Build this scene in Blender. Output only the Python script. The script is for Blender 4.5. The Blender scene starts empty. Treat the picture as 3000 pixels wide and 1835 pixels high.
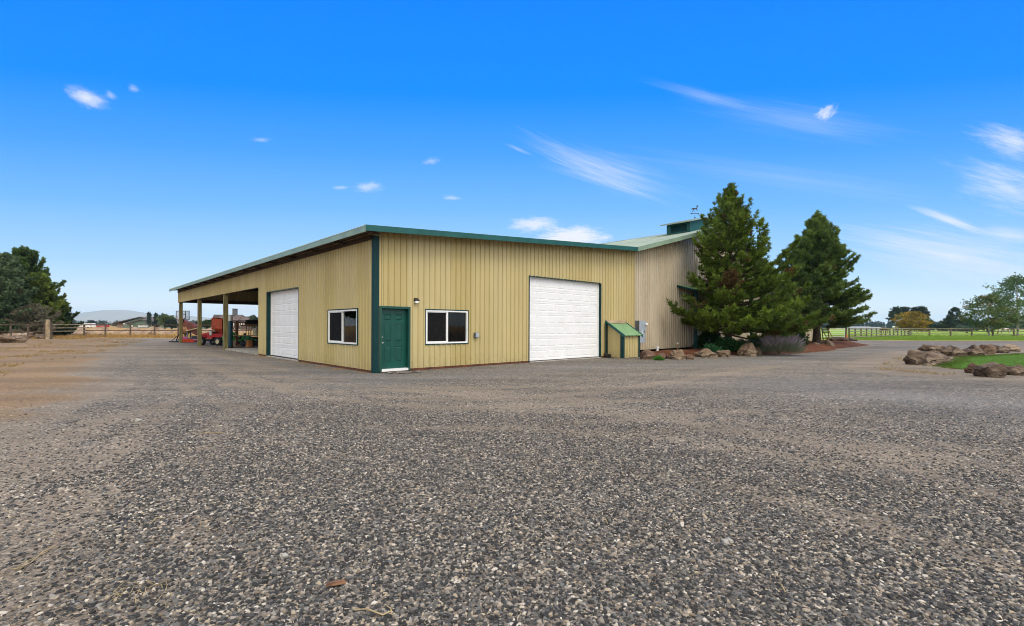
import bpy, bmesh, math, random
import numpy as np
from mathutils import Vector, Matrix, noise as mnoise
random.seed(7)
S = bpy.context.scene
DENOISE = True
COL = S.collection
R = math.radians

# ---------------------------------------------------------------- surveying
# the camera stands at (0, 0, H) looking along +Y; F, HZ and ROLL were measured on the photograph
F, H, HZ, ROLL = 1413.35, 1.5332, 956.3, 0.0038
PSI, CX, CY = 0.7505, -4.435, 15.503           # barn corner and heading
CP, SP = math.cos(PSI), math.sin(PSI)
def hz(u): return HZ + ROLL*(u-1500)
def gnd(u, v, z=0.0):
    Y = F*(H-z)/(v-hz(u)); return Vector(((u-1500)/F*Y, Y, z))
def at(u, v, Y): return Vector(((u-1500)/F*Y, Y, H-(v-hz(u))*Y/F))
def loc2w(t, s, z=0.0): return Vector((CX+CP*t-SP*s, CY+SP*t+CP*s, z))
def w2loc(x, y): return (CP*(x-CX)+SP*(y-CY), -SP*(x-CX)+CP*(y-CY))

# ---------------------------------------------------------------- objects
def tag(o, label=None, cat=None, group=None, kind=None):
    if label: o['label'] = label
    if cat: o['category'] = cat
    if group: o['group'] = group
    if kind: o['kind'] = kind
    return o
def thing(name, label, cat, loc=(0, 0, 0), rz=0.0, group=None):
    o = bpy.data.objects.new(name, None); COL.objects.link(o)
    o.empty_display_size = .2
    o.location = loc; o.rotation_euler = (0, 0, rz)
    return tag(o, label, cat, group)
def link(name, me, parent=None, mat=None, loc=None, rz=0.0):
    o = bpy.data.objects.new(name, me); COL.objects.link(o)
    if mat: me.materials.append(mat)
    if parent: o.parent = parent
    if loc is not None: o.location = loc
    o.rotation_euler = (0, 0, rz)
    return o
def kids(o): return [c for c in bpy.data.objects if c.parent == o]
def copy_tree(o, parent=None):
    c = o.copy(); COL.objects.link(c); c.parent = parent
    for ch in kids(o): copy_tree(ch, c)
    return c
def dup(o, loc, rz=0.0, label=None, group=None, scale=None):
    c = copy_tree(o); c.location = loc; c.rotation_euler = (0, 0, rz)
    if label: c['label'] = label
    if group: c['group'] = group
    if scale: c.scale = scale if hasattr(scale, '__len__') else (scale,)*3
    return c

class MB:
    """collects shapes and links them as ONE mesh object"""
    def __init__(s): s.v = []; s.f = []; s.c = None
    def add(s, vs, fs):
        n = len(s.v); s.v += [tuple(v) for v in vs]; s.f += [tuple(i+n for i in f) for f in fs]; return s
    def quad(s, a, b, c, d): return s.add([a, b, c, d], [(0, 1, 2, 3)])
    def box(s, x0, x1, y0, y1, z0, z1, M=None):
        vs = [Vector((x, y, z)) for z in (z0, z1) for y in (y0, y1) for x in (x0, x1)]
        if M is not None: vs = [M @ v for v in vs]
        return s.add(vs, [(0, 2, 3, 1), (4, 5, 7, 6), (0, 1, 5, 4), (2, 6, 7, 3), (0, 4, 6, 2), (1, 3, 7, 5)])
    def bbox(s, x0, x1, y0, y1, z0, z1, b=.01, M=None):
        """box with chamfered vertical and horizontal edges"""
        bm = bmesh.new(); bmesh.ops.create_cube(bm, size=1)
        for v in bm.verts:
            v.co = Vector((x0+(v.co.x+.5)*(x1-x0), y0+(v.co.y+.5)*(y1-y0), z0+(v.co.z+.5)*(z1-z0)))
        bmesh.ops.bevel(bm, geom=bm.edges[:], offset=b, segments=2, affect='EDGES', profile=.5)
        return s.bm(bm, M)
    def bm(s, bm, M=None):
        bm.verts.ensure_lookup_table()
        for i, v in enumerate(bm.verts): v.index = i
        vs = [(M @ v.co) if M is not None else v.co.copy() for v in bm.verts]
        fs = [[v.index for v in f.verts] for f in bm.faces]
        bm.free(); return s.add(vs, fs)
    def tube(s, pts, rad, n=8, cap=True):
        pts = [Vector(p) for p in pts]
        if not hasattr(rad, '__len__'): rad = [rad]*len(pts)
        rings = []
        up = Vector((0, 0, 1))
        for i, p in enumerate(pts):
            d = (pts[min(i+1, len(pts)-1)]-pts[max(i-1, 0)]).normalized()
            a = d.cross(up)
            if a.length < .05: a = d.cross(Vector((1, 0, 0)))
            a.normalize(); b = d.cross(a)
            rings.append([p+(a*math.cos(2*math.pi*k/n)+b*math.sin(2*math.pi*k/n))*rad[i] for k in range(n)])
        vs = [v for r in rings for v in r]; fs = []
        for i in range(len(pts)-1):
            for k in range(n):
                fs.append((i*n+k, i*n+(k+1) % n, (i+1)*n+(k+1) % n, (i+1)*n+k))
        if cap: fs.append(tuple(range(n))[::-1]); fs.append(tuple((len(pts)-1)*n+k for k in range(n)))
        return s.add(vs, fs)
    def lathe(s, prof, n=20, M=None, cap=True):
        vs = []; fs = []
        for r, z in prof:
            for k in range(n):
                v = Vector((r*math.cos(2*math.pi*k/n), r*math.sin(2*math.pi*k/n), z))
                vs.append(M @ v if M is not None else v)
        for i in range(len(prof)-1):
            for k in range(n): fs.append((i*n+k, i*n+(k+1) % n, (i+1)*n+(k+1) % n, (i+1)*n+k))
        if cap: fs.append(tuple(range(n))[::-1]); fs.append(tuple((len(prof)-1)*n+k for k in range(n)))
        return s.add(vs, fs)
    def prism(s, poly, ax, a, b):
        """extrude a 2-D polygon along an axis ('x','y','z')"""
        def P(p, q):
            return {'x': (q, p[0], p[1]), 'y': (p[0], q, p[1]), 'z': (p[0], p[1], q)}[ax]
        n = len(poly)
        vs = [P(p, a) for p in poly]+[P(p, b) for p in poly]
        fs = [tuple(range(n))[::-1], tuple(range(n, 2*n))]+[(i, (i+1) % n, n+(i+1) % n, n+i) for i in range(n)]
        return s.add(vs, fs)
    def ball(s, c, r, M=None, sub=2):
        bm = bmesh.new(); bmesh.ops.create_icosphere(bm, subdivisions=sub, radius=1)
        rr = r if hasattr(r, '__len__') else (r, r, r)
        for v in bm.verts: v.co = Vector((c[0]+v.co.x*rr[0], c[1]+v.co.y*rr[1], c[2]+v.co.z*rr[2]))
        return s.bm(bm, M)
    def mesh(s, name):
        me = bpy.data.meshes.new(name); me.from_pydata(s.v, [], s.f); me.update(); return me
    def build(s, name, mat, parent=None, smooth=False, loc=None, rz=0.0, fixn=True):
        me = s.mesh(name)
        if fixn:
            bm = bmesh.new(); bm.from_mesh(me); bmesh.ops.recalc_face_normals(bm, faces=bm.faces[:]); bm.to_mesh(me); bm.free()
        if smooth:
            me.polygons.foreach_set('use_smooth', [True]*len(me.polygons))
            try: me.set_sharp_from_angle(angle=R(38))
            except Exception: pass
        return link(name, me, parent, mat, loc, rz)

# ---------------------------------------------------------------- materials
class NT:
    def __init__(s, nt): s.nt = nt; s.n = nt.nodes; s.l = nt.links
    def new(s, t, **kw):
        n = s.n.new(t)
        for k, v in kw.items():
            if k == 'ins':
                for i, x in v.items(): s.put(n, i, x)
            else: setattr(n, k, v)
        return n
    def put(s, n, i, x):
        sock = n.inputs[i]
        if isinstance(x, bpy.types.NodeSocket): s.l.new(x, sock)
        else: sock.default_value = x
    def math(s, op, a, b=0.0, c=None, clamp=False):
        n = s.new('ShaderNodeMath', operation=op, use_clamp=clamp); s.put(n, 0, a); s.put(n, 1, b)
        if c is not None: s.put(n, 2, c)
        return n.outputs[0]
    def mix(s, f, a, b, mode='MIX'):
        n = s.new('ShaderNodeMix', data_type='RGBA', blend_type=mode)
        s.put(n, 0, f); s.put(n, 6, a if isinstance(a, bpy.types.NodeSocket) else (*a[:3], 1)); s.put(n, 7, b if isinstance(b, bpy.types.NodeSocket) else (*b[:3], 1))
        return n.outputs[2]
    def noise(s, vec, scale, detail=4, rough=.55, dim='3D'):
        n = s.new('ShaderNodeTexNoise', noise_dimensions=dim); s.put(n, 'Vector', vec)
        n.inputs['Scale'].default_value = scale; n.inputs['Detail'].default_value = detail; n.inputs['Roughness'].default_value = rough
        return n.outputs[0]
    def ramp(s, f, stops, interp='LINEAR'):
        n = s.new('ShaderNodeValToRGB'); s.put(n, 0, f); cr = n.color_ramp; cr.interpolation = interp
        while len(cr.elements) < len(stops): cr.elements.new(.5)
        for e, (p, c) in zip(cr.elements, stops):
            e.position = p; e.color = (c, c, c, 1) if not hasattr(c, '__len__') else (*c[:3], 1)
        return n.outputs[0]
    def maprange(s, x, a, b, c=0.0, d=1.0, smooth=True):
        n = s.new('ShaderNodeMapRange', interpolation_type='SMOOTHSTEP' if smooth else 'LINEAR')
        s.put(n, 0, x); s.put(n, 1, a); s.put(n, 2, b); s.put(n, 3, c); s.put(n, 4, d); return n.outputs[0]
    def bump(s, h, strength, dist, normal=None):
        n = s.new('ShaderNodeBump'); s.put(n, 'Height', h); n.inputs['Strength'].default_value = strength; n.inputs['Distance'].default_value = dist
        if normal is not None: s.put(n, 'Normal', normal)
        return n.outputs[0]
def newmat(name):
    m = bpy.data.materials.new(name); m.use_nodes = True
    t = NT(m.node_tree); b = t.n['Principled BSDF']
    return m, t, b
def pos(t): return t.new('ShaderNodeNewGeometry').outputs['Position']
def objc(t): return t.new('ShaderNodeTexCoord').outputs['Object']
def M_(name, col, rough=.6, metal=0.0, var=.12, vscale=3.0, dark=None, bump=0.0, bscale=40.0, spec=.5, stretch=None):
    """painted / plain surface with procedural variation"""
    m, t, b = newmat(name); v = objc(t)
    if stretch:
        mp = t.new('ShaderNodeMapping'); t.put(mp, 'Vector', v); mp.inputs['Scale'].default_value = stretch; v = mp.outputs[0]
    n = t.noise(v, vscale, 5, .6)
    c2 = dark if dark else tuple(x*(1-var*2) for x in col)
    c1 = tuple(min(1, x*(1+var)) for x in col)
    t.put(b, 'Base Color', t.mix(t.maprange(n, .3, .7), c2, c1))
    b.inputs['Metallic'].default_value = metal
    n2 = t.noise(v, vscale*4, 3)
    t.put(b, 'Roughness', t.maprange(n2, .2, .8, max(0, rough-.1), min(1, rough+.1)))
    b.inputs['Specular IOR Level'].default_value = spec
    if bump: t.put(b, 'Normal', t.bump(t.noise(v, bscale, 4), .6, bump))
    return m
MAT = {}
def siding_mat(name, c1, c2, rough, rvar, wob=.004):
    m, t, b = newmat(name); v = objc(t)
    mp = t.new('ShaderNodeMapping'); t.put(mp, 'Vector', v); mp.inputs['Scale'].default_value = (1.1, 1.1, .25)
    n = t.noise(mp.outputs[0], 1.3, 4, .6)
    col = t.mix(t.maprange(n, .3, .7), c1, c2)
    mp2 = t.new('ShaderNodeMapping'); t.put(mp2, 'Vector', v); mp2.inputs['Scale'].default_value = (9, 9, .6)
    n2 = t.noise(mp2.outputs[0], 1.0, 4, .6)
    col = t.mix(t.math('MULTIPLY', t.maprange(n2, .5, .8), .12), col, tuple(x*.72 for x in c1))
    # splash dirt close to the ground; every sheet has weathered a little differently
    z = t.new('ShaderNodeSeparateXYZ'); t.put(z, 0, v)
    wn = t.new('ShaderNodeTexWhiteNoise', noise_dimensions='1D'); t.put(wn, 'W', t.math('FLOOR', t.math('MULTIPLY', t.math('ADD', t.math('ADD', z.outputs[0], z.outputs[1]), .63), 1/.9144)))
    hs = t.new('ShaderNodeHueSaturation'); t.put(hs, 'Color', col); t.put(hs, 'Value', t.maprange(wn.outputs[0], 0, 1, .93, 1.05, False)); t.put(hs, 'Saturation', t.maprange(wn.outputs[0], 0, 1, 1.06, .93, False)); col = hs.outputs[0]
    n3 = t.noise(v, 6, 5, .65)
    spl = t.math('MULTIPLY', t.maprange(z.outputs[2], .65, .1), t.maprange(n3, .35, .75))
    col = t.mix(t.math('MULTIPLY', spl, .45), col, (.22, .16, .09))
    t.put(b, 'Base Color', col)
    t.put(b, 'Roughness', t.maprange(n, .3, .7, rough-rvar, rough+rvar))
    mp3 = t.new('ShaderNodeMapping'); t.put(mp3, 'Vector', v); mp3.inputs['Scale'].default_value = (2.2, 2.2, .7)
    t.put(b, 'Normal', t.bump(t.noise(mp3.outputs[0], 1.0, 2), .5, wob*4))
    b.inputs['Specular IOR Level'].default_value = .45
    return m
MAT['siding'] = siding_mat('tan_siding', (.455, .368, .165), (.492, .402, .18), .48, .06)
MAT['siding_barn'] = siding_mat('beige_siding', (.47, .40, .285), (.53, .45, .33), .27, .05, .006)
MAT['teal'] = M_('teal_trim', (.012, .090, .082), .5, 0, .08, 2, spec=.3)
MAT['dgreen'] = M_('dark_green_trim', (.003, .036, .038), .5, 0, .1, 2, spec=.22)
MAT['jamb'] = M_('green_frame_paint', (.004, .062, .045), .45, 0, .08, 3)
MAT['door'] = M_('green_door_paint', (.001, .064, .048), .38, 0, .07, 3)
MAT['sage'] = M_('sage_trim', (.22, .31, .225), .42, 0, .1, 1.5)
MAT['sage_roof'] = M_('sage_roof', (.24, .30, .235), .38, 0, .1, .8)
MAT['roof_green'] = M_('light_green_roof', (.17, .31, .15), .4, 0, .08, 2)
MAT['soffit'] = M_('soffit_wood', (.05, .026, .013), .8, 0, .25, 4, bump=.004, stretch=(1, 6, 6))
MAT['skirt'] = M_('skirt_plank', (.13, .04, .016), .8, 0, .3, 5, bump=.006)
MAT['white'] = M_('white_door_paint', (.80, .80, .80), .45, 0, .02, 2, bump=.0006, bscale=30)
MAT['vinyl'] = M_('white_vinyl', (.78, .78, .76), .4, 0, .03, 4)
MAT['conc'] = M_('concrete', (.36, .33, .28), .9, 0, .2, 4, bump=.004)
MAT['post'] = M_('treated_post', (.20, .165, .06), .8, 0, .25, 3, bump=.006, stretch=(6, 6, .5))
MAT['post_old'] = M_('weathered_post', (.12, .085, .055), .9, 0, .3, 3, bump=.008, stretch=(6, 6, .5))
MAT['rail_dark'] = M_('dark_brown_rail', (.085, .052, .034), .85, 0, .3, 3, bump=.006)
MAT['rail_tan'] = M_('tan_rail', (.33, .25, .15), .85, 0, .25, 3, bump=.006)
MAT['rail_grey'] = M_('grey_weathered_rail', (.20, .175, .13), .85, 0, .25, 3, bump=.006)
MAT['dark'] = M_('dark_interior', (.02, .016, .012), .95, 0, .2, 3)
MAT['black'] = M_('black_plastic', (.012, .012, .013), .45, 0, .2, 6)
MAT['rubber'] = M_('tyre_rubber', (.015, .015, .015), .8, 0, .2, 10, bump=.004)
MAT['steel'] = M_('brushed_steel', (.55, .55, .56), .3, .9, .08, 6)
MAT['greysteel'] = M_('grey_cabinet_paint', (.33, .38, .43), .45, 0, .08, 3)
MAT['greydark'] = M_('dark_grey_paint', (.10, .11, .12), .5, 0, .15, 3)
MAT['red'] = M_('red_machine_paint', (.42, .018, .022), .35, 0, .15, 4)
MAT['redbrown'] = M_('faded_red_paint', (.13, .025, .015), .6, 0, .3, 3, dark=(.06, .02, .012), bump=.004)
MAT['orange'] = M_('orange_red_paint', (.60, .045, .01), .4, 0, .12, 4)
MAT['hopper'] = M_('rusty_orange_paint', (.42, .065, .018), .55, 0, .2, 4, dark=(.26, .04, .015))
MAT['rusttan'] = M_('tan_rusty_metal', (.26, .13, .05), .7, 0, .3, 3, dark=(.12, .05, .02))
MAT['cream'] = M_('cream_wheel_paint', (.62, .56, .40), .5, 0, .1, 5)
MAT['yellow'] = M_('yellow_plastic', (.62, .48, .02), .45, 0, .1, 4)
MAT['greenm'] = M_('green_machine_paint', (.03, .22, .03), .4, 0, .12, 4)
MAT['tankblue'] = M_('dark_teal_tank', (.012, .065, .095), .4, 0, .15, 3)
MAT['wood'] = M_('brown_lumber', (.16, .075, .03), .8, 0, .3, 3, bump=.006, stretch=(1, 6, 6))
MAT['stump'] = M_('orange_bark', (.26, .10, .025), .85, 0, .3, 4, dark=(.10, .035, .012), bump=.02, stretch=(4, 4, .6))
MAT['brass'] = M_('satin_nickel', (.75, .72, .66), .25, .9, .03, 6)
MAT['shingle'] = M_('brown_shingle', (.105, .075, .065), .9, 0, .2, .8)
MAT['brownwall'] = M_('brown_house_siding', (.13, .095, .08), .85, 0, .15, 1)
MAT['greenwall'] = M_('grey_green_siding', (.11, .165, .125), .8, 0, .1, .5)
MAT['trailer_red'] = M_('red_trailer_paint', (.36, .012, .02), .5, 0, .15, 1)
MAT['polytunnel'] = M_('dull_white_plastic', (.42, .42, .40), .6, 0, .1, 1)
MAT['offwhite'] = M_('offwhite_metal', (.68, .68, .66), .5, 0, .06, 1)
MAT['pinkwall'] = M_('dusty_plaster', (.45, .31, .24), .9, 0, .1, 1)
MAT['mat_dark'] = M_('door_mat_fibre', (.06, .045, .035), .95, 0, .3, 20, bump=.004, bscale=200)
MAT['mat_cream'] = M_('door_mat_pattern', (.52, .45, .38), .95, 0, .15, 30)
MAT['straw'] = M_('dry_straw', (.34, .26, .14), .8, 0, .2, 8)
MAT['chip'] = M_('reddish_bark', (.19, .095, .05), .85, 0, .3, 20, bump=.004, bscale=80)
MAT['bark_dark'] = M_('dark_bark', (.085, .055, .038), .95, 0, .35, 5, bump=.03, bscale=12, stretch=(4, 4, .7))
MAT['bark_light'] = M_('pale_bark', (.40, .37, .31), .85, 0, .35, 4, dark=(.12, .10, .085))
MAT['pvc'] = M_('white_pipe', (.75, .75, .74), .4, 0, .04, 4)
def glass_mat():
    m, t, b = newmat('window_glass'); t.n.remove(b)
    out = t.n['Material Output']
    tr = t.new('ShaderNodeBsdfTransparent'); tr.inputs[0].default_value = (.62, .66, .66, 1)
    gl = t.new('ShaderNodeBsdfGlossy'); gl.inputs['Roughness'].default_value = .01
    fr = t.new('ShaderNodeFresnel'); fr.inputs[0].default_value = 1.45
    t.put(fr, 'Normal', t.bump(t.noise(objc(t), 1.2, 1), .25, .01))
    mx = t.new('ShaderNodeMixShader'); t.put(mx, 0, t.math('MULTIPLY', fr.outputs[0], 1.05, clamp=True)); t.l.new(tr.outputs[0], mx.inputs[1]); t.l.new(gl.outputs[0], mx.inputs[2])
    t.l.new(mx.outputs[0], out.inputs[0]); return m
MAT['glass'] = glass_mat()
MAT['screen'] = M_('insect_screen', (.012, .012, .013), .95, 0, .15, 6, spec=.08)
def clear_mat():
    m, t, b = newmat('clear_acrylic'); t.n.remove(b)
    tr = t.new('ShaderNodeBsdfTransparent'); tr.inputs[0].default_value = (.88, .9, .92, 1)
    df = t.new('ShaderNodeBsdfPrincipled'); df.inputs['Base Color'].default_value = (.7, .74, .78, 1); df.inputs['Roughness'].default_value = .3
    mx = t.new('ShaderNodeMixShader'); mx.inputs[0].default_value = .35
    t.l.new(tr.outputs[0], mx.inputs[1]); t.l.new(df.outputs[0], mx.inputs[2]); t.l.new(mx.outputs[0], t.n['Material Output'].inputs[0]); return m
MAT['acrylic'] = clear_mat()

def foliage_mat(name, rough=.6, trans=.34):
    """leaf colour comes from the 'leaf' vertex colour (each clump its own tint)"""
    m, t, b = newmat(name); out = t.n['Material Output']
    a = t.new('ShaderNodeAttribute', attribute_name='leaf')
    t.put(b, 'Base Color', a.outputs['Color']); b.inputs['Roughness'].default_value = rough
    b.inputs['Specular IOR Level'].default_value = .25
    tl = t.new('ShaderNodeBsdfTranslucent'); t.put(tl, 0, a.outputs['Color'])
    mx = t.new('ShaderNodeMixShader'); mx.inputs[0].default_value = trans
    t.l.new(b.outputs[0], mx.inputs[1]); t.l.new(tl.outputs[0], mx.inputs[2]); t.l.new(mx.outputs[0], out.inputs[0])
    return m
MAT['leaf'] = foliage_mat('foliage')

def rock_mat(name, c1, c2, c3):
    m, t, b = newmat(name); v = objc(t)
    n1 = t.noise(v, 2.2, 6, .62); n2 = t.noise(v, 9, 6, .7); n3 = t.noise(v, 1.1, 3)
    col = t.mix(t.maprange(n1, .3, .68), c1, c2)
    col = t.mix(t.math('MULTIPLY', t.maprange(n3, .48, .66), .6), col, c3)
    col = t.mix(t.math('MULTIPLY', t.maprange(n2, .52, .72), .55), col, tuple(x*.3 for x in c1))
    wv = t.new('ShaderNodeTexNoise'); t.put(wv, 'Vector', v); wv.inputs['Scale'].default_value = 2.5
    wm = t.new('ShaderNodeVectorMath', operation='MULTIPLY_ADD'); t.put(wm, 0, wv.outputs['Color']); wm.inputs[1].default_value = (.5, .5, .5); t.put(wm, 2, v)
    ck = t.new('ShaderNodeTexVoronoi', feature='DISTANCE_TO_EDGE'); t.put(ck, 'Vector', wm.outputs[0]); ck.inputs['Scale'].default_value = 1.05
    crack = t.maprange(ck.outputs['Distance'], .035, .0)
    lich = t.maprange(t.noise(v, 5.5, 4, .7), .60, .68)
    col = t.mix(t.math('MULTIPLY', lich, .45), col, tuple(min(.5, x*1.6) for x in c3))
    col = t.mix(t.math('MULTIPLY', crack, .6), col, tuple(x*.25 for x in c1))  # crevice shade painted into the crack lines, for contrast with the lit tops
    t.put(b, 'Base Color', col); b.inputs['Roughness'].default_value = .88
    mp = t.new('ShaderNodeMapping'); t.put(mp, 'Vector', v); mp.inputs['Scale'].default_value = (1, 1, 1.8); mp.inputs['Rotation'].default_value = (.45, .3, 0)
    h = t.math('SUBTRACT', t.math('ADD', t.noise(mp.outputs[0], 3.5, 7, .66), t.math('MULTIPLY', n2, .5)), t.math('MULTIPLY', crack, .8))
    t.put(b, 'Normal', t.bump(h, 1.0, .13))
    return m
MAT['rock_grey'] = rock_mat('grey_brown_basalt', (.075, .048, .032), (.17, .118, .08), (.30, .225, .16))
MAT['rock_red'] = rock_mat('reddish_basalt', (.10, .052, .032), (.175, .10, .062), (.25, .18, .12))
MAT['rock_tan'] = rock_mat('tan_fieldstone', (.12, .075, .045), (.22, .15, .095), (.30, .23, .155))
MAT['rock_pale'] = rock_mat('pale_rubble', (.22, .15, .10), (.36, .26, .18), (.45, .35, .26))

# ---- ground surfaces
def stone_layer(t, v, scale):
    vo = t.new('ShaderNodeTexVoronoi', feature='F1'); t.put(vo, 'Vector', v); vo.inputs['Scale'].default_value = scale
    sp = t.new('ShaderNodeSeparateColor'); t.put(sp, 0, vo.outputs['Color'])
    return vo, sp
STONES = [(0.0, (.006, .006, .007)), (.24, (.018, .018, .018)), (.42, (.052, .052, .052)), (.56, (.118, .107, .092)), (.66, (.125, .128, .128)), (.76, (.19, .142, .095)), (.86, (.27, .25, .225)), (.95, (.40, .32, .22)), (1.0, (.60, .55, .48))]
def gravel_mat():
    m, t, b = newmat('driveway_gravel'); p = pos(t)
    wob = t.new('ShaderNodeTexNoise'); t.put(wob, 'Vector', p); wob.inputs['Scale'].default_value = 30
    vm = t.new('ShaderNodeVectorMath', operation='MULTIPLY_ADD'); t.put(vm, 0, wob.outputs['Color']); vm.inputs[1].default_value = (.012, .012, .012); t.put(vm, 2, p)
    v1, s1 = stone_layer(t, vm.outputs[0], 46); v2, s2 = stone_layer(t, vm.outputs[0], 90)
    c1 = t.ramp(s1.outputs[0], STONES); c2 = t.ramp(s2.outputs[1], STONES)
    big = t.maprange(t.noise(p, 22, 2), .42, .52)
    stones = t.mix(big, c2, c1)
    v3, s3 = stone_layer(t, vm.outputs[0], 11); c3 = t.ramp(s3.outputs[0], [(0, .6), (.5, .95), (.85, 1.2), (1, 1.4)])
    stones = t.mix(.6, stones, t.mix(1.0, stones, c3, 'MULTIPLY'))
    hgt = t.math('SUBTRACT', 1.0, t.mix(big, v2.outputs['Distance'], v1.outputs['Distance']))
    # fines and packed dirt between the stones
    dirt = t.new('ShaderNodeAttribute', attribute_name='dirt').outputs['Fac']
    dry = t.new('ShaderNodeAttribute', attribute_name='dry').outputs['Fac']
    blue = t.new('ShaderNodeAttribute', attribute_name='fresh').outputs['Fac']
    mpw = t.new('ShaderNodeMapping'); t.put(mpw, 'Vector', p); mpw.inputs['Scale'].default_value = (.26, 1.15, 1); mpw.inputs['Rotation'].default_value = (0, 0, .25)
    nA = t.noise(mpw.outputs[0], 1.0, 6, .62); nB = t.noise(p, 2.6, 5, .65); nC = t.noise(p, 16, 3, .7)
    lvl = t.math('ADD', t.math('MULTIPLY', t.math('SUBTRACT', nA, .5), 2.0), t.math('MULTIPLY', t.math('SUBTRACT', nB, .5), 1.2))
    lvl = t.math('ADD', lvl, t.math('MULTIPLY', t.math('SUBTRACT', nC, .5), 1.1))
    dm = t.maprange(t.math('ADD', dirt, lvl), .38, .95)
    fine = t.noise(p, 160, 3, .7)
    dcol = t.mix(t.maprange(fine, .3, .7), (.15, .118, .085), (.275, .222, .165))
    sps = t.ramp(s1.outputs[2], [(0, .42), (.35, .8), (.7, 1.1), (.92, 1.45), (1, 2.0)])
    dcol = t.mix(.85, dcol, t.mix(1.0, dcol, sps, 'MULTIPLY'))
    drycol = t.mix(t.maprange(nC, .35, .7), (.185, .10, .036), (.30, .185, .072))
    dcol = t.mix(t.maprange(t.math('ADD', dry, t.math('MULTIPLY', lvl, .6)), .3, .8), dcol, drycol)
    stones = t.mix(t.math('MULTIPLY', blue, .35), stones, (.15, .155, .165))
    col = t.mix(t.math('MULTIPLY', dm, .6), stones, dcol)
    col = t.mix(t.math('MULTIPLY', t.maprange(nB, .42, .68), .30), col, (.17, .125, .088))
    # broad damp / dusty patches
    nD = t.noise(mpw.outputs[0], .55, 4, .6)
    hs = t.new('ShaderNodeHueSaturation'); t.put(hs, 'Color', col); t.put(hs, 'Value', t.maprange(nD, .3, .7, .88, 1.34))
    t.put(b, 'Base Color', hs.outputs[0])
    b.inputs['Roughness'].default_value = .88; b.inputs['Specular IOR Level'].default_value = .3
    hh = t.math('ADD', hgt, t.math('MULTIPLY', fine, .25))
    t.put(b, 'Normal', t.bump(nB, .35, .12, t.bump(hh, .85, .014)))
    return m
MAT['gravel'] = gravel_mat()
def pebble_mat():
    m, t, b = newmat('loose_pebbles')
    a = t.new('ShaderNodeAttribute', attribute_type='INSTANCER', attribute_name='rnd')
    c = t.ramp(a.outputs['Fac'], STONES)
    n = t.noise(objc(t), 2.2, 5, .7)
    col = t.mix(t.maprange(n, .35, .7), c, (.20, .185, .165)); col = t.mix(.8, col, c)
    t.put(b, 'Base Color', col); b.inputs['Roughness'].default_value = .75; b.inputs['Specular IOR Level'].default_value = .4
    t.put(b, 'Normal', t.bump(t.noise(objc(t), 3, 4), .4, .1))
    return m
MAT['pebble'] = pebble_mat()
def earth_mat(name, stops, s1, s2, bump):
    m, t, b = newmat(name); p = pos(t)
    n1 = t.noise(p, s1, 6, .62); n2 = t.noise(p, s2, 5, .7)
    f = t.math('ADD', t.math('MULTIPLY', n1, .62), t.math('MULTIPLY', n2, .38))
    t.put(b, 'Base Color', t.ramp(f, stops)); b.inputs['Roughness'].default_value = .95; b.inputs['Specular IOR Level'].default_value = .1
    t.put(b, 'Normal', t.bump(n2, .8, bump)); return m
MAT['earth'] = earth_mat('dry_grassland', [(.3, (.16, .09, .04)), (.42, (.29, .17, .065)), (.55, (.36, .235, .09)), (.7, (.34, .26, .14))], .12, 3.5, .06)
MAT['pasture'] = earth_mat('pasture_grass', [(.32, (.12, .20, .025)), (.45, (.17, .28, .03)), (.56, (.24, .33, .05)), (.7, (.33, .34, .09))], .10, 4.0, .05)
MAT['lawn'] = earth_mat('lawn_turf', [(.3, (.04, .11, .014)), (.48, (.06, .15, .018)), (.62, (.09, .18, .025)), (.74, (.18, .19, .06))], .5, 25, .02)
MAT['bedsoil'] = earth_mat('red_bark_mulch', [(.3, (.035, .015, .010)), (.48, (.095, .036, .02)), (.6, (.15, .068, .038)), (.72, (.22, .14, .09))], 1.2, 22, .03)
MAT['tandirt'] = earth_mat('tan_dirt', [(.3, (.20, .13, .085)), (.48, (.33, .22, .14)), (.6, (.40, .29, .20)), (.72, (.27, .23, .20))], .8, 18, .03)
MAT['pile'] = earth_mat('excavated_earth', [(.3, (.12, .085, .06)), (.46, (.24, .17, .12)), (.58, (.36, .26, .18)), (.7, (.28, .24, .13))], .7, 4, .15)
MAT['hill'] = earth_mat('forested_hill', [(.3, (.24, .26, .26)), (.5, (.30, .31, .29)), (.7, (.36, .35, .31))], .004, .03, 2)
# ---------------------------------------------------------------- camera, sun, sky
cam = bpy.data.objects.new('camera', bpy.data.cameras.new('camera')); COL.objects.link(cam)
cam.data.sensor_width = 36; cam.data.lens = F/3000*36; cam.data.clip_end = 30000; cam.data.clip_start = .05
cam.location = (0, 0, H)
cam.rotation_euler = (Matrix.Rotation(R(90), 3, 'X') @ Matrix.Rotation(ROLL, 3, 'Z')).to_euler()
cam.data.shift_y = (HZ-917.5)/3000
S.camera = cam
SUN_EL, SUN_AZ = 52, (0.55, -0.83)            # towards the sun: behind the camera, to its right
sd = Vector((SUN_AZ[0], SUN_AZ[1], 0)).normalized()*math.cos(R(SUN_EL)) + Vector((0, 0, math.sin(R(SUN_EL))))
sun = bpy.data.objects.new('sun', bpy.data.lights.new('sun', 'SUN')); COL.objects.link(sun)
sun.data.energy = 1.5; sun.data.angle = R(24); sun.data.color = (1, .95, .86)
sun.rotation_euler = sd.to_track_quat('Z', 'Y').to_euler()
sun.location = (0, -10, 40)

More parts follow.
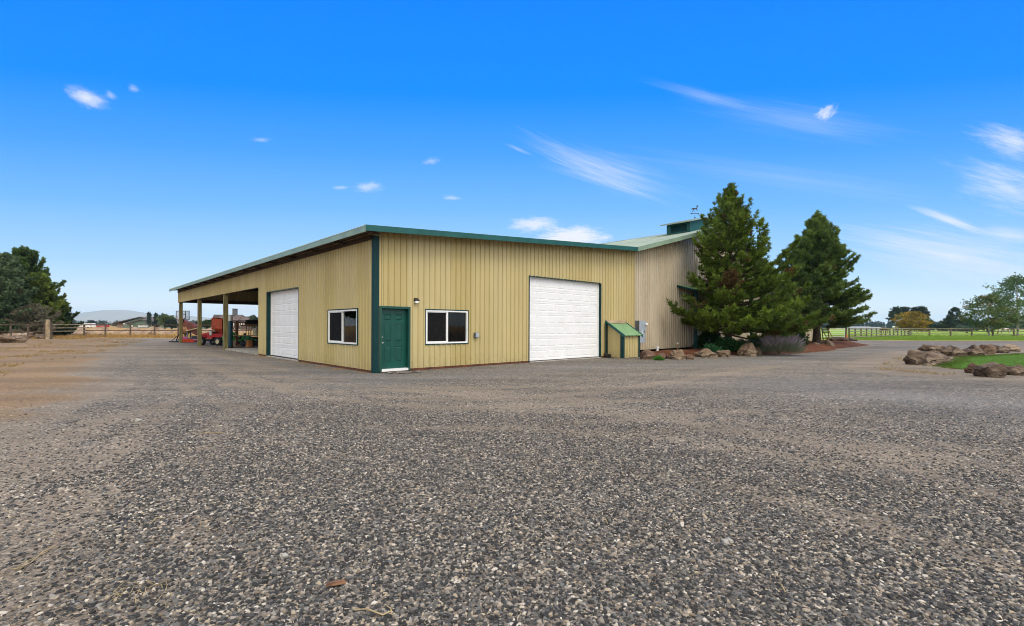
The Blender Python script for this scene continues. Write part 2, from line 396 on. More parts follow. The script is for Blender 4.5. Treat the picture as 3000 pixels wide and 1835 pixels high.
W = bpy.data.worlds.new('World'); S.world = W; W.use_nodes = True
t = NT(W.node_tree); bg = t.n['Background']
d = t.new('ShaderNodeTexCoord').outputs['Generated']
sx = t.new('ShaderNodeSeparateXYZ'); t.put(sx, 0, d); X, Y, Z = sx.outputs
sky = t.new('ShaderNodeTexSky', sky_type='NISHITA'); sky.sun_disc = False
sky.sun_elevation = R(SUN_EL); sky.sun_rotation = math.atan2(sd.x, sd.y); sky.altitude = 900; sky.air_density = 1.0; sky.dust_density = .6; sky.ozone_density = 3
nish = t.mix(1.0, sky.outputs[0], (.1, .1, .1), 'MULTIPLY')
# height above the horizon (tangent), a little flattened sideways
den = t.math('SQRT', t.math('ADD', t.math('MULTIPLY', Y, Y), t.math('ADD', t.math('MULTIPLY', t.math('MULTIPLY', X, X), .22), .0004)))
q = t.math('DIVIDE', t.math('MAXIMUM', Z, 0.0), den)
grad = t.ramp(t.math('MULTIPLY', q, 1.25), [(0, (1.15, 1.18, 1.18)), (.05, (.92, 1.06, 1.14)), (.10, (.66, .90, 1.10)), (.16, (.45, .75, 1.09)), (.30, (.20, .54, 1.09)), (.44, (.075, .395, 1.09)), (.60, (.002, .29, 1.09)), (.86, (.0, .245, 1.09)), (1.0, (.0, .235, 1.05))])
base = t.mix(.02, grad, nish)
# clouds, each where it stands in the sky
cv = t.new('ShaderNodeCombineXYZ'); yy = t.math('MAXIMUM', Y, .05)
t.put(cv, 0, t.math('DIVIDE', X, yy)); t.put(cv, 1, t.math('DIVIDE', Z, yy))
def cloud(u, v, ru, rv, rot, k=1.2, sharp=1.4, amt=1.0, nscale=1.8, streak=1.0, seed=0, bottom=0.0):
    global base
    mp = t.new('ShaderNodeMapping', vector_type='TEXTURE'); t.put(mp, 'Vector', cv.outputs[0])
    mp.inputs['Location'].default_value = ((u-1500)/F, (hz(u)-v)/F, 0)
    mp.inputs['Rotation'].default_value = (0, 0, R(-rot)); mp.inputs['Scale'].default_value = (ru/F, rv/F, 1)
    ln = t.new('ShaderNodeVectorMath', operation='LENGTH'); t.put(ln, 0, mp.outputs[0])
    m2 = t.new('ShaderNodeMapping'); t.put(m2, 'Vector', mp.outputs[0]); m2.inputs['Scale'].default_value = (1, streak, 1); m2.inputs['Location'].default_value = (seed*3.7, seed*1.9, seed)
    n = t.noise(m2.outputs[0], nscale, 7, .62)
    m3 = t.new('ShaderNodeMapping'); t.put(m3, 'Vector', mp.outputs[0]); m3.inputs['Scale'].default_value = (1.6, streak*2.6, 1); m3.inputs['Location'].default_value = (seed*1.3, seed*2.9, seed); m3.inputs['Rotation'].default_value = (0, 0, R(5 if streak > 1 else 30))
    n_f = t.noise(m3.outputs[0], nscale*1.6, 8, .68)
    n = t.math('ADD', t.math('MULTIPLY', n, .62), t.math('MULTIPLY', n_f, .38))
    e = t.math('ADD', t.math('SUBTRACT', 1.0, ln.outputs['Value']), t.math('MULTIPLY', t.math('SUBTRACT', n, .5), k*1.55))
    if bottom:
        s2 = t.new('ShaderNodeSeparateXYZ'); t.put(s2, 0, mp.outputs[0])
        e = t.math('SUBTRACT', e, t.math('MULTIPLY', t.maprange(s2.outputs[1], 0, -1), bottom))
    mk = t.math('MULTIPLY', t.maprange(e, 0.05, sharp), amt)
    front = t.math('GREATER_THAN', Y, .06)
    base = t.mix(t.math('MULTIPLY', mk, front), base, (.93, .955, 1.0))
cloud(252, 287, 84, 34, 22, .8, 1.0, .8, 2.2, 1, 1)
cloud(322, 280, 26, 14, 32, 1.2, 1.1, .4, 2, 1, 2)
cloud(389, 260, 24, 15, 20, 1.2, 1.1, .34, 2, 1, 3)
cloud(762, 410, 44, 10, 2, 1.2, 1.2, .34, 1.6, 1, 4)
cloud(1078, 549, 56, 20, -3, 1.3, 1.0, .5, 2, 1, 5)
cloud(996, 550, 30, 8, 0, 1.2, 1.0, .4, 1.5, 1, 6)
cloud(1262, 473, 34, 15, -12, 1.4, 1.2, .4, 2, 1, 7)
cloud(1322, 580, 34, 10, 2, 1.3, 1.0, .4, 1.5, 1, 8)
cloud(1562, 657, 92, 30, -3, 1.2, .9, .8, 2, 1, 9)
cloud(1675, 700, 135, 46, 0, 1.1, .7, .95, 2, 1, 10)
cloud(1790, 508, 290, 78, 17, 1.4, 1.7, .55, 1.3, 5, 11)
cloud(1700, 480, 260, 46, 26, 1.5, 1.5, .36, 1.3, 5, 12)
cloud(1515, 437, 55, 8, 22, 1.1, 1.2, .35, 1.2, 3, 13)
cloud(2060, 282, 230, 26, 15, 1.0, 1.6, .36, 1.2, 3, 14)
cloud(2419, 330, 46, 26, -32, 1.9, 1.2, .85, 2.2, 1, 15)
cloud(2350, 355, 420, 70, 9, 1.2, 1.9, .32, 1.2, 3, 16)
cloud(2970, 420, 170, 60, 16, 1.3, 1.5, .95, 1.6, 2, 17)
cloud(2960, 550, 240, 95, 14, 1.6, 1.7, .9, 1.6, 2.5, 18)
cloud(2780, 645, 150, 20, 20, .9, 1.0, .75, 1.1, 3, 19)
cloud(2960, 690, 160, 34, 6, 1.0, 1.2, .6, 1.2, 3, 20)
cloud(2790, 755, 440, 100, 10, 1.2, 1.5, .9, 1.3, 4, 21)
cloud(2300, 520, 700, 60, 8, 1.3, 2.0, .25, 1.0, 4, 22)
cloud(720, 905, 90, 40, 0, 1.2, 1.2, .7, 1.6, 1, 23)
cloud(250, 838, 190, 22, -3, 1.2, 1.6, .3, 1.2, 2, 24)
cloud(3100, 800, 420, 70, 4, 1.2, 1.6, .5, 1.2, 3, 25)
# unseen bright cloud deck, added overhead and behind the camera to soften the light
nd = t.noise(d, 2.4, 5, .55)
deck = t.math('MAXIMUM', t.maprange(q, .80, 1.35), t.maprange(Y, .02, -.35))
dcol = t.mix(t.maprange(nd, .3, .7), (1.18, 1.16, 1.14), (1.9, 1.84, 1.77))
low = t.maprange(Z, .0, .22)
dcol = t.mix(low, (.75, .78, .80), dcol)
gain = t.math('ADD', 1.16, t.math('MULTIPLY', X, .40))  # unseen deck made brighter to the right to lift the front wall
dcol = t.mix(1.0, dcol, t.ramp(t.math('MULTIPLY', gain, .5), [(0, 0.0), (1, 2.0)]), 'MULTIPLY')
base = t.mix(deck, base, dcol)
t.put(bg, 'Color', base); bg.inputs['Strength'].default_value = 1.0
S.view_settings.view_transform = 'Standard'; S.view_settings.look = 'None'
S.view_settings.exposure = 0.0; S.view_settings.gamma = 1.0; S.view_settings.use_curve_mapping = False
S.cycles.use_denoising = DENOISE
S.cycles.filter_width = 1.0
try: S.cycles.denoising_prefilter = 'ACCURATE'; S.cycles.denoising_input_passes = 'RGB_ALBEDO_NORMAL'
except Exception: pass
S.cycles.max_bounces = 8; S.cycles.transparent_max_bounces = 12; S.cycles.diffuse_bounces = 4; S.cycles.volume_bounces = 3
S.cycles.volume_step_rate = 1
S.render.film_transparent = False
# ---------------------------------------------------------------- the metal barn (local: x along the front wall, y back along the eave wall)
OV = .55; EZ = 4.593; SL = (5.622-4.593)/(14.383+OV); TB = 15.0; RT = 25.5; TR = 36.0; TE = 47.5; SEND = 35.74; SBARN = 42.0
def zr(t):                                     # top of the roof over local x
    if t <= 14.383: return EZ+(t+OV)*SL
    if t <= RT: return 5.622+(t-14.383)*.25
    if t <= RT+(RT-14.383): return 5.622+(2*RT-14.383-t)*.25
    return 5.622-(t-(2*RT-14.383))*SL
barn = thing('metal_barn', 'large tan metal barn with green trim, shop lean-to, open equipment bay and roof cupola', 'barn', (CX, CY, 0), PSI)

def profile(L, start=0.0, pitch=.2286, bw=.058, tw=.028, h=.034, minor=True):
    pts = [(0.0, 0.0)]; u = start; nr = 0
    while u < L:
        lap = minor and nr % 4 == 0; nr += 1
        for du, dd in ((-bw/2-.012, 0), (-bw/2-.006, -.012 if minor else 0), (-bw/2, 0), (-tw/2, h), (tw/2, h), (bw/2, 0), (bw/2+.006, (-.02 if lap else -.012) if minor else 0), (bw/2+(.017 if lap else .012), 0)):
            if 0 < u+du < L: pts.append((u+du, dd))
        if minor:
            c = u+pitch/2
            for du, dd in ((-.012, 0), (0, .0025), (.012, 0)):
                if 0 < c+du < L: pts.append((c+du, dd))
        u += pitch
    pts.append((L, 0.0)); return pts
def siding(mb, P, L, z0, z1, openings=(), start=.1):
    """ribbed sheet: P(u, d, z) places a point, openings are (u0, u1, za, zb) holes"""
    pr = profile(L, start)
    us = sorted(set([u for u, _ in pr]+[x for o in openings for x in (o[0], o[1]) if 0 < x < L]))
    def dep(u):
        for (a, da), (b, db) in zip(pr, pr[1:]):
            if a <= u <= b: return da+(db-da)*((u-a)/(b-a) if b > a else 0)
        return 0
    ds = {u: dep(u) for u in us}
    for a, b in zip(us, us[1:]):
        if b-a < 1e-6: continue
        cuts = sorted((o[2], o[3]) for o in openings if o[0] <= (a+b)/2 <= o[1])
        za = z0; ta, tb = z1(a), z1(b)
        for lo, hi in cuts:
            if lo > za+1e-4: mb.quad(P(a, ds[a], za), P(b, ds[b], za), P(b, ds[b], lo), P(a, ds[a], lo))
            za = max(za, hi)
        mb.quad(P(a, ds[a], za), P(b, ds[b], za), P(b, ds[b], tb), P(a, ds[a], ta))
FR = lambda u, d, z: (u, -d, z)
LF = lambda u, d, z: (-d, u, z)
DO = (.21, 1.297, 0.0, 2.143); WO = (1.903, 3.806, .875, 2.124); GO = (7.053, 12.0, 0.0, 3.64)
WL = (1.133, 3.636, .865, 2.124); GL = (6.7225, 11.04, 0.0, 3.13); BAY = (12.44, SEND, 0.0, 3.463)
w = MB(); siding(w, FR, TB, .085, lambda u: zr(u)-.06, [DO, WO, GO], .286)
front = w.build('wall', MAT['siding'], barn, fixn=False); front['label'] = 'tan ribbed front wall with entry door, window and wide garage door'
w = MB(); siding(w, LF, SEND, .085, lambda u: zr(0)-.06, [WL, GL, BAY], .25)
leftw = w.build('wall', MAT['siding'], barn, fixn=False); leftw['label'] = 'long tan eave wall with open equipment bay'
# barn gable section, set back a hand's breadth
w = MB(); siding(w, lambda u, d, z: (TB+u, .10-d, z), TR-TB, .27, lambda u: zr(TB+u)-.06, [], .06)
gable = w.build('wall', MAT['siding_barn'], barn, fixn=False); gable['label'] = 'beige ribbed gable wall behind the pine trees'
w = MB(); siding(w, lambda u, d, z: (TR+u, .12-d, z), TE-TR, .2, lambda u: zr(TR+u)-.06, [], .06)
w.box(TE-.04, TE, .12, SBARN, .0, zr(TE)-.06)
w.build('wall', MAT['siding_barn'], barn, fixn=False)
# inner / far walls that close the building
w = MB(); siding(w, lambda u, d, z: (u+.02, 12.44+d, z), TB-.05, .1, lambda u: zr(u)-.12, [], .1)
w.box(TB-.04, TB-.01, 12.6, SBARN, 0, zr(TB)-.12)
w.build('partition', MAT['siding'], barn)
w = MB(); siding(w, lambda u, d, z: (u, SEND-d, z), TB-.05, BAY[3], lambda u: zr(u)-.1, [], .1)
w.box(TB, TE, SBARN-.05, SBARN, 0, 5.0)
w.build('wall', MAT['siding'], barn)
# floors
w = MB(); w.box(.06, TB-.06, 12.5, 19.8, -.2, .085); w.build('slab', MAT['conc'], barn)
w = MB(); w.box(.08, TB-.06, .2, 12.4, -.2, .06); w.build('floor', MAT['dark'], barn)
# skirt planks under the siding
w = MB()
for q_ in ((.17, DO[0]-.03, .004, .05, -.05, .083), (DO[0]-.03, DO[1]+.03, .02, .06, -.05, .04), (DO[1]+.03, GO[0]-.02, .004, .05, -.05, .083), (GO[1]+.02, TB, .004, .05, -.05, .083), (.004, .05, .17, GL[0]-.02, -.05, .083), (.004, .05, GL[1]+.02, BAY[0], -.05, .083)):
    w = MB(); w.box(*q_); w.build('skirt_board', MAT['skirt'], barn)
# corner trim
w = MB(); w.prism([(-.026, -.026), (.165, -.026), (.165, .0), (.0, .0), (.0, .13), (-.026, .13)], 'z', .02, EZ-.16)
w.build('corner_trim', MAT['dgreen'], barn)
w = MB(); w.box(TB-.03, TB+.02, -.026, .09, .12, zr(TB)-.07); w.build('corner_trim', MAT['siding_barn'], barn)
w = MB(); w.box(TE-.14, TE+.03, .06, .118, .1, zr(TE)-.1); w.build('corner_trim', MAT['dgreen'], barn)

# roofs: ribbed sheets, ribs run up the slope
def roof(name, t0, t1, s0, s1, mat, overs=.0):
    w = MB(); pr = profile(s1-s0, .06, .2286, .06, .025, .028, False)
    z0, z1 = zr(t0), zr(t1)
    for (a, da), (b, db) in zip(pr, pr[1:]):
        w.quad((t0, s0+a, z0+da+.012), (t1, s0+a, z1+da+.012), (t1, s0+b, z1+db+.012), (t0, s0+b, z0+db+.012))
        w.quad((t0, s0+a, z0+da+.012), (t0, s0+b, z0+db+.012), (t0, s0+b, z0-.012), (t0, s0+a, z0-.012))
    for s in (s0, s1): w.quad((t0, s, z0+.012), (t1, s, z1+.012), (t1, s, z1-.012), (t0, s, z0-.012))
    w.quad((t0, s0, z0-.012), (t1, s0, z1-.012), (t1, s1, z1-.012), (t0, s1, z0-.012))
    return w.build(name, mat, barn, fixn=False)
TR2 = 2*RT-14.383
roof('roof', -OV-.03, 14.383, -OV, SEND+OV, MAT['sage_roof'])
roof('roof', 14.383, RT, -OV+.02, SBARN+.4, MAT['sage_roof'])
w = MB(); prr = profile(SBARN+.9, .06, .2286, .06, .025, .028, False)
for (a, da), (b, db) in zip(prr, prr[1:]):
    for ta, tb in ((RT, TR2), (TR2, TE+.5)):
        w.quad((ta, -OV+.02+a, zr(ta)+da+.012), (tb, -OV+.02+a, zr(tb)+da+.012), (tb, -OV+.02+b, zr(tb)+db+.012), (ta, -OV+.02+b, zr(ta)+db+.012))
for ta, tb in ((RT, TR2), (TR2, TE+.5)):
    w.quad((ta, -OV+.02, zr(ta)-.012), (tb, -OV+.02, zr(tb)-.012), (tb, SBARN+.4, zr(tb)-.012), (ta, SBARN+.4, zr(ta)-.012))
w.build('roof', MAT['sage_roof'], barn, fixn=False)
w = MB(); w.prism([(RT-.22, zr(RT-.22)+.045), (RT, zr(RT)+.06), (RT+.22, zr(RT+.22)+.045), (RT, zr(RT)+.03)], 'y', -OV, SBARN+.4); w.build('ridge_cap', MAT['sage_roof'], barn)
# fascias
FH = .17
w = MB(); w.box(-OV-.025, -OV, -OV-.02, SEND+OV+.02, EZ-.014-FH, EZ-.014); w.build('fascia', MAT['sage'], barn)['label'] = 'pale sage eave fascia'
w = MB(); w.prism([(-OV-.027, zr(-OV)+.02), (14.40, zr(14.383)+.02), (14.40, zr(14.383)+.02-FH-.03), (-OV-.027, zr(-OV)+.02-FH-.015)], 'y', -OV-.045, -OV-.018); w.build('fascia', MAT['teal'], barn)['label'] = 'long dark teal rake fascia'
w = MB(); w.prism([(14.40, zr(14.40)+.03), (RT, zr(RT)+.03), (RT, zr(RT)-.2), (14.40, zr(14.40)-.2)], 'y', -OV-.03, -OV+.012)
w.prism([(RT, zr(RT)+.03), (TR2, zr(TR2)+.03), (TR2, zr(TR2)-.2), (RT, zr(RT)-.2)], 'y', -OV-.03, -OV+.012)
w.prism([(TR2, zr(TR2)+.03), (TE+.5, zr(TE+.5)+.03), (TE+.5, zr(TE+.5)-.2), (TR2, zr(TR2)-.2)], 'y', -OV-.03, -OV+.012)
w.build('fascia', MAT['sage'], barn)['label'] = 'pale sage rake fascia of the gable'
# soffit boards, rafter tails and bay rafters
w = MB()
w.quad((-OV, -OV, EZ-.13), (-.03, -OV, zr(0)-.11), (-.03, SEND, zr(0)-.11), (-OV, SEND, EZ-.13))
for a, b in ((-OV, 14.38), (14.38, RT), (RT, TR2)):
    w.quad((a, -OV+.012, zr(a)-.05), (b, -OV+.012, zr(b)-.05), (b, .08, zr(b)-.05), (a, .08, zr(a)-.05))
w.box(-.06, -.036, .135, SEND, EZ-.28, EZ-.12)  # dark board added along the wall top as the strip of shade under the eave
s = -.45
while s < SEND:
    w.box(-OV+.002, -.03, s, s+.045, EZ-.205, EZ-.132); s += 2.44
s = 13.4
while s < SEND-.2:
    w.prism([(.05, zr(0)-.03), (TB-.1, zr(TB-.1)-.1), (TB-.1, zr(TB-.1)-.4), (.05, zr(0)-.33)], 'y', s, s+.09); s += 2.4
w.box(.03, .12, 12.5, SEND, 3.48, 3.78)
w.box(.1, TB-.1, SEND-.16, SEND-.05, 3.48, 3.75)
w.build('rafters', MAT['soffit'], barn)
w = MB(); w.box(-.012, .03, BAY[0], SEND, 3.452, 3.475); w.box(-.02, .02, BAY[0]-.03, BAY[0], .1, 3.463); w.box(-.02, .02, SEND-.001, SEND+.03, 3.45, EZ-.2); w.build('edge_trim', MAT['rail_dark'], barn)
# posts of the open bay
for sc, hw in ((19.78, .13), (27.57, .12), (35.3, .12)):
    w = MB(); w.bbox(.0, .24, sc-hw, sc+hw, -.1, 3.47, .012); w.build('post', MAT['post'], barn)
for tt in (10.0,):
    w = MB(); w.bbox(tt-.1, tt+.1, SEND-.24, SEND-.03, -.1, 3.47, .012); w.build('post', MAT['post'], barn)

# doors and windows
def raised(w, P, a, b, c, d, lip=.03, deep=.010, rise=.004):
    """a moulded panel between a..b, c..d: groove then a raised field; P(u, d, z)"""
    loops = [(0, 0), (lip*.35, -deep), (lip*.75, -deep), (lip*1.5, rise)]
    rings = [[P(a+i, e, c+i), P(b-i, e, c+i), P(b-i, e, d-i), P(a+i, e, d-i)] for i, e in loops]
    for r0, r1 in zip(rings, rings[1:]):
        for k in range(4): w.quad(r0[k], r0[(k+1) % 4], r1[(k+1) % 4], r1[k])
    w.quad(*rings[-1])
def panelled(w, P, u0, u1, z0, z1, xs, zs, **k):
    """flat leaf with moulded panels set into it"""
    cells_u = [u0]+[x for ab in xs for x in ab]+[u1]; cells_z = [z0]+[x for ab in zs for x in ab]+[z1]
    for i in range(len(cells_u)-1):
        for j in range(len(cells_z)-1):
            a, b, c, d = cells_u[i], cells_u[i+1], cells_z[j], cells_z[j+1]
            if i % 2 == 1 and j % 2 == 1: raised(w, P, a, b, c, d, **k)
            else: w.quad(P(a, 0, c), P(b, 0, c), P(b, 0, d), P(a, 0, d))
def opening_trim(name, P, o, wdt, out, deep, mat, parent, bottom=False):
    a, b, c, d = o; w = MB()
    def B(u0, u1, d0, d1, z0, z1):
        vs = [P(u, e, z) for z in (z0, z1) for e in (d0, d1) for u in (u0, u1)]
        w.add(vs, [(0, 2, 3, 1), (4, 5, 7, 6), (0, 1, 5, 4), (2, 6, 7, 3), (0, 4, 6, 2), (1, 3, 7, 5)])
    zb = c-wdt if bottom else c
    B(a-wdt, a, -deep, out, zb, d+wdt); B(b, b+wdt, -deep, out, zb, d+wdt); B(a, b, -deep, out, d, d+wdt)
    if bottom: B(a, b, -deep, out, c-wdt, c)
    return w.build(name, mat, parent)
def garage(P, o, rows, cols, lbl, thick=.14):
    a, b, c, d = o; c += .03
    e = bpy.data.objects.new('garage_door', None); COL.objects.link(e); e.parent = barn; e['label'] = lbl; e.empty_display_size = .2
    opening_trim('door_trim', P, (a, b, o[2], d), .035, .03, .2, MAT['dgreen'], e)
    w = MB()
    def B(u0, u1, d0, d1, z0, z1):
        vs = [P(u, q, z) for z in (z0, z1) for q in (d0, d1) for u in (u0, u1)]
        w.add(vs, [(0, 2, 3, 1), (4, 5, 7, 6), (0, 1, 5, 4), (2, 6, 7, 3), (0, 4, 6, 2), (1, 3, 7, 5)])
    B(a, a+.055, -thick, -thick+.045, c, d); B(b-.055, b, -thick, -thick+.045, c, d); B(a+.055, b-.055, -thick, -thick+.045, d-.05, d)
    w.build('door_stop', MAT['vinyl'], e)
    w = MB(); rh = (d-c)/rows; cw = (b-a-.08)/cols
    for r in range(rows):
        z0, z1 = c+r*rh+.0015, c+(r+1)*rh-.0015
        P2 = lambda u, q, z: P(u, -thick+q, z)
        xs = [(a+.04+i*cw+.05, a+.04+(i+1)*cw-.05) for i in range(cols)]
        panelled(w, P2, a, b, z0+.004, z1-.004, xs, [(z0+rh*.16, z1-rh*.16)], lip=.035, deep=.010, rise=.002)
        for zz, z2 in ((z0, z0+.004), (z1-.004, z1)):    # rolled section edges
            e0, e1 = (-.004, 0) if zz == z0 else (0, -.004)
            w.quad(P2(a, e0, zz), P2(b, e0, zz), P2(b, e1, z2), P2(a, e1, z2))
    w.quad(P(a, -thick-.03, c), P(b, -thick-.03, c), P(b, -thick-.03, d), P(a, -thick-.03, d))
    w.build('panel_sections', MAT['white'], e, fixn=False)
    w = MB(); B(a, b, -thick-.03, -thick+.012, o[2]+.005, c); w.build('bottom_seal', MAT['black'], e)
    w = MB(); B(a+.001, b-.001, -.26, .06, -.12, o[2]+.004); w.build('threshold', MAT['conc'], e)
    return e
garage(FR, (GO[0], GO[1], .03, GO[3]), 7, 8, 'wide white sectional garage door in the front wall')
garage(LF, (GL[0], GL[1], .05, GL[3]), 6, 6, 'white sectional garage door in the eave wall', .2)

# green entry door
e = bpy.data.objects.new('entry_door', None); COL.objects.link(e); e.parent = barn; e.empty_display_size = .2
a, b, c, d = DO
opening_trim('door_frame', FR, (a+.05, b-.05, c+.03, d-.04), .075, .035, .15, MAT['jamb'], e)
w = MB(); P = lambda u, q, z: FR(u, -.12+q, z)
u0, u1, z0, z1 = a+.055, b-.055, .115, d-.045
pw = (u1-u0)
panelled(w, P, u0, u1, z0, z1, [(u0+pw*.15, u0+pw*.42), (u0+pw*.58, u0+pw*.85)], [(z0+.22, z0+.72), (z0+.90, z0+1.48), (z0+1.60, z0+1.80)], lip=.028, deep=.012, rise=.004)
w.build('door_leaf', MAT['door'], e, fixn=False)
w = MB(); w.box(a+.05, b-.05, -.03, .14, .035, .112); w.build('threshold', MAT['vinyl'], e)
w = MB(); w.lathe([(.0, 0), (.032, 0), (.032, .008), (.012, .012), (.012, .035), (.027, .045), (.03, .06), (.022, .075), (0, .078)], 16, Matrix.Translation((u0+.075, .12, .97)) @ Matrix.Rotation(R(90), 4, 'X')); w.build('handle', MAT['brass'], e, True)
w = MB(); w.lathe([(.0, 0), (.03, 0), (.03, .012), (.022, .02), (0, .021)], 16, Matrix.Translation((u0+.075, .12, 1.16)) @ Matrix.Rotation(R(90), 4, 'X')); w.build('deadbolt', MAT['brass'], e, True)

def window(P, o, screen, lbl):
    a, b, c, d = o
    e = bpy.data.objects.new('window', None); COL.objects.link(e); e.parent = barn; e['label'] = lbl; e.empty_display_size = .2
    opening_trim('casing', P, (a+.03, b-.03, c+.03, d-.03), .035, .034, .08, MAT['dgreen'], e, True)
    w = MB()
    def B(u0, u1, d0, d1, z0, z1):
        vs = [P(u, q, z) for z in (z0, z1) for q in (d0, d1) for u in (u0, u1)]
        w.add(vs, [(0, 2, 3, 1), (4, 5, 7, 6), (0, 1, 5, 4), (2, 6, 7, 3), (0, 4, 6, 2), (1, 3, 7, 5)])
    A, Bb, C, D = a+.03, b-.03, c+.03, d-.03; m = (A+Bb)/2
    f = .055
    B(A, A+f, -.06, .026, C, D); B(Bb-f, Bb, -.06, .026, C, D); B(A+f, Bb-f, -.06, .026, C, C+f); B(A+f, Bb-f, -.06, .026, D-f, D)
    B(m-.03, m+.03, -.055, .02, C+f, D-f)
    g = .03                                    # sliding sash
    s0, s1 = (A+f, m-.03)
    B(s0, s0+g, -.05, .005, C+f, D-f); B(s1-g*.6, s1, -.05, .006, C+f, D-f); B(s0+g, s1-g*.6, -.05, .005, C+f, C+f+g); B(s0+g, s1-g*.6, -.05, .005, D-f-g, D-f)
    w.build('frame', MAT['vinyl'], e)
    for k, (x0, x1) in enumerate(((s0+g, s1-g*.6), (m+.03, Bb-f))):
        w = MB(); zg = (C+f+(g if k == 0 else 0), D-f-(g if k == 0 else 0))
        w.quad(P(x0, -.03, zg[0]), P(x1, -.03, zg[0]), P(x1, -.03, zg[1]), P(x0, -.03, zg[1])); w.build('pane', MAT['glass'], e)
    if screen:
        w = MB(); w.quad(P(s0+g, -.012, C+f+g), P(s1-g*.6, -.012, C+f+g), P(s1-g*.6, -.012, D-f-g), P(s0+g, -.012, D-f-g)); w.build('screen', MAT['screen'], e)
    return e
window(FR, WO, True, 'sliding window beside the entry door')
# on the eave wall the screened sash is the far one
window(lambda u, d, z: LF(WL[0]+WL[1]-u, d, z), WL, True, 'sliding window in the eave wall near the corner')
# a little shop furniture behind the panes
w = MB(); w.box(2.2, 3.9, 1.2, 2.0, .85, .9); w.box(2.25, 2.3, 1.25, 1.95, .06, .85); w.box(3.8, 3.85, 1.25, 1.95, .06, .85); w.build('workbench', MAT['wood'], barn)

# cupola with louvre, and the weathervane on it
cu = bpy.data.objects.new('cupola', None); COL.objects.link(cu); cu.parent = barn; cu.empty_display_size = .3
T0, T1, Y0, Y1, ZT = 23.1, 27.9, 1.0, 2.69, 8.52
w = MB()
w.prism([(T0, zr(T0)-.05), (RT, zr(RT)-.05), (T1, zr(T1)-.05), (T1, ZT), (RT, ZT+(RT-T0)*.25), (T0, ZT)], 'y', Y0, Y1)
w.box(T0-.015, T0+.1, Y0-.015, Y0+.001, zr(T0), ZT); w.build('cupola_wall', MAT['teal'], cu)
w = MB()
for sgn in (-1, 1):
    pts = [(RT, ZT+(RT-T0)*.25+.02), (RT+sgn*(RT-T0+.35), ZT-.0875+.02), (RT+sgn*(RT-T0+.35), ZT-.0875+.07), (RT, ZT+(RT-T0)*.25+.07)]
    w.prism(pts, 'y', Y0-.3, Y1+.3)
    for k in range(10):
        y = Y0-.28+k*.245
        w.prism([(RT, ZT+(RT-T0)*.25+.07), (RT+sgn*(RT-T0+.36), ZT-.09+.07), (RT+sgn*(RT-T0+.36), ZT-.09+.105), (RT, ZT+(RT-T0)*.25+.105)], 'y', y, y+.05)
w.build('cupola_roof', MAT['sage_roof'], cu)
w = MB()
for (x0, x1, y0, y1, za, zb) in ((T0-.035, T0, Y0+.12, Y1-.22, zr(T0)+.08, zr(T0)+.14), (T0-.035, T0, Y0+.12, Y1-.22, ZT-.1, ZT-.04), (T0-.035, T0, Y0+.12, Y0+.2, zr(T0)+.14, ZT-.1), (T0-.035, T0, Y1-.3, Y1-.22, zr(T0)+.14, ZT-.1)): w.box(x0, x1, y0, y1, za, zb)
w.build('louvre_frame', MAT['teal'], cu)
w = MB(); w.box(T0-.006, T0-.002, Y0+.2, Y1-.3, zr(T0)+.14, ZT-.1)
for k in range(7):
    z = zr(T0)+.16+k*(ZT-.1-zr(T0)-.16)/7
    w.add([(T0-.004, Y0+.2, z+.06), (T0-.03, Y0+.2, z), (T0-.03, Y1-.3, z), (T0-.004, Y1-.3, z+.06)], [(0, 1, 2, 3)])
w.build('louvre', MAT['dgreen'], cu)
vx, vy, vz = 25.5, 1.85, ZT+(RT-T0)*.25+.06
w = MB(); w.tube([(vx, vy, vz), (vx, vy, vz+.85)], .009, 6); w.ball((vx, vy, vz+.12), .05)
M = Matrix.Translation((vx, vy, vz)) @ Matrix.Rotation(-PSI, 4, 'Z')
def vp(pts, y0=-.008, y1=.008):
    n = len(pts); vs = [M @ Vector((p[0], y, p[1])) for y in (y0, y1) for p in pts]
    w.add(vs, [tuple(range(n)), tuple(range(n, 2*n))]+[(i, (i+1) % n, n+(i+1) % n, n+i) for i in range(n)])
vp([(-.32, .40), (-.22, .33), (-.22, .385), (.16, .385), (.27, .33), (.27, .46), (.16, .415), (-.22, .415), (-.22, .47)])   # arrow
vp([(-.12, .80), (.06, .78), (.13, .86), (.11, .98), (.16, 1.0), (.25, .92), (.22, .88), (.19, .90), (.15, .74), (.20, .60), (.17, .60), (.10, .70), (-.06, .70), (-.10, .62), (-.17, .52), (-.20, .54), (-.13, .66), (-.15, .74), (-.26, .66), (-.22, .78)])   # running horse
wv = w.build('weathervane', MAT['black'], cu)
# awning over the side entrance, on a dark post, with the downpipe beside it
aw = bpy.data.objects.new('awning', None); COL.objects.link(aw); aw.parent = barn; aw.empty_display_size = .3
w = MB()
for k in range(40):
    x = 19.7+k*.2286
    w.add([(x, -1.1, 3.72), (x+.17, -1.1, 3.72), (x+.17, .08, 4.05), (x, .08, 4.05)], [(0, 1, 2, 3)])
    w.add([(x+.17, -1.1, 3.72), (x+.20, -1.1, 3.745), (x+.2286, -1.1, 3.72), (x+.2286, .08, 4.05), (x+.20, .08, 4.075), (x+.17, .08, 4.05)], [(0, 1, 4, 5), (1, 2, 3, 4)])
w.build('awning_roof', MAT['roof_green'], aw, fixn=False)
w = MB(); w.box(19.7, 28.8, -1.13, -1.1, 3.60, 3.735); w.prism([(-1.1, 3.60), (.07, 3.93), (.07, 4.05), (-1.1, 3.72)], 'x', 19.66, 19.70); w.build('awning_fascia', MAT['dgreen'], aw)
for tx in (20.05, 28.4):
    w = MB(); w.bbox(tx-.075, tx+.075, -1.0, -.85, .1, 3.68, .01); w.build('post', MAT['dgreen'], aw)
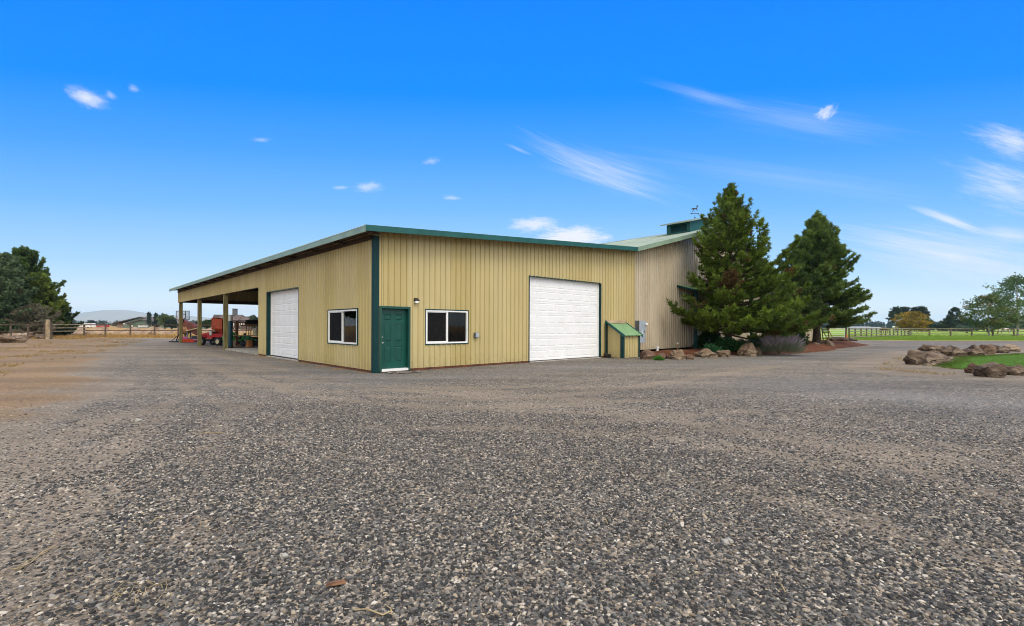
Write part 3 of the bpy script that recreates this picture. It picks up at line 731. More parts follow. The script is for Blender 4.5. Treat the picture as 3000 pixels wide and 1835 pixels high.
w = MB(); w.tube([(22.2, .0, 5.9), (22.2, .0, .3)], .045, 10); w.build('downpipe', MAT['pvc'], barn, True)

# ---------------------------------------------------------------- fittings on the walls (their own things, local frame of the barn)
def fit(name, label, cat, t, s, z=0.0):
    return thing(name, label, cat, loc2w(t, s, z), PSI)
o = fit('wall_lamp', 'small black wall lamp with clear lens above and right of the green entry door', 'wall lamp', 1.52, -.02, 2.42)
w = MB(); w.bbox(-.06, .06, -.03, .0, -.07, .07, .008); w.prism([(-.14, .0), (-.02, .06), (-.02, -.02), (-.12, -.03)], 'x', -.08, .08)
w.build('lamp_housing', MAT['black'], o)
w = MB(); w.bbox(-.06, .06, -.115, -.03, -.11, -.03, .012); w.build('lens', MAT['vinyl'], o)
o = fit('outlet_box', 'small grey weatherproof outlet box on the tan wall right of the front window', 'outlet box', 4.15, -.02, 1.19)
w = MB(); w.bbox(-.085, .085, -.09, .0, -.10, .10, .01); w.build('box_body', MAT['greydark'], o)
w = MB(); w.bbox(-.06, .075, -.125, -.09, -.085, .085, .012); w.build('cover', MAT['greysteel'], o)
o = fit('electrical_cabinet', 'tall blue grey electrical cabinet with round meter on the beige barn wall', 'electrical cabinet', 15.02, .08, .0)
w = MB(); w.bbox(.0, .60, -.34, -.0, .66, 1.86, .012); w.build('cabinet', MAT['greydark'], o)
w = MB(); w.bbox(.012, .59, -.362, -.341, .675, 1.85, .006); w.build('cabinet_door', MAT['greysteel'], o)['label'] = 'pale blue grey cabinet door'
w = MB(); w.bbox(.27, .31, -.385, -.362, 1.16, 1.32, .006); w.build('latch', MAT['pvc'], o)
w = MB(); w.bbox(.47, .52, -.372, -.362, 1.2, 1.33, .003); w.build('warning_plate', MAT['greydark'], o)
w = MB(); w.bbox(.55, .58, -.372, -.362, .86, .9, .003); w.build('hinge', MAT['greydark'], o)
w = MB(); w.bbox(.615, .83, -.28, -.0, 1.35, 1.80, .01); w.build('meter_box', MAT['greysteel'], o)
w = MB(); w.lathe([(0, 0), (.085, 0), (.088, .03), (.08, .1), (.05, .13), (0, .135)], 20, Matrix.Translation((.72, -.28, 1.66)) @ Matrix.Rotation(R(90), 4, 'X')); w.build('meter', MAT['pvc'], o, True)
w = MB(); w.tube([(.06, -.06, .0), (.06, -.06, .66)], .03, 10); w.build('conduit', MAT['pvc'], o, True)

o = fit('pump_house', 'small tan pump house with light green roof against the wall beside the wide garage door', 'pump house', 12.48, 0)
PW, PD = 1.42, .98
def roofz(y): return 1.83+(y)*(1.83-1.2)/PD     # y from 0 (wall) to -PD
w = MB()
siding(w, lambda u, d, z: (u, -PD-d, z), PW, .02, lambda u: 1.19, [], .12)
w.build('wall', MAT['siding'], o, fixn=False)
w = MB()
for x, sg in ((0, -1), (PW, 1)):
    w.quad((x, -PD, .02), (x, -.025, .02), (x, -.025, roofz(0)-.05), (x, -PD, 1.17))
    for k in range(4):
        y = -PD+.14+k*.2286
        w.box(min(x, x+sg*.018), max(x, x+sg*.018), y-.015, y+.015, .03, roofz(y)-.06)
w.build('wall', MAT['siding'], o)
for sg, x in ((1, 0), (-1, PW)):
    w = MB(); w.prism([(x-sg*.03, -PD-.03), (x+sg*.11, -PD-.03), (x+sg*.11, -PD-.002), (x-sg*.002, -PD-.002), (x-sg*.002, -PD+.13), (x-sg*.03, -PD+.13)], 'z', 0, 1.19); w.build('corner_trim', MAT['dgreen'], o)
w = MB(); w.box(-.03, -.002, -.09, -.026, .0, 1.8); w.build('corner_trim', MAT['dgreen'], o)
w = MB()
prf = profile(PW+.12, .1, .2286, .05, .02, .018, True)
for (a_, da), (b_, db) in zip(prf, prf[1:]):
    x0, x1 = -.06+a_, -.06+b_; n = Vector((0, -.55, .83))
    y0, y1 = -.16, -PD-.14
    w.quad((x0, y0, roofz(y0)+da), (x1, y0, roofz(y0)+db), (x1, y1, roofz(y1)+db), (x0, y1, roofz(y1)+da))
w.quad((-.06, -.02, roofz(-.02)-.02), (PW+.06, -.02, roofz(-.02)-.02), (PW+.06, -PD-.14, roofz(-PD-.14)-.02), (-.06, -PD-.14, roofz(-PD-.14)-.02))
w.build('roof', MAT['roof_green'], o, fixn=False)
w = MB(); w.quad((-.07, -.028, roofz(0)+.03), (PW+.07, -.028, roofz(0)+.03), (PW+.07, -.24, roofz(-.24)+.026), (-.07, -.24, roofz(-.24)+.026)); w.build('flashing', MAT['rail_tan'], o)['label'] = 'cream flashing strip'
for x in (-.115, PW+.06):
    w = MB(); w.prism([(-.02, roofz(-.02)+.035), (-PD-.15, roofz(-PD-.15)+.035), (-PD-.15, roofz(-PD-.15)-.09), (-.02, roofz(-.02)-.09)], 'x', x, x+.055)
    w.build('roof_trim', MAT['teal'], o)
o = fit('drain_elbow', 'black round drain elbow on the gravel at the left foot of the pump house', 'drain elbow', 12.28, -.12)
w = MB(); w.tube([(0.02, .04, .24), (.02, .0, .16), (.02, -.08, .10), (.02, -.22, .085)], [.06, .085, .10, .11], 14); w.build('elbow', MAT['black'], o, True)
w = MB(); w.tube([(.02, .04, .24), (.02, .05, 1.72)], .025, 8); w.build('drain_pipe', MAT['dgreen'], o, True)

o = fit('door_mat', 'worn brown door mat with cream pattern on the gravel before the green entry door', 'door mat', .85, -.44, .012)
w = MB(); n = 24
for i in range(n+1):
    x = -.52+1.04*i/n
    wob = .006*math.sin(i*1.3)
    w.v += [(x, -.27, wob), (x, .27, -wob*.5), (x, .27, .012-wob*.5), (x, -.27, .012+wob)]
for i in range(n):
    for k in range(4): w.f.append((i*4+k, i*4+(k+1) % 4, i*4+4+(k+1) % 4, i*4+4+k))
w.f += [(0, 1, 2, 3), (n*4+3, n*4+2, n*4+1, n*4)]
w.build('mat', MAT['mat_dark'], o)
w = MB(); zz = .0185
def strip(p, q, wd):
    p, q = Vector((*p, zz)), Vector((*q, zz)); sd_ = (q-p).normalized().cross(Vector((0, 0, 1)))*wd/2
    w.quad(p+sd_, q+sd_, q-sd_, p-sd_)
strip((-.49, -.24), (.49, -.24), .045); strip((-.49, .24), (.20, .24), .04); strip((-.49, -.21), (-.49, .21), .04); strip((.47, -.20), (.47, .05), .04)
strip((-.33, .10), (.0, .19), .03); strip((0.0, .19), (.33, .08), .03); strip((-.3, -.12), (-.24, .06), .03)
for k in range(7):
    x = -.24+k*.075; strip((x, -.10), (x+.03, .02), .02); strip((x+.03, .02), (x+.055, -.09), .016)
w.build('mat_pattern', MAT['mat_cream'], o)
# ---------------------------------------------------------------- the ground
def smooth(a, b, x):
    k = min(1, max(0, (x-a)/(b-a))); return k*k*(3-2*k)
w = MB()
rings = [0, 40, 90, 180, 400, 900, 2000, 5200]
n = 48
w.v.append((0, 20, -.02))
for r in rings[1:]:
    for k in range(n): w.v.append((r*math.cos(2*math.pi*k/n), 20+r*math.sin(2*math.pi*k/n), -.02))
for k in range(n): w.f.append((0, 1+k, 1+(k+1) % n))
for i in range(len(rings)-2):
    for k in range(n): w.f.append((1+i*n+k, 1+(i+1)*n+k, 1+(i+1)*n+(k+1) % n, 1+i*n+(k+1) % n))
tag(w.build('ground', MAT['earth']), kind='structure')

def dist_poly(x, y, pts):
    best = 1e9
    for (ax, ay), (bx, by) in zip(pts, pts[1:]):
        dx, dy = bx-ax, by-ay; L = dx*dx+dy*dy
        k = 0 if L == 0 else max(0, min(1, ((x-ax)*dx+(y-ay)*dy)/L))
        d_ = math.hypot(x-ax-k*dx, y-ay-k*dy)
        if d_ < best: best = d_
    return best
def spline(pts, n=6):
    out = []; q = [pts[0]]+list(pts)+[pts[-1]]
    for i in range(1, len(q)-2):
        for k in range(n):
            t_ = k/n; p0, p1, p2, p3 = q[i-1], q[i], q[i+1], q[i+2]
            out.append(tuple(.5*((2*p1[c])+(-p0[c]+p2[c])*t_+(2*p0[c]-5*p1[c]+4*p2[c]-p3[c])*t_*t_+(-p0[c]+3*p1[c]-3*p2[c]+p3[c])*t_**3) for c in (0, 1)))
    return out+[pts[-1]]
def gp(*uv): return [tuple(gnd(u, v)[:2]) for u, v in uv]
TRACKS = [   # packed, dusty wheel lanes
    (gp((430, 1000), (520, 1020), (700, 1060), (900, 1110), (1200, 1140), (1600, 1160), (2000, 1120), (2250, 1075)), 1.1, .55),
    (gp((330, 1003), (420, 1030), (600, 1080), (760, 1130)), .8, .4),
    (gp((1250, 1180), (1700, 1190), (2200, 1260), (3000, 1400)), .8, .5),
    (gp((1400, 1260), (1900, 1280), (2400, 1370), (3000, 1480)), .5, .38),
    (gp((2050, 1420), (2500, 1500), (3000, 1640)), .4, .35),
    (gp((0, 1640), (180, 1500), (420, 1400)), .35, .55),
    (gp((0, 1300), (300, 1240), (520, 1190)), .7, .45),
    (gp((1950, 1075), (2300, 1052), (2700, 1020)), .8, .12),
]
FRESH = [    # newer blue grey gravel
    (gp((900, 1085), (1110, 1118), (1500, 1085), (1800, 1070), (2200, 1060), (2500, 1028), (3000, 1012)), 1.5, .9),
    (gp((2350, 1130), (3000, 1200)), 2.2, .7),
    (gp((480, 1045), (760, 1065), (900, 1080)), 1.2, .55),
]
ISLAND = gp((2560, 1082), (2620, 1050), (2700, 1032), (2840, 1022), (2990, 1016), (3300, 1010), (3900, 1040), (3300, 1125), (2950, 1112), (2760, 1100))
def inside(x, y, pg):
    c = False; j = len(pg)-1
    for i in range(len(pg)):
        (xi, yi), (xj, yj) = pg[i], pg[j]
        if (yi > y) != (yj > y) and x < (xj-xi)*(y-yi)/(yj-yi)+xi: c = not c
        j = i
    return c
def edge_dist(x, y, pg): return dist_poly(x, y, pg+[pg[0]])
BED = [tuple(loc2w(t_, s_)[:2]) for t_, s_ in ((14.05, .6), (14.0, -1.2), (14.7, -1.75), (17.5, -2.6), (20.5, -3.9), (24.5, -5.2), (29, -5.6), (34, -5.0), (39, -5.0), (44, -5.0), (47.3, -4.0), (49.3, -1.6), (49.5, 2), (47, 1.2), (30, .6), (16, .6))]
LEFT_EDGE = gp((0, 1075), (120, 1045), (200, 1020), (270, 1002), (330, 996))
RUTS = []     # narrow wheel marks, in pairs
for pts, am in ((gp((420, 1002), (560, 1040), (760, 1090), (1050, 1140), (1500, 1150), (1900, 1110), (2200, 1070), (2600, 1030)), .5),
                (gp((380, 1004), (470, 1045), (640, 1120), (1000, 1210), (1600, 1215), (2200, 1180), (3000, 1150)), .38),
                (gp((700, 1110), (1200, 1165), (1900, 1200), (2500, 1290), (3000, 1400)), .45),
                (gp((1000, 1290), (1600, 1300), (2200, 1370), (3000, 1560)), .34),
                (gp((2000, 1060), (2280, 1046), (2500, 1030), (2800, 1012)), -.35),
                (gp((100, 1700), (300, 1400), (520, 1220), (800, 1120), (1000, 1105)), .4),
                (gp((-100, 1420), (180, 1280), (420, 1150), (520, 1060), (480, 1010)), .36)):
    sp_ = spline(pts)
    for sg in (-.85, .85):
        o_ = []
        for i, p in enumerate(sp_):
            a_, b_ = sp_[max(0, i-1)], sp_[min(len(sp_)-1, i+1)]; dx, dy = b_[0]-a_[0], b_[1]-a_[1]; l_ = math.hypot(dx, dy) or 1
            o_.append((p[0]-dy/l_*sg, p[1]+dx/l_*sg))
        RUTS.append((o_, am, min(p[0] for p in o_)-1, max(p[0] for p in o_)+1, min(p[1] for p in o_)-1, max(p[1] for p in o_)+1))
def attrs(x, y):
    nz = mnoise.noise(Vector((x*.35, y*.35, 0)))
    dirt = .36+.14*nz
    for pts, wd, am in TRACKS:
        d_ = dist_poly(x, y, pts); dirt += am*math.exp(-(d_/wd)**2)
    fresh = 0
    for pts, wd, am in FRESH:
        d_ = dist_poly(x, y, pts); fresh = max(fresh, am*math.exp(-(d_/wd)**2))
    for pts, am, xa, xb, ya, yb in RUTS:
        if xa < x < xb and ya < y < yb:
            d_ = dist_poly(x, y, pts); dirt += am*(math.exp(-(d_/.17)**2)-.55*math.exp(-((d_-.42)/.16)**2))
    dirt -= .55*fresh
    # earthy verge on the left: everything left of the lane
    dry = 0
    lane = -.8*y-.1 if y < 20 else -16.1-.75*(y-20)
    lf = lane-x+1.6*nz
    dirt += .75*smooth(-1.0-y*.06, 1.0+y*.12, lf)
    dry += .95*smooth(-.4, 3.2, lf)*smooth(4, 10, y)
    if y > 52: dry += smooth(52, 58, y+1.5*nz)*.8*(1 if x < 0 else 0); dirt += smooth(50, 56, y)*.5*(1 if x < 0 else 0)
    # straw coloured apron round the island
    e_ = edge_dist(x, y, ISLAND); ins = inside(x, y, ISLAND)
    k = 1 if ins else smooth(1.8, .2, e_+.5*nz)
    dirt += .9*k; fresh *= 1-k; dry += .12*k
    # litter along the foot of the walls
    t_, s_ = w2loc(x, y)
    if -.9 < t_ < 0 and 0 < s_ < 14: dirt += .5*smooth(-.6, -.05, t_); dry += .35*smooth(-.5, -.05, t_)
    if t_ > -.5 and s_ > 14: dirt += .25
    if 12 < t_ < 52 and -9 < s_ < 2:
        bd_ = edge_dist(x, y, BED)
        if not inside(x, y, BED): dirt += .7*smooth(.75, .1, bd_+.25*nz); fresh *= smooth(.1, .8, bd_)
    return dirt, dry, fresh
xs = [-90+i*1.5 for i in range(47)]+[-19.6+i*.22 for i in range(178)]+[20+i*1.0 for i in range(80)]
ys = [-6+i*.5 for i in range(16)]+[2+i*.2 for i in range(75)]+[17+i*.5 for i in range(29)]+[31.5+i*1.0 for i in range(29)]
def road_end(x): return 57.5+.6*math.sin(x*.35) if x > 0 else 55.5+1.2*mnoise.noise(Vector((x*.2, 3, 0)))
w = MB(); at_d = []; at_y = []; at_f = []
idx = {}
for j, y in enumerate(ys):
    for i, x in enumerate(xs):
        idx[i, j] = len(w.v); w.v.append((x, min(y, road_end(x)), .004)); a_ = attrs(x, y); at_d.append(a_[0]); at_y.append(a_[1]); at_f.append(a_[2])
for j in range(len(ys)-1):
    for i in range(len(xs)-1):
        w.f.append((idx[i, j], idx[i+1, j], idx[i+1, j+1], idx[i, j+1]))
me = w.mesh('driveway')
for nm, data in (('dirt', at_d), ('dry', at_y), ('fresh', at_f)):
    a_ = me.attributes.new(nm, 'FLOAT', 'POINT'); a_.data.foreach_set('value', data)
drv = tag(link('driveway', me, None, MAT['gravel']), kind='structure')

# loose pebbles lying on the gravel near the viewer
w = MB(); dens = []
gx = [-12+i*.2 for i in range(121)]; gy = [1.0+i*.2 for i in range(60)]
for j, y in enumerate(gy):
    for i, x in enumerate(gx):
        w.v.append((x, y, .004)); r_ = math.hypot(x*.8, y)
        base_d = 3900*smooth(9.0, 2.6, r_)**1.0+700*smooth(13, 6, r_)
        d_, y_, f_ = attrs(x, y); n_ = mnoise.noise(Vector((x*.9, y*.9, 5)))+.6*mnoise.noise(Vector((x*2.3, y*2.3, 9)))
        cover = 1-.80*smooth(.40, .92, d_+.50*n_)
        vis = 1 if abs(x) < 1.15*y+1.8 else 0
        dens.append(base_d*cover*vis)
for j in range(len(gy)-1):
    for i in range(len(gx)-1):
        k = j*len(gx)+i; w.f.append((k, k+1, k+1+len(gx), k+len(gx)))
me = w.mesh('gravel'); a_ = me.attributes.new('dens', 'FLOAT', 'POINT'); a_.data.foreach_set('value', dens)
grv = tag(link('gravel', me, None, MAT['pebble']), kind='stuff', label='loose grey pebbles covering the foreground of the yard')
ng = bpy.data.node_groups.new('pebbles', 'GeometryNodeTree')
ng.interface.new_socket('Geometry', in_out='INPUT', socket_type='NodeSocketGeometry'); ng.interface.new_socket('Geometry', in_out='OUTPUT', socket_type='NodeSocketGeometry')
g = NT(ng); gi = g.new('NodeGroupInput'); go = g.new('NodeGroupOutput')
dp = g.new('GeometryNodeDistributePointsOnFaces', distribute_method='RANDOM'); g.put(dp, 'Mesh', gi.outputs[0])
na = g.new('GeometryNodeInputNamedAttribute', data_type='FLOAT'); na.inputs['Name'].default_value = 'dens'; g.put(dp, 'Density', na.outputs['Attribute']); dp.inputs['Seed'].default_value = 4
jn = g.new('GeometryNodeJoinGeometry')
for k in range(5):
    ico = g.new('GeometryNodeMeshIcoSphere'); ico.inputs['Radius'].default_value = 1; ico.inputs['Subdivisions'].default_value = 2
    sp = g.new('GeometryNodeSetPosition'); g.put(sp, 'Geometry', ico.outputs[0])
    nt_ = g.new('ShaderNodeTexNoise'); nt_.inputs['Scale'].default_value = .9; nt_.inputs['Detail'].default_value = 1
    ps = g.new('GeometryNodeInputPosition'); va = g.new('ShaderNodeVectorMath', operation='ADD'); g.put(va, 0, ps.outputs[0]); va.inputs[1].default_value = (k*7.3, k*3.1, k*5.7); g.put(nt_, 'Vector', va.outputs[0])
    vs_ = g.new('ShaderNodeVectorMath', operation='SUBTRACT'); g.put(vs_, 0, nt_.outputs['Color']); vs_.inputs[1].default_value = (.5, .5, .5)
    sc_ = g.new('ShaderNodeVectorMath', operation='SCALE'); g.put(sc_, 0, vs_.outputs[0]); sc_.inputs['Scale'].default_value = 1.5
    g.put(sp, 'Offset', sc_.outputs[0])
    ss = g.new('GeometryNodeSetShadeSmooth'); g.put(ss, 'Geometry', sp.outputs[0])
    ti = g.new('GeometryNodeGeometryToInstance'); g.l.new(ss.outputs[0], ti.inputs[0]); g.l.new(ti.outputs[0], jn.inputs[0])
ip = g.new('GeometryNodeInstanceOnPoints'); g.put(ip, 'Points', dp.outputs['Points']); g.put(ip, 'Instance', jn.outputs[0]); ip.inputs['Pick Instance'].default_value = True
rr = g.new('FunctionNodeRandomValue', data_type='FLOAT_VECTOR'); rr.inputs['Min'].default_value = (-.45, -.45, 0); rr.inputs['Max'].default_value = (.45, .45, 6.28); g.put(ip, 'Rotation', rr.outputs['Value'])
rs = g.new('FunctionNodeRandomValue', data_type='FLOAT_VECTOR'); rs.inputs['Min'].default_value = (.009, .007, .005); rs.inputs['Max'].default_value = (.018, .013, .0105); rs.inputs['Seed'].default_value = 3
rp = g.new('FunctionNodeRandomValue', data_type='FLOAT'); rp.inputs['Min'].default_value = .4; rp.inputs['Max'].default_value = 1.3; rp.inputs['Seed'].default_value = 8
mv = g.new('ShaderNodeVectorMath', operation='SCALE'); g.put(mv, 0, rs.outputs['Value']); g.l.new(rp.outputs[1], mv.inputs['Scale']); g.put(ip, 'Scale', mv.outputs[0])
st = g.new('GeometryNodeStoreNamedAttribute', data_type='FLOAT', domain='INSTANCE'); g.l.new(ip.outputs[0], st.inputs['Geometry']); st.inputs['Name'].default_value = 'rnd'
rc = g.new('FunctionNodeRandomValue', data_type='FLOAT'); rc.inputs['Seed'].default_value = 21
g.l.new(rc.outputs[1], st.inputs['Value'])
smt = g.new('GeometryNodeSetMaterial'); g.l.new(st.outputs[0], smt.inputs['Geometry']); smt.inputs['Material'].default_value = MAT['pebble']
g.l.new(smt.outputs[0], go.inputs[0])
md = grv.modifiers.new('pebbles', 'NODES'); md.node_group = ng

def patch(name, poly, z, mat, cell=.5, hfun=None, jit=.0):
    """a sheet with an uneven outline, cut from a grid"""
    x0, x1 = min(p[0] for p in poly), max(p[0] for p in poly); y0, y1 = min(p[1] for p in poly), max(p[1] for p in poly)
    w = MB(); nx, ny = int((x1-x0)/cell)+3, int((y1-y0)/cell)+3; ids = {}
    for j in range(ny):
        for i in range(nx):
            x, y = x0-cell+i*cell, y0-cell+j*cell
            ox, oy = jit*mnoise.noise(Vector((x*.8, y*.8, 1))), jit*mnoise.noise(Vector((x*.8, y*.8, 7)))
            if inside(x+ox, y+oy, poly):
                ids[i, j] = len(w.v); e_ = edge_dist(x, y, poly); w.v.append((x, y, z+(hfun(x, y, e_) if hfun else 0)))
    for (i, j) in list(ids):
        q = [(i, j), (i+1, j), (i+1, j+1), (i, j+1)]
        if all(k in ids for k in q): w.f.append(tuple(ids[k] for k in q))
        else:
            tr = [k for k in q if k in ids]
            if len(tr) == 3: w.f.append(tuple(ids[k] for k in tr))
    o = w.build(name, mat, smooth=True); return o
# pasture beyond the road
w = MB(); px_ = [8+i*4 for i in range(70)]
pts = [(x, 58.6+.5*mnoise.noise(Vector((x*.3, 0, 0)))+(2.0 if x < 42 else 0), .008) for x in px_]
for x, y, z in pts: w.v += [(x, y, z), (x*2.4, y+90, z), (x*6.5, 420, z)]
for i in range(len(pts)-1):
    for k in range(2): w.f.append((3*i+k, 3*i+3+k, 3*i+4+k, 3*i+1+k))
tag(w.build('field', MAT['pasture']), kind='structure')
w = MB(); pts = [(x, road_end(x)-.5+.3*mnoise.noise(Vector((x*.8, 0, 0))), .0065) for x in [24+i*1.0 for i in range(60)]]
for x, y, z in pts: w.v += [(x, y, z), (x, y+1.3+.9*mnoise.noise(Vector((x*.4, 5, 0)))+(1.6 if x < 44 else 0), z)]
for i in range(len(pts)-1): w.f.append((2*i, 2*i+2, 2*i+3, 2*i+1))
tag(w.build('road_verge', MAT['earth']), kind='structure')
LAWN = gp((2735, 1077), (2790, 1060), (2800, 1049), (2900, 1043), (3000, 1037), (3400, 1030), (3900, 1050), (3200, 1105), (2985, 1078), (2830, 1086))
tag(patch('lawn', LAWN, .012, MAT['lawn'], .25, lambda x, y, e: .05*smooth(0, .8, e), .35), kind='structure')
def bed_h(x, y, e_):
    t_, s_ = w2loc(x, y); k = smooth(0, 1.6, e_)
    return .26*k+.04*k*mnoise.noise(Vector((x*1.2, y*1.2, 0)))
bed = tag(patch('flower_bed', BED, .006, MAT['bedsoil'], .22, bed_h, .3), kind='structure')
def bedz(x, y): return .006+bed_h(x, y, edge_dist(x, y, BED)) if inside(x, y, BED) else .004

# ---------------------------------------------------------------- distant ridge
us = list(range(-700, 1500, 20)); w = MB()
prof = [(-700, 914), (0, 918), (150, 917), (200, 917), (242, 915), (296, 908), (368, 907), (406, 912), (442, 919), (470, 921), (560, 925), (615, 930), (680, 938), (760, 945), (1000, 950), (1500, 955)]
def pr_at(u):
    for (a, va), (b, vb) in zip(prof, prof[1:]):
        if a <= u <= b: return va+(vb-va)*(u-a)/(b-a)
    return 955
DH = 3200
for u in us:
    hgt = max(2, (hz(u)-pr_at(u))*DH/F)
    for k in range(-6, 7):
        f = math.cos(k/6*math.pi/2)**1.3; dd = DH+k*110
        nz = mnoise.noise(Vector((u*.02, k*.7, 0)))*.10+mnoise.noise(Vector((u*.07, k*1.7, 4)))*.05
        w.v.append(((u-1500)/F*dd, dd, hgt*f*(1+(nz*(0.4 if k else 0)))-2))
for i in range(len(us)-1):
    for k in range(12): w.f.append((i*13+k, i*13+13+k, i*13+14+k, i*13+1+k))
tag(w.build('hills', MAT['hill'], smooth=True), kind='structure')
# ---------------------------------------------------------------- boulders
def rock_mesh(name, sx, sy, sz, seed, mat, cuts=9, rough=.15, flat=.35):
    """an angular boulder: a sphere cut by random planes, then roughened; stands on z = 0"""
    rnd = random.Random(seed)
    planes = []
    for _ in range(cuts):
        n = Vector((rnd.gauss(0, 1), rnd.gauss(0, 1), rnd.gauss(.15, .8))).normalized(); planes.append((n, rnd.uniform(.5, .9)))
    planes.append((Vector((rnd.uniform(-.2, .2), rnd.uniform(-.2, .2), 1)).normalized(), rnd.uniform(.6, .8)))
    off = Vector((seed*3.1, seed*1.7, seed*.9))
    hb = bmesh.new()                                     # chunky core: the hull of a few scattered points
    for k in range(cuts*2):
        d_ = Vector((rnd.gauss(0, 1), rnd.gauss(0, 1), rnd.gauss(.1, .75))).normalized(); hb.verts.new(d_*rnd.uniform(.72, 1.05))
    hr = bmesh.ops.convex_hull(hb, input=hb.verts[:]); bmesh.ops.delete(hb, geom=[g for g in hr['geom_interior'] if isinstance(g, bmesh.types.BMVert)], context='VERTS')
    hb.normal_update(); planes = [(f.normal.copy(), max(.35, f.normal.dot(f.verts[0].co))) for f in hb.faces]; hb.free()
    bm = bmesh.new(); bmesh.ops.create_icosphere(bm, subdivisions=4, radius=1)
    for v in bm.verts:
        d_ = v.co.normalized(); r = 1.0
        for n, k in planes:
            c = d_.dot(n)
            if c > .05: r = min(r, k/c)
        p = d_*r
        ns = mnoise.noise(p*1.6+off)*rough*.6+mnoise.noise(p*4+off)*rough*.6-abs(mnoise.noise(p*2.3+off))*rough*1.1+mnoise.noise(p*10+off)*rough*.3
        strata = .03*math.sin((p.z*9+mnoise.noise(p*1.3+off)*3))
        v.co = p*(1+ns)+Vector((d_.x, d_.y, 0))*strata
        if v.co.z < -flat: v.co.z = -flat-(-flat-v.co.z)*.25
    zs = [v.co.z for v in bm.verts]; zmin, zmax = min(zs), max(zs)
    xs_ = [v.co.x for v in bm.verts]; ys_ = [v.co.y for v in bm.verts]
    for v in bm.verts:
        v.co = Vector(((v.co.x-(min(xs_)+max(xs_))/2)/(max(xs_)-min(xs_))*sx, (v.co.y-(min(ys_)+max(ys_))/2)/(max(ys_)-min(ys_))*sy, (v.co.z-zmin)/(zmax-zmin)*sz*1.08-sz*.08))
    me = bpy.data.meshes.new(name); bm.to_mesh(me); bm.free()
    me.polygons.foreach_set('use_smooth', [True]*len(me.polygons))
    try: me.set_sharp_from_angle(angle=R(24))
    except Exception: pass
    me.materials.append(mat); return me
def boulder(u0, u1, vt, vb, seed, mat, label, group, deep=.8, z=0.0, name='boulder', rz=None, **k):
    """stands on the ground where its foot is seen, as wide and tall as it looks"""
    uc = (u0+u1)/2; p = gnd(uc, vb, z); sx = (u1-u0)/F*p.y; sz = (vb-vt)/F*p.y*1.0; sy = sx*deep
    q = p+Vector((p.x, p.y, 0)).normalized()*sy*.42; f = q.y/p.y; q.z = z
    zz = z if z else bedz(q.x, q.y)*.5
    o = link(name, rock_mesh(name, sx*f, sy, sz*1.02*f, seed, mat, **k), None, None, (q.x, q.y, zz-.02), -math.atan2(q.x, q.y)+(rz or 0))
    return tag(o, label, 'boulder', group)
GI = 'boulders edging the lawn island'
def zi(x, y): return 2480+x*.2389, 780+y*.2389
def isl(x0, x1, y0, y1, *a, **k):
    (u0, v0), (u1, v1) = zi(x0, y0), zi(x1, y1); return boulder(u0, u1, v0, v1, *a, GI, **k)
isl(762, 1222, 1038, 1222, 3, MAT['rock_grey'], 'largest grey brown boulder at the tip of the lawn island', deep=.85)
isl(900, 1172, 962, 1062, 12, MAT['rock_grey'], 'low brown boulder directly behind the largest island boulder', deep=.8)
isl(1180, 1455, 976, 1112, 21, MAT['rock_grey'], 'brown sloping boulder just right of the largest island boulder', deep=.8)
isl(1450, 1662, 962, 1104, 32, MAT['rock_grey'], 'rounded reddish boulder third along the back row of the island', deep=.9)
isl(1585, 1802, 960, 1082, 43, MAT['rock_red'], 'dark boulder leaning on the rounded reddish island boulder', deep=.9)
isl(1770, 1978, 966, 1068, 54, MAT['rock_grey'], 'smooth low boulder near the far end of the back row', deep=.8)
isl(1930, 2102, 958, 1048, 66, MAT['rock_pale'], 'pale layered boulder ending the back row of the island', deep=.7)
isl(1480, 1690, 1190, 1322, 71, MAT['rock_red'], 'reddish wedge boulder at the front edge of the lawn', deep=.8)
isl(1610, 1930, 1178, 1368, 85, MAT['rock_grey'], 'big cracked boulder in front of the lawn beside the wedge', deep=.7)
isl(1895, 2200, 1204, 1342, 97, MAT['rock_grey'], 'flat topped boulder at the right edge of the picture', deep=.7)
GB = 'boulders edging the bark bed by the barn'
def zb(x, y): return 1800+x*.3715, 520+y*.3715
def bd(x0, x1, y0, y1, *a, **k):
    (u0, v0), (u1, v1) = zb(x0, y0), zb(x1, y1); return boulder(u0, u1, v0, v1, *a, GB, **k)
bd(198, 325, 1360, 1438, 101, MAT['rock_red'], 'brown angular boulder touching the pump house end of the bed', deep=.8)
bd(340, 408, 1382, 1432, 102, MAT['rock_red'], 'small dark boulder second from the pump house', deep=.8)
bd(405, 450, 1392, 1432, 103, MAT['rock_red'], 'smallest rock squeezed against the pointed tan boulder', deep=.9)
bd(440, 565, 1358, 1438, 104, MAT['rock_tan'], 'pointed tan boulder in front of the barn wall', deep=.8)
bd(550, 628, 1395, 1438, 105, MAT['rock_red'], 'low flat brown rock right of the pointed tan boulder', deep=.7)
bd(632, 812, 1350, 1422, 106, MAT['rock_tan'], 'long rounded pinkish boulder left of the pine trunk', deep=.6)
bd(795, 912, 1360, 1420, 107, MAT['rock_tan'], 'pale flat boulder lying against the long rounded one', deep=.7)
bd(975, 1128, 1303, 1412, 108, MAT['rock_tan'], 'tallest pale boulder in the bed beside the lavender sage', deep=.8)
bd(1105, 1176, 1335, 1402, 109, MAT['rock_tan'], 'boulder leaning on the tallest pale boulder of the bed', deep=.9)
def zt(x, y): return 2240+x*.3053, 600+y*.3053
def td(x0, x1, y0, y1, *a, **k):
    (u0, v0), (u1, v1) = zt(x0, y0), zt(x1, y1); return boulder(u0, u1, v0, v1, *a, GB, **k)
td(535, 662, 1308, 1372, 110, MAT['rock_grey'], 'grey rounded boulder at the foot of the farther pine', deep=.8)
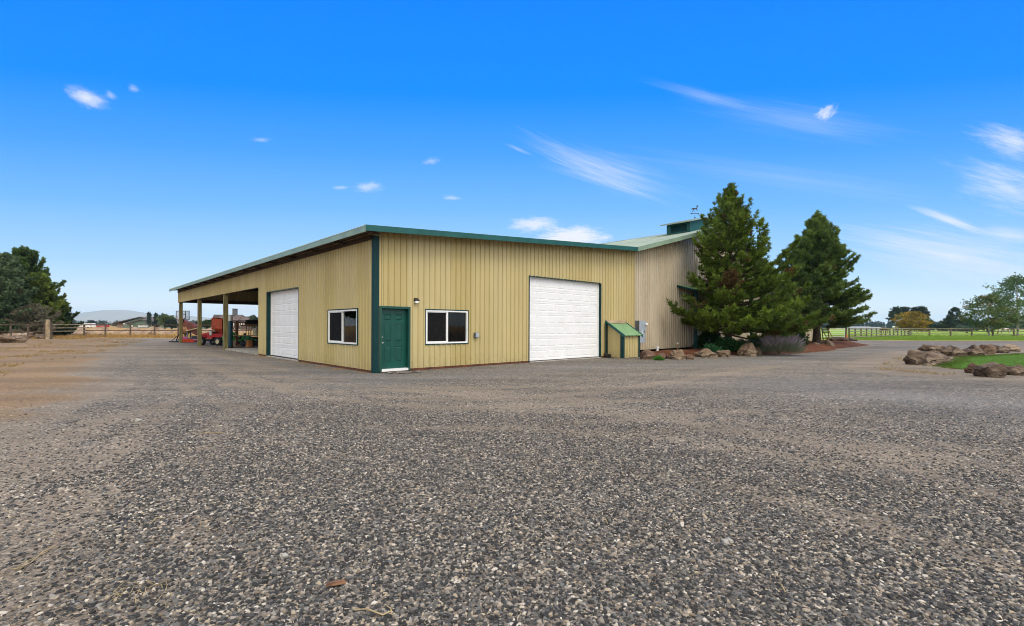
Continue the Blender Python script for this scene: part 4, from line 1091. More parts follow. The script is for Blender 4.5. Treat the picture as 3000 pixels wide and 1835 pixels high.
td(445, 535, 1335, 1372, 112, MAT['rock_grey'], 'low grey rock just left of the farther pine trunk', deep=.8)
td(300, 365, 1343, 1366, 113, MAT['rock_tan'], 'small tan flat stone under the leaning slim trunk', deep=.8)
td(370, 450, 1350, 1372, 114, MAT['rock_tan'], 'small flat stone between the slim trunk and the pine', deep=.8)
# ---------------------------------------------------------------- heaps and stones beyond the fence on the left
def heap(u0, u1, vt, vb, seed, label, Yf=None, mat='pile'):
    uc = (u0+u1)/2; p = gnd(uc, vb); sx = (u1-u0)/F*p.y; sz = (vb-vt)/F*p.y
    w = MB(); nn = 26; off = Vector((seed*2.3, seed, 0))
    for j in range(nn+1):
        for i in range(nn+1):
            a_, b_ = i/nn*2-1, j/nn*2-1; r = math.hypot(a_, b_*1.0); k = max(0, 1-r**1.6)
            n_ = mnoise.noise(Vector((a_*2.2, b_*2.2, 0))+off)*.6+mnoise.noise(Vector((a_*6, b_*6, 2))+off)*.22
            w.v.append((a_*sx/2, b_*sx*.35, max(0, sz*k*(1.0+n_))-.03))
    for j in range(nn):
        for i in range(nn): w.f.append((j*(nn+1)+i, j*(nn+1)+i+1, (j+1)*(nn+1)+i+1, (j+1)*(nn+1)+i))
    o = w.build('dirt_heap', MAT[mat], None, False, (p.x, p.y+sx*.35, 0)); return tag(o, label, 'dirt heap', 'earth heaps beyond the rail fence')
def zl(x, y): return x*.2389, 700+y*.2389
def hp(x0, x1, y0, y1, *a, **k):
    (u0, v0), (u1, v1) = zl(x0, y0), zl(x1, y1); return heap(u0, u1, v0, v1, *a, **k)
hp(640, 1060, 1095, 1172, 1, 'tan earth heap behind the fence near the gate post')
hp(900, 1330, 1092, 1160, 2, 'low pale earth heap in front of the red trailer')
hp(1300, 1720, 1092, 1165, 3, 'broken stony earth heap in front of the green barn')
hp(1600, 2000, 1080, 1168, 4, 'brown stony heap right of the white barn doors')
hp(1930, 2400, 1078, 1150, 5, 'olive grassy heap behind the fence near the equipment bay')
hp(2300, 2900, 1075, 1150, 6, 'long tan heap seen past the equipment bay posts')
def lf(x0, x1, y0, y1, *a, **k):
    (u0, v0), (u1, v1) = zl(x0, y0), zl(x1, y1); return boulder(u0, u1, v0, v1, *a, 'stones by the rail fence', **k)
lf(30, 290, 1178, 1276, 201, MAT['rock_tan'], 'wide tan boulder under the fence at the left picture edge', deep=.7)
lf(60, 360, 1150, 1225, 202, MAT['rock_pale'], 'grey weathered boulder behind the leftmost fence rails', deep=.6)
lf(430, 552, 1165, 1226, 203, MAT['rock_grey'], 'dark low boulder left of the pale gate post', deep=.7)
lf(760, 900, 1140, 1196, 204, MAT['rock_pale'], 'long pale boulder beyond the fence right of the gate post', deep=.6)
lf(890, 1010, 1145, 1194, 205, MAT['rock_pale'], 'second pale boulder touching the long one beyond the fence', deep=.6)
lf(1040, 1110, 1130, 1184, 206, MAT['rock_pale'], 'whitish leaning slab of stone beside a fence post', deep=.5)
lf(1215, 1262, 1160, 1204, 207, MAT['rock_tan'], 'small tan stone in the dry grass under the fence', deep=.8)
lf(1820, 1900, 1120, 1176, 208, MAT['rock_pale'], 'pale stone on the heap near the fence corner', deep=.7)

# ---------------------------------------------------------------- fences
def fence(name, label, pts, post_h, rails, pmat, rmat, pw=.13, rw=.13, rt=.045, group=None, over=.0, seed=0, cat='fence'):
    """pts: ground points of the posts; rails: heights; every post and every rail a part"""
    rnd = random.Random(seed); c = Vector((sum(p[0] for p in pts)/len(pts), sum(p[1] for p in pts)/len(pts), 0))
    o = thing(name, label, cat, c, 0, group)
    for i, p in enumerate(pts):
        q = pts[min(i+1, len(pts)-1)]; r_ = pts[max(i-1, 0)]; ang = math.atan2(q[1]-r_[1], q[0]-r_[0])
        w = MB(); hh = post_h+rnd.uniform(-.03, .05)
        M = Matrix.Rotation(ang, 4, 'Z') @ Matrix.Rotation(rnd.uniform(-.015, .015), 4, 'X')
        w.bbox(-pw/2, pw/2, -pw/2, pw/2, -.25, hh, .012, M)
        w.build('post', MAT[pmat], o, False, Vector((p[0], p[1], 0))-c)
    for z in rails:
        w = MB()
        for a, b in zip(pts, pts[1:]):
            a, b = Vector((a[0], a[1], z+rnd.uniform(-.02, .02)))-c, Vector((b[0], b[1], z+rnd.uniform(-.02, .02)))-c
            d_ = (b-a).normalized(); n = Vector((d_.y, -d_.x, 0)); off = n*(pw/2+rt/2)
            a2, b2 = a-d_*over+off, b+d_*over+off
            up = Vector((0, 0, rw/2)); hn = n*rt/2; mid = (a2+b2)/2-Vector((0, 0, rnd.uniform(0, .02)))
            for p0, p1 in ((a2, mid), (mid, b2)):
                w.add([p0-up-hn, p0-up+hn, p0+up+hn, p0+up-hn, p1-up-hn, p1-up+hn, p1+up+hn, p1+up-hn], [(0, 1, 2, 3), (4, 7, 6, 5), (0, 4, 5, 1), (1, 5, 6, 2), (2, 6, 7, 3), (3, 7, 4, 0)])
        w.build('rail', MAT[rmat], o)
    return o
def lerp_pts(a, b, n): return [(a[0]+(b[0]-a[0])*i/n, a[1]+(b[1]-a[1])*i/n) for i in range(n+1)]
GL0, GL1 = gnd(-260, 1000), gnd(131, 994)
fence('rail_fence', 'brown two rail fence left of the pale gate post, in front of the dark trees', lerp_pts(GL0, GL1, 7), 1.55, (1.5, .82), 'post_old', 'rail_dark', .14, .09, .06, 'rail fences beyond the yard', seed=1)
pA, pB = gnd(150, 994), gnd(247, 989)
fence('rail_fence', 'brown and tan three rail fence panel just right of the pale gate post', [pA[:2], pB[:2]], 1.62, (1.53, 1.18, .82), 'post_old', 'rail_tan', .16, .09, .06, 'rail fences beyond the yard', seed=2)
pts = [gnd(247, 989), gnd(309, 988.6), gnd(382, 988.3), gnd(453, 988), gnd(522, 987.6), gnd(587, 987.2), gnd(660, 986.8), gnd(735, 986.4), gnd(812, 986)]
fence('rail_fence', 'long brown two rail fence running behind the equipment bay', [p[:2] for p in pts], 1.6, (1.54, .83), 'post_old', 'rail_dark', .15, .09, .06, 'rail fences beyond the yard', seed=3)
p = gnd(140, 994.5)
o = thing('gate_post', 'thick pale round gate post in the brown rail fence', 'gate post', p)
w = MB(); w.tube([(0, 0, -.2), (0, 0, 1.0), (.02, 0, 2.0)], [.2, .19, .18], 12); w.build('post', MAT['rail_tan'], o, True)
w = MB(); w.lathe([(0, 1.99), (.19, 2.0), (.19, 2.04), (.0, 2.07)], 12); w.build('post_cap', MAT['rail_grey'], o)
# right: board fence round the pasture
Q0, Q1 = gnd(2488, 992.4), gnd(2661, 984.2)
fence('board_fence', 'pale four board fence running away from the gate beside the road', lerp_pts(Q0[:2], Q1[:2], 13), 1.48, (1.38, 1.0, .62, .22), 'post_old', 'rail_grey', .16, .14, .04, 'pasture fences', seed=4)
Q2 = (165, 92.5)
fence('board_fence', 'dark three board fence along the far side of the green pasture', lerp_pts((Q1[0], Q1[1]), Q2, 22), 1.5, (1.36, .9, .38), 'post_old', 'rail_grey', .2, .15, .05, 'pasture fences', seed=5)
Q3 = gnd(2300, 996)
ga = thing('pipe_gate', 'pale pipe gate across the pasture entrance behind the pine trunk', 'gate', (0, 0, 0))
a_, b_ = Vector((Q0[0]-.6, Q0[1], 0)), Vector((Q0[0]-7.6, Q0[1]+1.0, 0))
for z in (.3, .58, .86, 1.14, 1.38):
    w = MB(); w.tube([a_+Vector((0, 0, z)), b_+Vector((0, 0, z))], .028, 6); w.build('pipe', MAT['offwhite'], ga, True)
for f in (0, .5, 1):
    q_ = a_.lerp(b_, f); w = MB(); w.tube([q_+Vector((0, 0, .2)), q_+Vector((0, 0, 1.42))], .03, 6); w.build('gate_upright', MAT['offwhite'], ga, True)
fence('board_fence', 'short board fence left of the pipe gate, half hidden by the farther pine', lerp_pts((b_.x-.3, b_.y), (b_.x-16, b_.y+4), 6), 1.48, (1.38, 1.0, .62, .22), 'post_old', 'rail_grey', .16, .14, .04, 'pasture fences', seed=6)
o = thing('gate_post', 'thick dark wooden gate post where the pipe gate meets the board fence', 'gate post', (Q0[0]-.45, Q0[1], 0))
w = MB(); w.tube([(0, 0, -.2), (0, 0, 1.55)], .15, 12); w.build('post', MAT['post_old'], o, True)
# ---------------------------------------------------------------- trees and plants
def leafmesh(name, V, Fc, C, parent=None, loc=None):
    me = bpy.data.meshes.new(name)
    V = np.asarray(V, dtype=np.float32).reshape(-1, 3); nf = len(Fc); k = Fc.shape[1]
    me.vertices.add(len(V)); me.vertices.foreach_set('co', V.ravel())
    me.loops.add(nf*k); me.loops.foreach_set('vertex_index', Fc.ravel().astype(np.int32))
    me.polygons.add(nf); me.polygons.foreach_set('loop_start', np.arange(0, nf*k, k, dtype=np.int32)); me.polygons.foreach_set('loop_total', np.full(nf, k, dtype=np.int32))
    at_ = me.color_attributes.new('leaf', 'FLOAT_COLOR', 'POINT')
    C = np.concatenate([np.asarray(C, dtype=np.float32), np.ones((len(C), 1), dtype=np.float32)], 1)
    at_.data.foreach_set('color', C.ravel()); me.update(calc_edges=True); me.validate()
    return link(name, me, parent, MAT['leaf'], loc)
def norm(a): return a/np.maximum(1e-6, np.linalg.norm(a, axis=-1, keepdims=True))
def tufts(rng, P, D, Cc, m, ln, wd, spread):
    """m needle-like blades at every point P, leaning along D; one tint per tuft"""
    n = len(P); P = np.repeat(P, m, 0); D = np.repeat(D, m, 0); Cc = np.repeat(Cc, m, 0)
    d = norm(D+rng.normal(0, spread, D.shape)); L = ln*rng.uniform(.6, 1.25, (len(P), 1))
    s = norm(np.cross(d, rng.normal(0, 1, d.shape)))*wd*rng.uniform(.7, 1.3, (len(P), 1))
    V = np.stack([P-s*.35, P+d*L*.45+s*.5, P+d*L, P+d*L*.45-s*.5], 1).reshape(-1, 3)
    Fc = np.arange(len(V)).reshape(-1, 4); C = np.repeat(Cc*rng.uniform(.85, 1.15, (len(Cc), 1)), 4, 0)
    return V, Fc, C
def conifer(name, label, loc, Ht, Rad, base, seed, nbr=110, ln=.24, wd=.085, m=7, dens=9.0, c0=(.03, .06, .015), c1=(.075, .125, .025), dead=.01, prof=None, lean=(0, 0), droop=-8, group=None, asym=None, tr=.02, spread=.75, tipup=22, step=.55, jag=(.62, 1.14), fpow=.92):
    rng = np.random.default_rng(seed); prof = prof or (lambda f: (1-f)**.8*(1 if f > .08 else .75+f*3))
    o = thing(name, label, 'tree', loc, 0, group)
    w = MB(); n = 9
    pts = [(lean[0]*(k/n)**1.5+.03*math.sin(k*1.7+seed), lean[1]*(k/n)**1.5+.03*math.cos(k*2.1+seed), Ht*.98*k/n-.1) for k in range(n+1)]
    w.tube(pts, [max(.012, Ht*tr*(1.25 if k == 0 else 1)*(1-k/n)**.85+.01) for k in range(n+1)], 10)
    TP = np.array(pts)
    P, D, C = [], [], []
    c0, c1 = np.array(c0), np.array(c1); deadc = np.array((.13, .075, .03))
    for i in range(nbr):
        f = (i+rng.uniform(0, 1))/nbr; f = f**fpow; h = base+(Ht*.985-base)*f
        az = i*2.39996+rng.uniform(-.35, .35)
        L = Rad*prof(f)*rng.uniform(*jag)
        if asym: L *= asym(az, f)
        if L < .12: L = .12
        el = R(droop+(62-droop)*f**1.6+rng.uniform(-9, 9)); k = int(h/Ht*n); k = min(n-1, max(0, k)); fr = h/Ht*n-k
        p = TP[k]*(1-fr)+TP[k+1]*fr; p = np.array([p[0], p[1], h])
        nb = 7; bp = [p.copy()]; bd = []
        kink = rng.uniform(-.25, .25)
        for j in range(nb):
            e2 = el+R(tipup)*(j/nb)**1.5; a2 = az+kink*(j/nb)
            d = np.array([math.cos(a2)*math.cos(e2), math.sin(a2)*math.cos(e2), math.sin(e2)])
            p = p+d*L/nb; bp.append(p.copy()); bd.append(d)
        bp = np.array(bp)
        w.tube([Vector(x) for x in bp], [max(.006, L*.014*(1-j/nb)+.004) for j in range(nb+1)], 4, False)
        tone = rng.uniform(0, 1); isdead = rng.uniform() < dead*.3
        ntw = max(3, int(L*dens))
        for q in range(ntw):
            tt = rng.uniform(.16, 1.0)**.75; j = min(nb-1, int(tt*nb)); fr2 = tt*nb-j
            s0 = bp[j]*(1-fr2)+bp[j+1]*fr2; d = bd[j]
            side = np.cross(d, [0, 0, 1.0]); side /= max(1e-6, np.linalg.norm(side)); sg = 1 if q % 2 else -1
            a_ = rng.uniform(.5, 1.1) if tt < .96 else rng.uniform(0, .4)
            td_ = d*math.cos(a_)+side*sg*math.sin(a_)+np.array([0, 0, rng.uniform(-.12, .42)]); td_ /= np.linalg.norm(td_)
            tl = (L*.34*(1.08-tt)+ln*.9)*rng.uniform(.6, 1.15)
            ns_ = max(2, int(tl/(ln*step)))
            cm = np.clip(tone*.55+rng.uniform(0, .45), 0, 1); cc = c0*(1-cm)+c1*cm
            if isdead or rng.uniform() < dead*.6: cc = deadc*rng.uniform(.6, 1.1)
            for z in range(ns_):
                P.append(s0+td_*tl*(z+.5)/ns_); D.append(td_+np.array([0, 0, .18])); C.append(cc*rng.uniform(.8, 1.25))
    for k in range(10):
        z = Ht*(.93+.07*k/10); P.append([lean[0]*(z/Ht)**1.5, lean[1]*(z/Ht)**1.5, z]); D.append([0, 0, 1.2]); C.append(c1)
    w.build('trunk', MAT['bark_dark'], o, True, fixn=False)
    V, Fc, Cv = tufts(rng, np.array(P), np.array(D), np.array(C), m, ln, wd, spread)
    leafmesh('crown', V, Fc, Cv, o)
    return o
def broadleaf(name, label, loc, Ht, Rad, base, seed, n1=26, leaf=.16, per=26, c0=(.06, .1, .03), c1=(.13, .19, .06), bark='bark_light', group=None, shape=None, tr=.022, trunks=1, flat=1.0, accent=None, acc=.0, cl=.42, zmul=1.0):
    """trunk, limbs and leaf sprays at the limb ends"""
    rng = np.random.default_rng(seed); o = thing(name, label, 'tree', loc, 0, group); w = MB()
    shape = shape or (lambda f: math.sin(math.pi*min(1, max(.0, .12+f*.86)))**.8)
    P, C = [], []; c0, c1 = np.array(c0), np.array(c1)
    for tk in range(trunks):
        off = np.array([0.0, 0, 0]) if trunks == 1 else np.array([rng.uniform(-.25, .25), rng.uniform(-.25, .25), 0])
        ln_ = np.array([rng.uniform(-.05, .05)*Ht+off[0]*2.2, rng.uniform(-.05, .05)*Ht+off[1]*2.2, 0]); n = 8
        TP = np.array([off+ln_*(k/n)**1.4+np.array([.04*math.sin(k*1.9+seed), .04*math.cos(k*1.3+seed), Ht*.93*k/n-(.1 if k == 0 else 0)]) for k in range(n+1)])
        w.tube([Vector(x) for x in TP], [Ht*tr*(1-k/n)**.9*(1.25 if k == 0 else 1)+.012 for k in range(n+1)], 8)
        for i in range(n1):
            f = (i+rng.uniform(0, 1))/n1; h = base+(Ht-base)*f; az = i*2.4+rng.uniform(-.4, .4)
            L = Rad*shape(f)*rng.uniform(.7, 1.12); hb = max(base*.7, h-L*.75*zmul*rng.uniform(.6, 1.1)); k = min(n-1, int(hb/(Ht*.93)*n)); fr = min(1, hb/(Ht*.93)*n-k)
            p0 = TP[k]*(1-fr)+TP[k+1]*fr; p1 = np.array([p0[0]+math.cos(az)*L, p0[1]+math.sin(az)*L*flat, h])
            mid = (p0+p1)/2+np.array([rng.uniform(-.1, .1)*L, rng.uniform(-.1, .1)*L, rng.uniform(-.02, .12)*L])
            w.tube([Vector(p0), Vector(mid), Vector(p1)], [Ht*tr*.3*(1-f*.6)+.006, Ht*tr*.18*(1-f*.5)+.005, .006], 5, False)
            tone = rng.uniform(0, 1)
            for q in range(5):
                tt = rng.uniform(.35, 1); s0 = mid*(1-tt)+p1*tt if tt > .3 else mid
                e = s0+rng.normal(0, 1, 3)*L*.22*np.array([1, flat, .6])
                w.tube([Vector(s0), Vector(e)], [.010, .004], 3, False)
                cm = np.clip(tone*.6+rng.uniform(0, .4), 0, 1); cc = c0*(1-cm)+c1*cm
                if accent is not None and rng.uniform() < acc: cc = np.array(accent)*rng.uniform(.7, 1.1)
                pp = e+rng.normal(0, 1, (per, 3))*cl*np.array([1, 1, .6]); P.append(pp); C.append(np.tile(cc, (per, 1))*rng.uniform(.8, 1.2, (per, 1)))
    w.build('trunk', MAT[bark], o, True, fixn=False)
    P = np.concatenate(P); C = np.concatenate(C); nn = len(P)
    d = norm(rng.normal(0, 1, (nn, 3))); s = norm(np.cross(d, rng.normal(0, 1, (nn, 3)))); L = leaf*rng.uniform(.6, 1.3, (nn, 1))
    V = np.stack([P-d*L*.5, P+s*L*.34, P+d*L*.5, P-s*L*.34], 1).reshape(-1, 3)
    leafmesh('crown', V, np.arange(len(V)).reshape(-1, 4), np.repeat(C, 4, 0), o); return o
def bush(name, label, cat, loc, sx, sy, sz, seed, n=900, ln=.22, wd=.06, c0=(.02, .06, .012), c1=(.05, .13, .03), up=.6, group=None, tip=None, hollow=.35, spread=.5):
    rng = np.random.default_rng(seed)
    d = norm(rng.normal(0, 1, (n, 3))); d[:, 2] = np.abs(d[:, 2]); r = rng.uniform(hollow, 1, (n, 1))**.6
    lump = 1+.22*np.sin(d[:, :1]*5+seed)+.18*np.cos(d[:, 1:2]*6+seed*2)
    P = d*r*lump*np.array([sx/2, sy/2, sz*.92]); k = rng.uniform(0, 1, (n, 1)); C = np.array(c0)*(1-k)+np.array(c1)*k
    if tip is not None:
        msk = (P[:, 2:3]/sz+rng.uniform(-.25, .25, (n, 1))) > .42; C = np.where(msk, np.array(tip)*rng.uniform(.7, 1.15, (n, 1)), C)
    D = d*np.array([1, 1, .6])+np.array([0, 0, up])
    V, Fc, Cv = tufts(rng, P, D, C, 3, ln, wd, spread); w = MB()
    V[:, 2] = np.maximum(V[:, 2], -.02)
    o = thing(name, label, cat, loc, 0, group)
    leafmesh('foliage', V, Fc, Cv, o)
    for q in range(9):
        a_ = q*.7; w.tube([(0, 0, -.05), (math.cos(a_)*sx*.2, math.sin(a_)*sy*.2, sz*.55)], [.018, .006], 4)
    w.build('stem', MAT['bark_dark'], o); return o

# the two big pines by the barn
Yp = 28.0; X1 = (2134-1500)/F*Yp
dd_ = lambda az, f: (1.06 if (f < .2 and math.cos(az) < -.55) else ((.86 if f < .5 else 1.12) if math.cos(az) < -.3 else 1.0))*(1.28 if math.cos(az) > .3 and f < .4 else 1.0)
conifer('pine_tree', 'tall bright green pine with forked upper branches in front of the barn gable', (X1, Yp, bedz(X1, Yp)), 9.2, 3.75, .85, 11, nbr=185, fpow=1.0, ln=.21, wd=.042, m=15, dens=7.2, c0=(.03, .06, .010), c1=(.20, .29, .034), dead=.05, asym=dd_, group='big pines beside the barn', jag=(.42, 1.26), tr=.021, droop=-6, tipup=52, lean=(.15, 0),
        prof=lambda f: min(1.0, .85+f)*max(.04, .985-f)**.66)
X2, Y2 = (2394-1500)/F*40.5, 40.5
conifer('pine_tree', 'broad dark green pine standing farther back at the end of the barn', (X2, Y2, bedz(X2, Y2)), 10.3, 4.4, 1.5, 23, nbr=195, ln=.25, wd=.055, m=13, dens=6.8, c0=(.035, .07, .017), c1=(.18, .265, .048), dead=.01, group='big pines beside the barn', jag=(.74, 1.06), tr=.028, droop=-6, tipup=42,
        prof=lambda f: min(1.0, .85+f*1.2)*max(.04, .985-f)**.54)
# slim leaning trunk of a second tree under its crown
X3, Y3 = (2352-1500)/F*37.5, 37.5
conifer('pine_tree', 'slim leaning dark pine between the two big pines', (X3, Y3, bedz(X3, Y3)), 7.0, 2.3, 2.0, 31, nbr=80, ln=.24, wd=.05, m=12, dens=7, c0=(.022, .045, .010), c1=(.06, .10, .02), group='big pines beside the barn', tr=.026, lean=(-1.0, .2))
# shrubs and flowers of the bed
def pl(u, v, z=.15): p = gnd(u, v, z); p.z = bedz(p.x, p.y)*.9; return p
p = pl(2098, 1030)+Vector((.3, .9, 0)); bush('shrub', 'dark leafy shrub left of the nearer pine trunk', 'shrub', p+Vector((.1, 1.0, 0)), 1.7, 1.4, 1.25, 1, 1500, .17, .07, (.012, .035, .012), (.03, .085, .02), group='shrubs in the bark bed')
p = Vector((12.3, 27.4, .2)); bush('shrub', 'low bright green shrub under the nearer pine', 'shrub', p, 2.3, 1.2, .62, 2, 1500, .17, .06, (.02, .07, .02), (.045, .15, .04), group='shrubs in the bark bed')
p = pl(2085, 1036); bush('shrub', 'small feathery green shrub in front of the dark leafy one', 'shrub', p, 1.0, .8, .5, 3, 700, .2, .045, (.02, .07, .03), (.04, .13, .05), .9, group='shrubs in the bark bed')
p = Vector((14.7, 26.5, .12)); bush('sage_bush', 'airy lavender flowering sage beside the tallest bed boulder', 'flowering shrub', p, 2.0, 1.3, .85, 4, 1100, .42, .016, (.13, .17, .10), (.22, .25, .17), .9, tip=(.46, .38, .44), spread=.4)
p = Vector((13.5, 27.4, .2)); bush('shrub', 'grey green shrub between the tall boulder and the sage', 'shrub', p, 1.6, 1.0, .62, 5, 900, .22, .04, (.04, .085, .04), (.09, .15, .08), group='shrubs in the bark bed')
p = pl(2330, 1018); bush('shrub', 'dark round shrub behind the lavender sage against the barn', 'shrub', p+Vector((0, .6, 0)), 2.2, 1.6, 2.3, 6, 1800, .2, .09, (.012, .035, .010), (.03, .075, .016), group='shrubs in the bark bed')
p = pl(2290, 1022); bush('shrub', 'tall dark leafy shrub under the nearer pine on its right', 'shrub', p+Vector((0, .6, 0)), 1.9, 1.6, 1.6, 7, 1500, .2, .09, (.012, .04, .010), (.04, .10, .02), group='shrubs in the bark bed')
p = pl(1930, 1053, .05); bush('weed', 'small bright green weed between the first bed boulders', 'weed', p, .5, .35, .16, 8, 260, .1, .02, (.05, .16, .02), (.10, .25, .04), .8)

# dark trees on the left beyond the fence
def lt(u, Y): return ((u-1500)/F*Y, Y, 0)
def Hh(v, Y, u): return H+(hz(u)-v)*Y/F
G_L = 'dark evergreens beyond the left fence'
jp = lambda f: (1-f)**.55*(.8+.5*min(1, f*3))
conifer('juniper_tree', 'tallest ragged dark juniper beyond the left fence', lt(70, 58), Hh(737, 58, 70), 3.6, .6, 41, nbr=120, ln=.38, wd=.16, m=7, dens=5.5, c0=(.02, .042, .016), c1=(.13, .20, .045), prof=jp, tipup=40, droop=5, group=G_L)
conifer('juniper_tree', 'blue green bushy juniper at the left picture edge', lt(14, 54), Hh(752, 54, 14), 3.0, .4, 42, nbr=110, ln=.36, wd=.16, m=7, dens=6, c0=(.035, .065, .03), c1=(.15, .215, .10), prof=jp, tipup=40, droop=5, group=G_L)
conifer('juniper_tree', 'olive juniper with a yellow green middle right of the tallest one', lt(112, 57), Hh(815, 57, 112), 2.9, .4, 43, nbr=100, ln=.36, wd=.15, m=7, dens=6, c0=(.035, .06, .014), c1=(.18, .24, .035), prof=jp, tipup=36, droop=0, group=G_L)
conifer('juniper_tree', 'small dark juniper at the right end of the evergreen group', lt(172, 60), Hh(906, 60, 172), 1.9, .2, 44, nbr=70, ln=.32, wd=.14, m=7, dens=7, c0=(.02, .045, .014), c1=(.055, .09, .025), prof=jp, tipup=36, droop=0, group=G_L)
conifer('juniper_tree', 'medium juniper between the olive one and the smallest one', lt(142, 59), Hh(858, 59, 142), 2.2, .3, 45, nbr=80, ln=.34, wd=.14, m=7, dens=7, c0=(.022, .045, .014), c1=(.06, .09, .022), prof=jp, tipup=36, droop=0, group=G_L)
conifer('juniper_tree', 'dead grey brushy juniper low in front of the dark ones', lt(100, 55), Hh(905, 55, 100), 2.3, .2, 46, nbr=70, ln=.34, wd=.07, m=7, dens=6, c0=(.12, .115, .07), c1=(.24, .22, .15), prof=jp, tipup=30, droop=5, group=G_L)
conifer('juniper_tree', 'dark juniper cut by the left picture edge', lt(-45, 56), Hh(748, 56, -40), 3.6, .4, 47, nbr=100, ln=.38, wd=.16, m=7, dens=5, c0=(.018, .04, .016), c1=(.06, .10, .04), prof=jp, tipup=40, droop=5, group=G_L)
# one more stands just outside the picture, mirrored in the eave wall window
pr_ = conifer('pine_tree', 'pine outside the picture mirrored in the eave wall window', (-46, 31, 0), 9.5, 4.0, 2.2, 51, nbr=80, ln=.42, wd=.18, m=6, dens=5, c0=(.02, .045, .015), c1=(.06, .10, .03), droop=-5)
# the belt of trees opposite the barn, mirrored in its panes and metal
pr_ = conifer('juniper_tree', 'dense dark evergreen of the belt behind the viewer, tallest of the row', (38, 3, 0), 10, 4.2, .1, 52, nbr=90, ln=.5, wd=.26, m=6, dens=4.5, c0=(.018, .035, .014), c1=(.05, .08, .03), droop=0, group='evergreens behind the viewer')
for k, (x, y, sc) in enumerate(((32, -4, 1.0), (41, -9, 1.15), (29, -10, .95), (47, 0, 1.2), (22, -14, 1.1))):
    dup(pr_, (x, y, 0), k*1.3, 'dark evergreen of the belt behind the viewer, mirrored in the front panes', 'evergreens behind the viewer', sc)

# right side: aspens by the pasture fence and the trees beyond
p = gnd(2898, 985.2); broadleaf('aspen_tree', 'pale stemmed small tree with sparse olive leaves by the pasture fence', p, Hh(868, p.y, 2898), 3.9, 1.9, 61, n1=32, leaf=.34, per=32, c0=(.05, .085, .02), c1=(.13, .19, .045), cl=.40, tr=.018, accent=(.16, .13, .03), acc=.16, group='young trees at the pasture fence', zmul=.7)
p = gnd(2982, 984.6); broadleaf('aspen_tree', 'taller white stemmed tree at the right picture edge', p, Hh(812, p.y, 2982), 4.6, 2.4, 62, n1=42, leaf=.36, per=32, c0=(.045, .09, .03), c1=(.14, .22, .075), cl=.46, tr=.02, group='young trees at the pasture fence', zmul=.7)
p = gnd(2667, 983.5); broadleaf('birch_tree', 'autumn yellow tree with white branching stems at the fence corner', p, Hh(916, p.y, 2667), 2.35, 1.5, 63, n1=22, leaf=.26, per=16, c0=(.17, .13, .02), c1=(.42, .25, .02), cl=.26, tr=.014, trunks=3, accent=(.10, .13, .03), acc=.2, zmul=.8)
def far_pine(u, v, Y, rad, base, seed, lab, c0=(.022, .036, .026), c1=(.05, .07, .042), **k):
    return conifer('pine_tree', lab, lt(u, Y), Hh(v, Y, u), rad, base, seed, nbr=40, ln=.62, wd=.26, m=6, dens=2.6, c0=c0, c1=c1, prof=lambda f: (1-f)**.55*min(1, .55+2*f), tipup=34, droop=2, group='pines beyond the pasture', tr=.016, **k)
far_pine(2625, 907, 170, 3.6, 3.0, 71, 'lone open crowned pine left of the yellow tree')
far_pine(2650, 907, 175, 3.2, 5.0, 72, 'ragged pine top rising behind the yellow tree on its left')
far_pine(2680, 907, 180, 3.6, 4.0, 73, 'dense pine top behind the middle of the yellow tree')
far_pine(2702, 905, 178, 3.6, 4.0, 74, 'leaning pine behind the yellow tree on its right')
far_pine(2798, 909, 165, 4.6, .8, 75, 'tallest dark pine halfway between the yellow tree and the aspens')
far_pine(2781, 932, 160, 3.0, .3, 76, 'shorter pine leaning on the tallest dark pine')
def far_bush(u0, u1, v, Y, seed, lab, c0=(.022, .042, .022), c1=(.05, .085, .04), n=700, group='round trees beyond the pasture', name='round_tree'):
    sx = (u1-u0)/F*Y; u = (u0+u1)/2; sz = Hh(v, Y, u)
    rng = np.random.default_rng(seed); o = thing(name, lab, 'tree', lt(u, Y), 0, group)
    w = MB(); w.tube([(0, 0, -.1), (0, 0, sz*.6)], [.28, .12], 6); w.build('trunk', MAT['bark_dark'], o)
    nl = 9; P = []; C = []
    for q in range(nl):
        c = np.array([rng.uniform(-.36, .36)*sx, rng.uniform(-.3, .3)*sx, sz*rng.uniform(.28, .72)]); r = rng.uniform(.18, .30)
        k = n//nl; d = norm(rng.normal(0, 1, (k, 3))); P.append(c+d*rng.uniform(.5, 1.05, (k, 1))*np.array([sx*r, sx*r, min(sx, sz)*r*.95])); tone = rng.uniform(0, 1)
        C.append(np.tile(np.array(c0)*(1-tone)+np.array(c1)*tone, (k, 1))*rng.uniform(.75, 1.25, (k, 1)))
    P = np.concatenate(P); P[:, 2] = np.maximum(P[:, 2], .1); C = np.concatenate(C)
    V, Fc, Cv = tufts(rng, P, norm(P-np.array([0, 0, sz*.4])), C, 3, .75*sz/5, .34*sz/5, .9)
    leafmesh('crown', V, Fc, Cv, o); return o
far_bush(2694, 2734, 934, 172, 81, 'dark round tree right of the yellow tree')
far_bush(2732, 2770, 941, 200, 82, 'small round tree in the gap left of the tallest dark pine')
far_bush(2805, 2848, 928, 190, 83, 'mid green round tree behind the tallest dark pine', (.03, .055, .03), (.06, .10, .055))
far_bush(2838, 2885, 933, 210, 84, 'mid green tree behind the olive leaved aspen', (.03, .055, .032), (.06, .10, .055))
far_bush(2905, 2990, 938, 230, 85, 'wide dark tree between the two aspen stems')
far_bush(2805, 2860, 951, 150, 86, 'low blue green bush beyond the pasture fence', (.04, .07, .05), (.08, .12, .08))
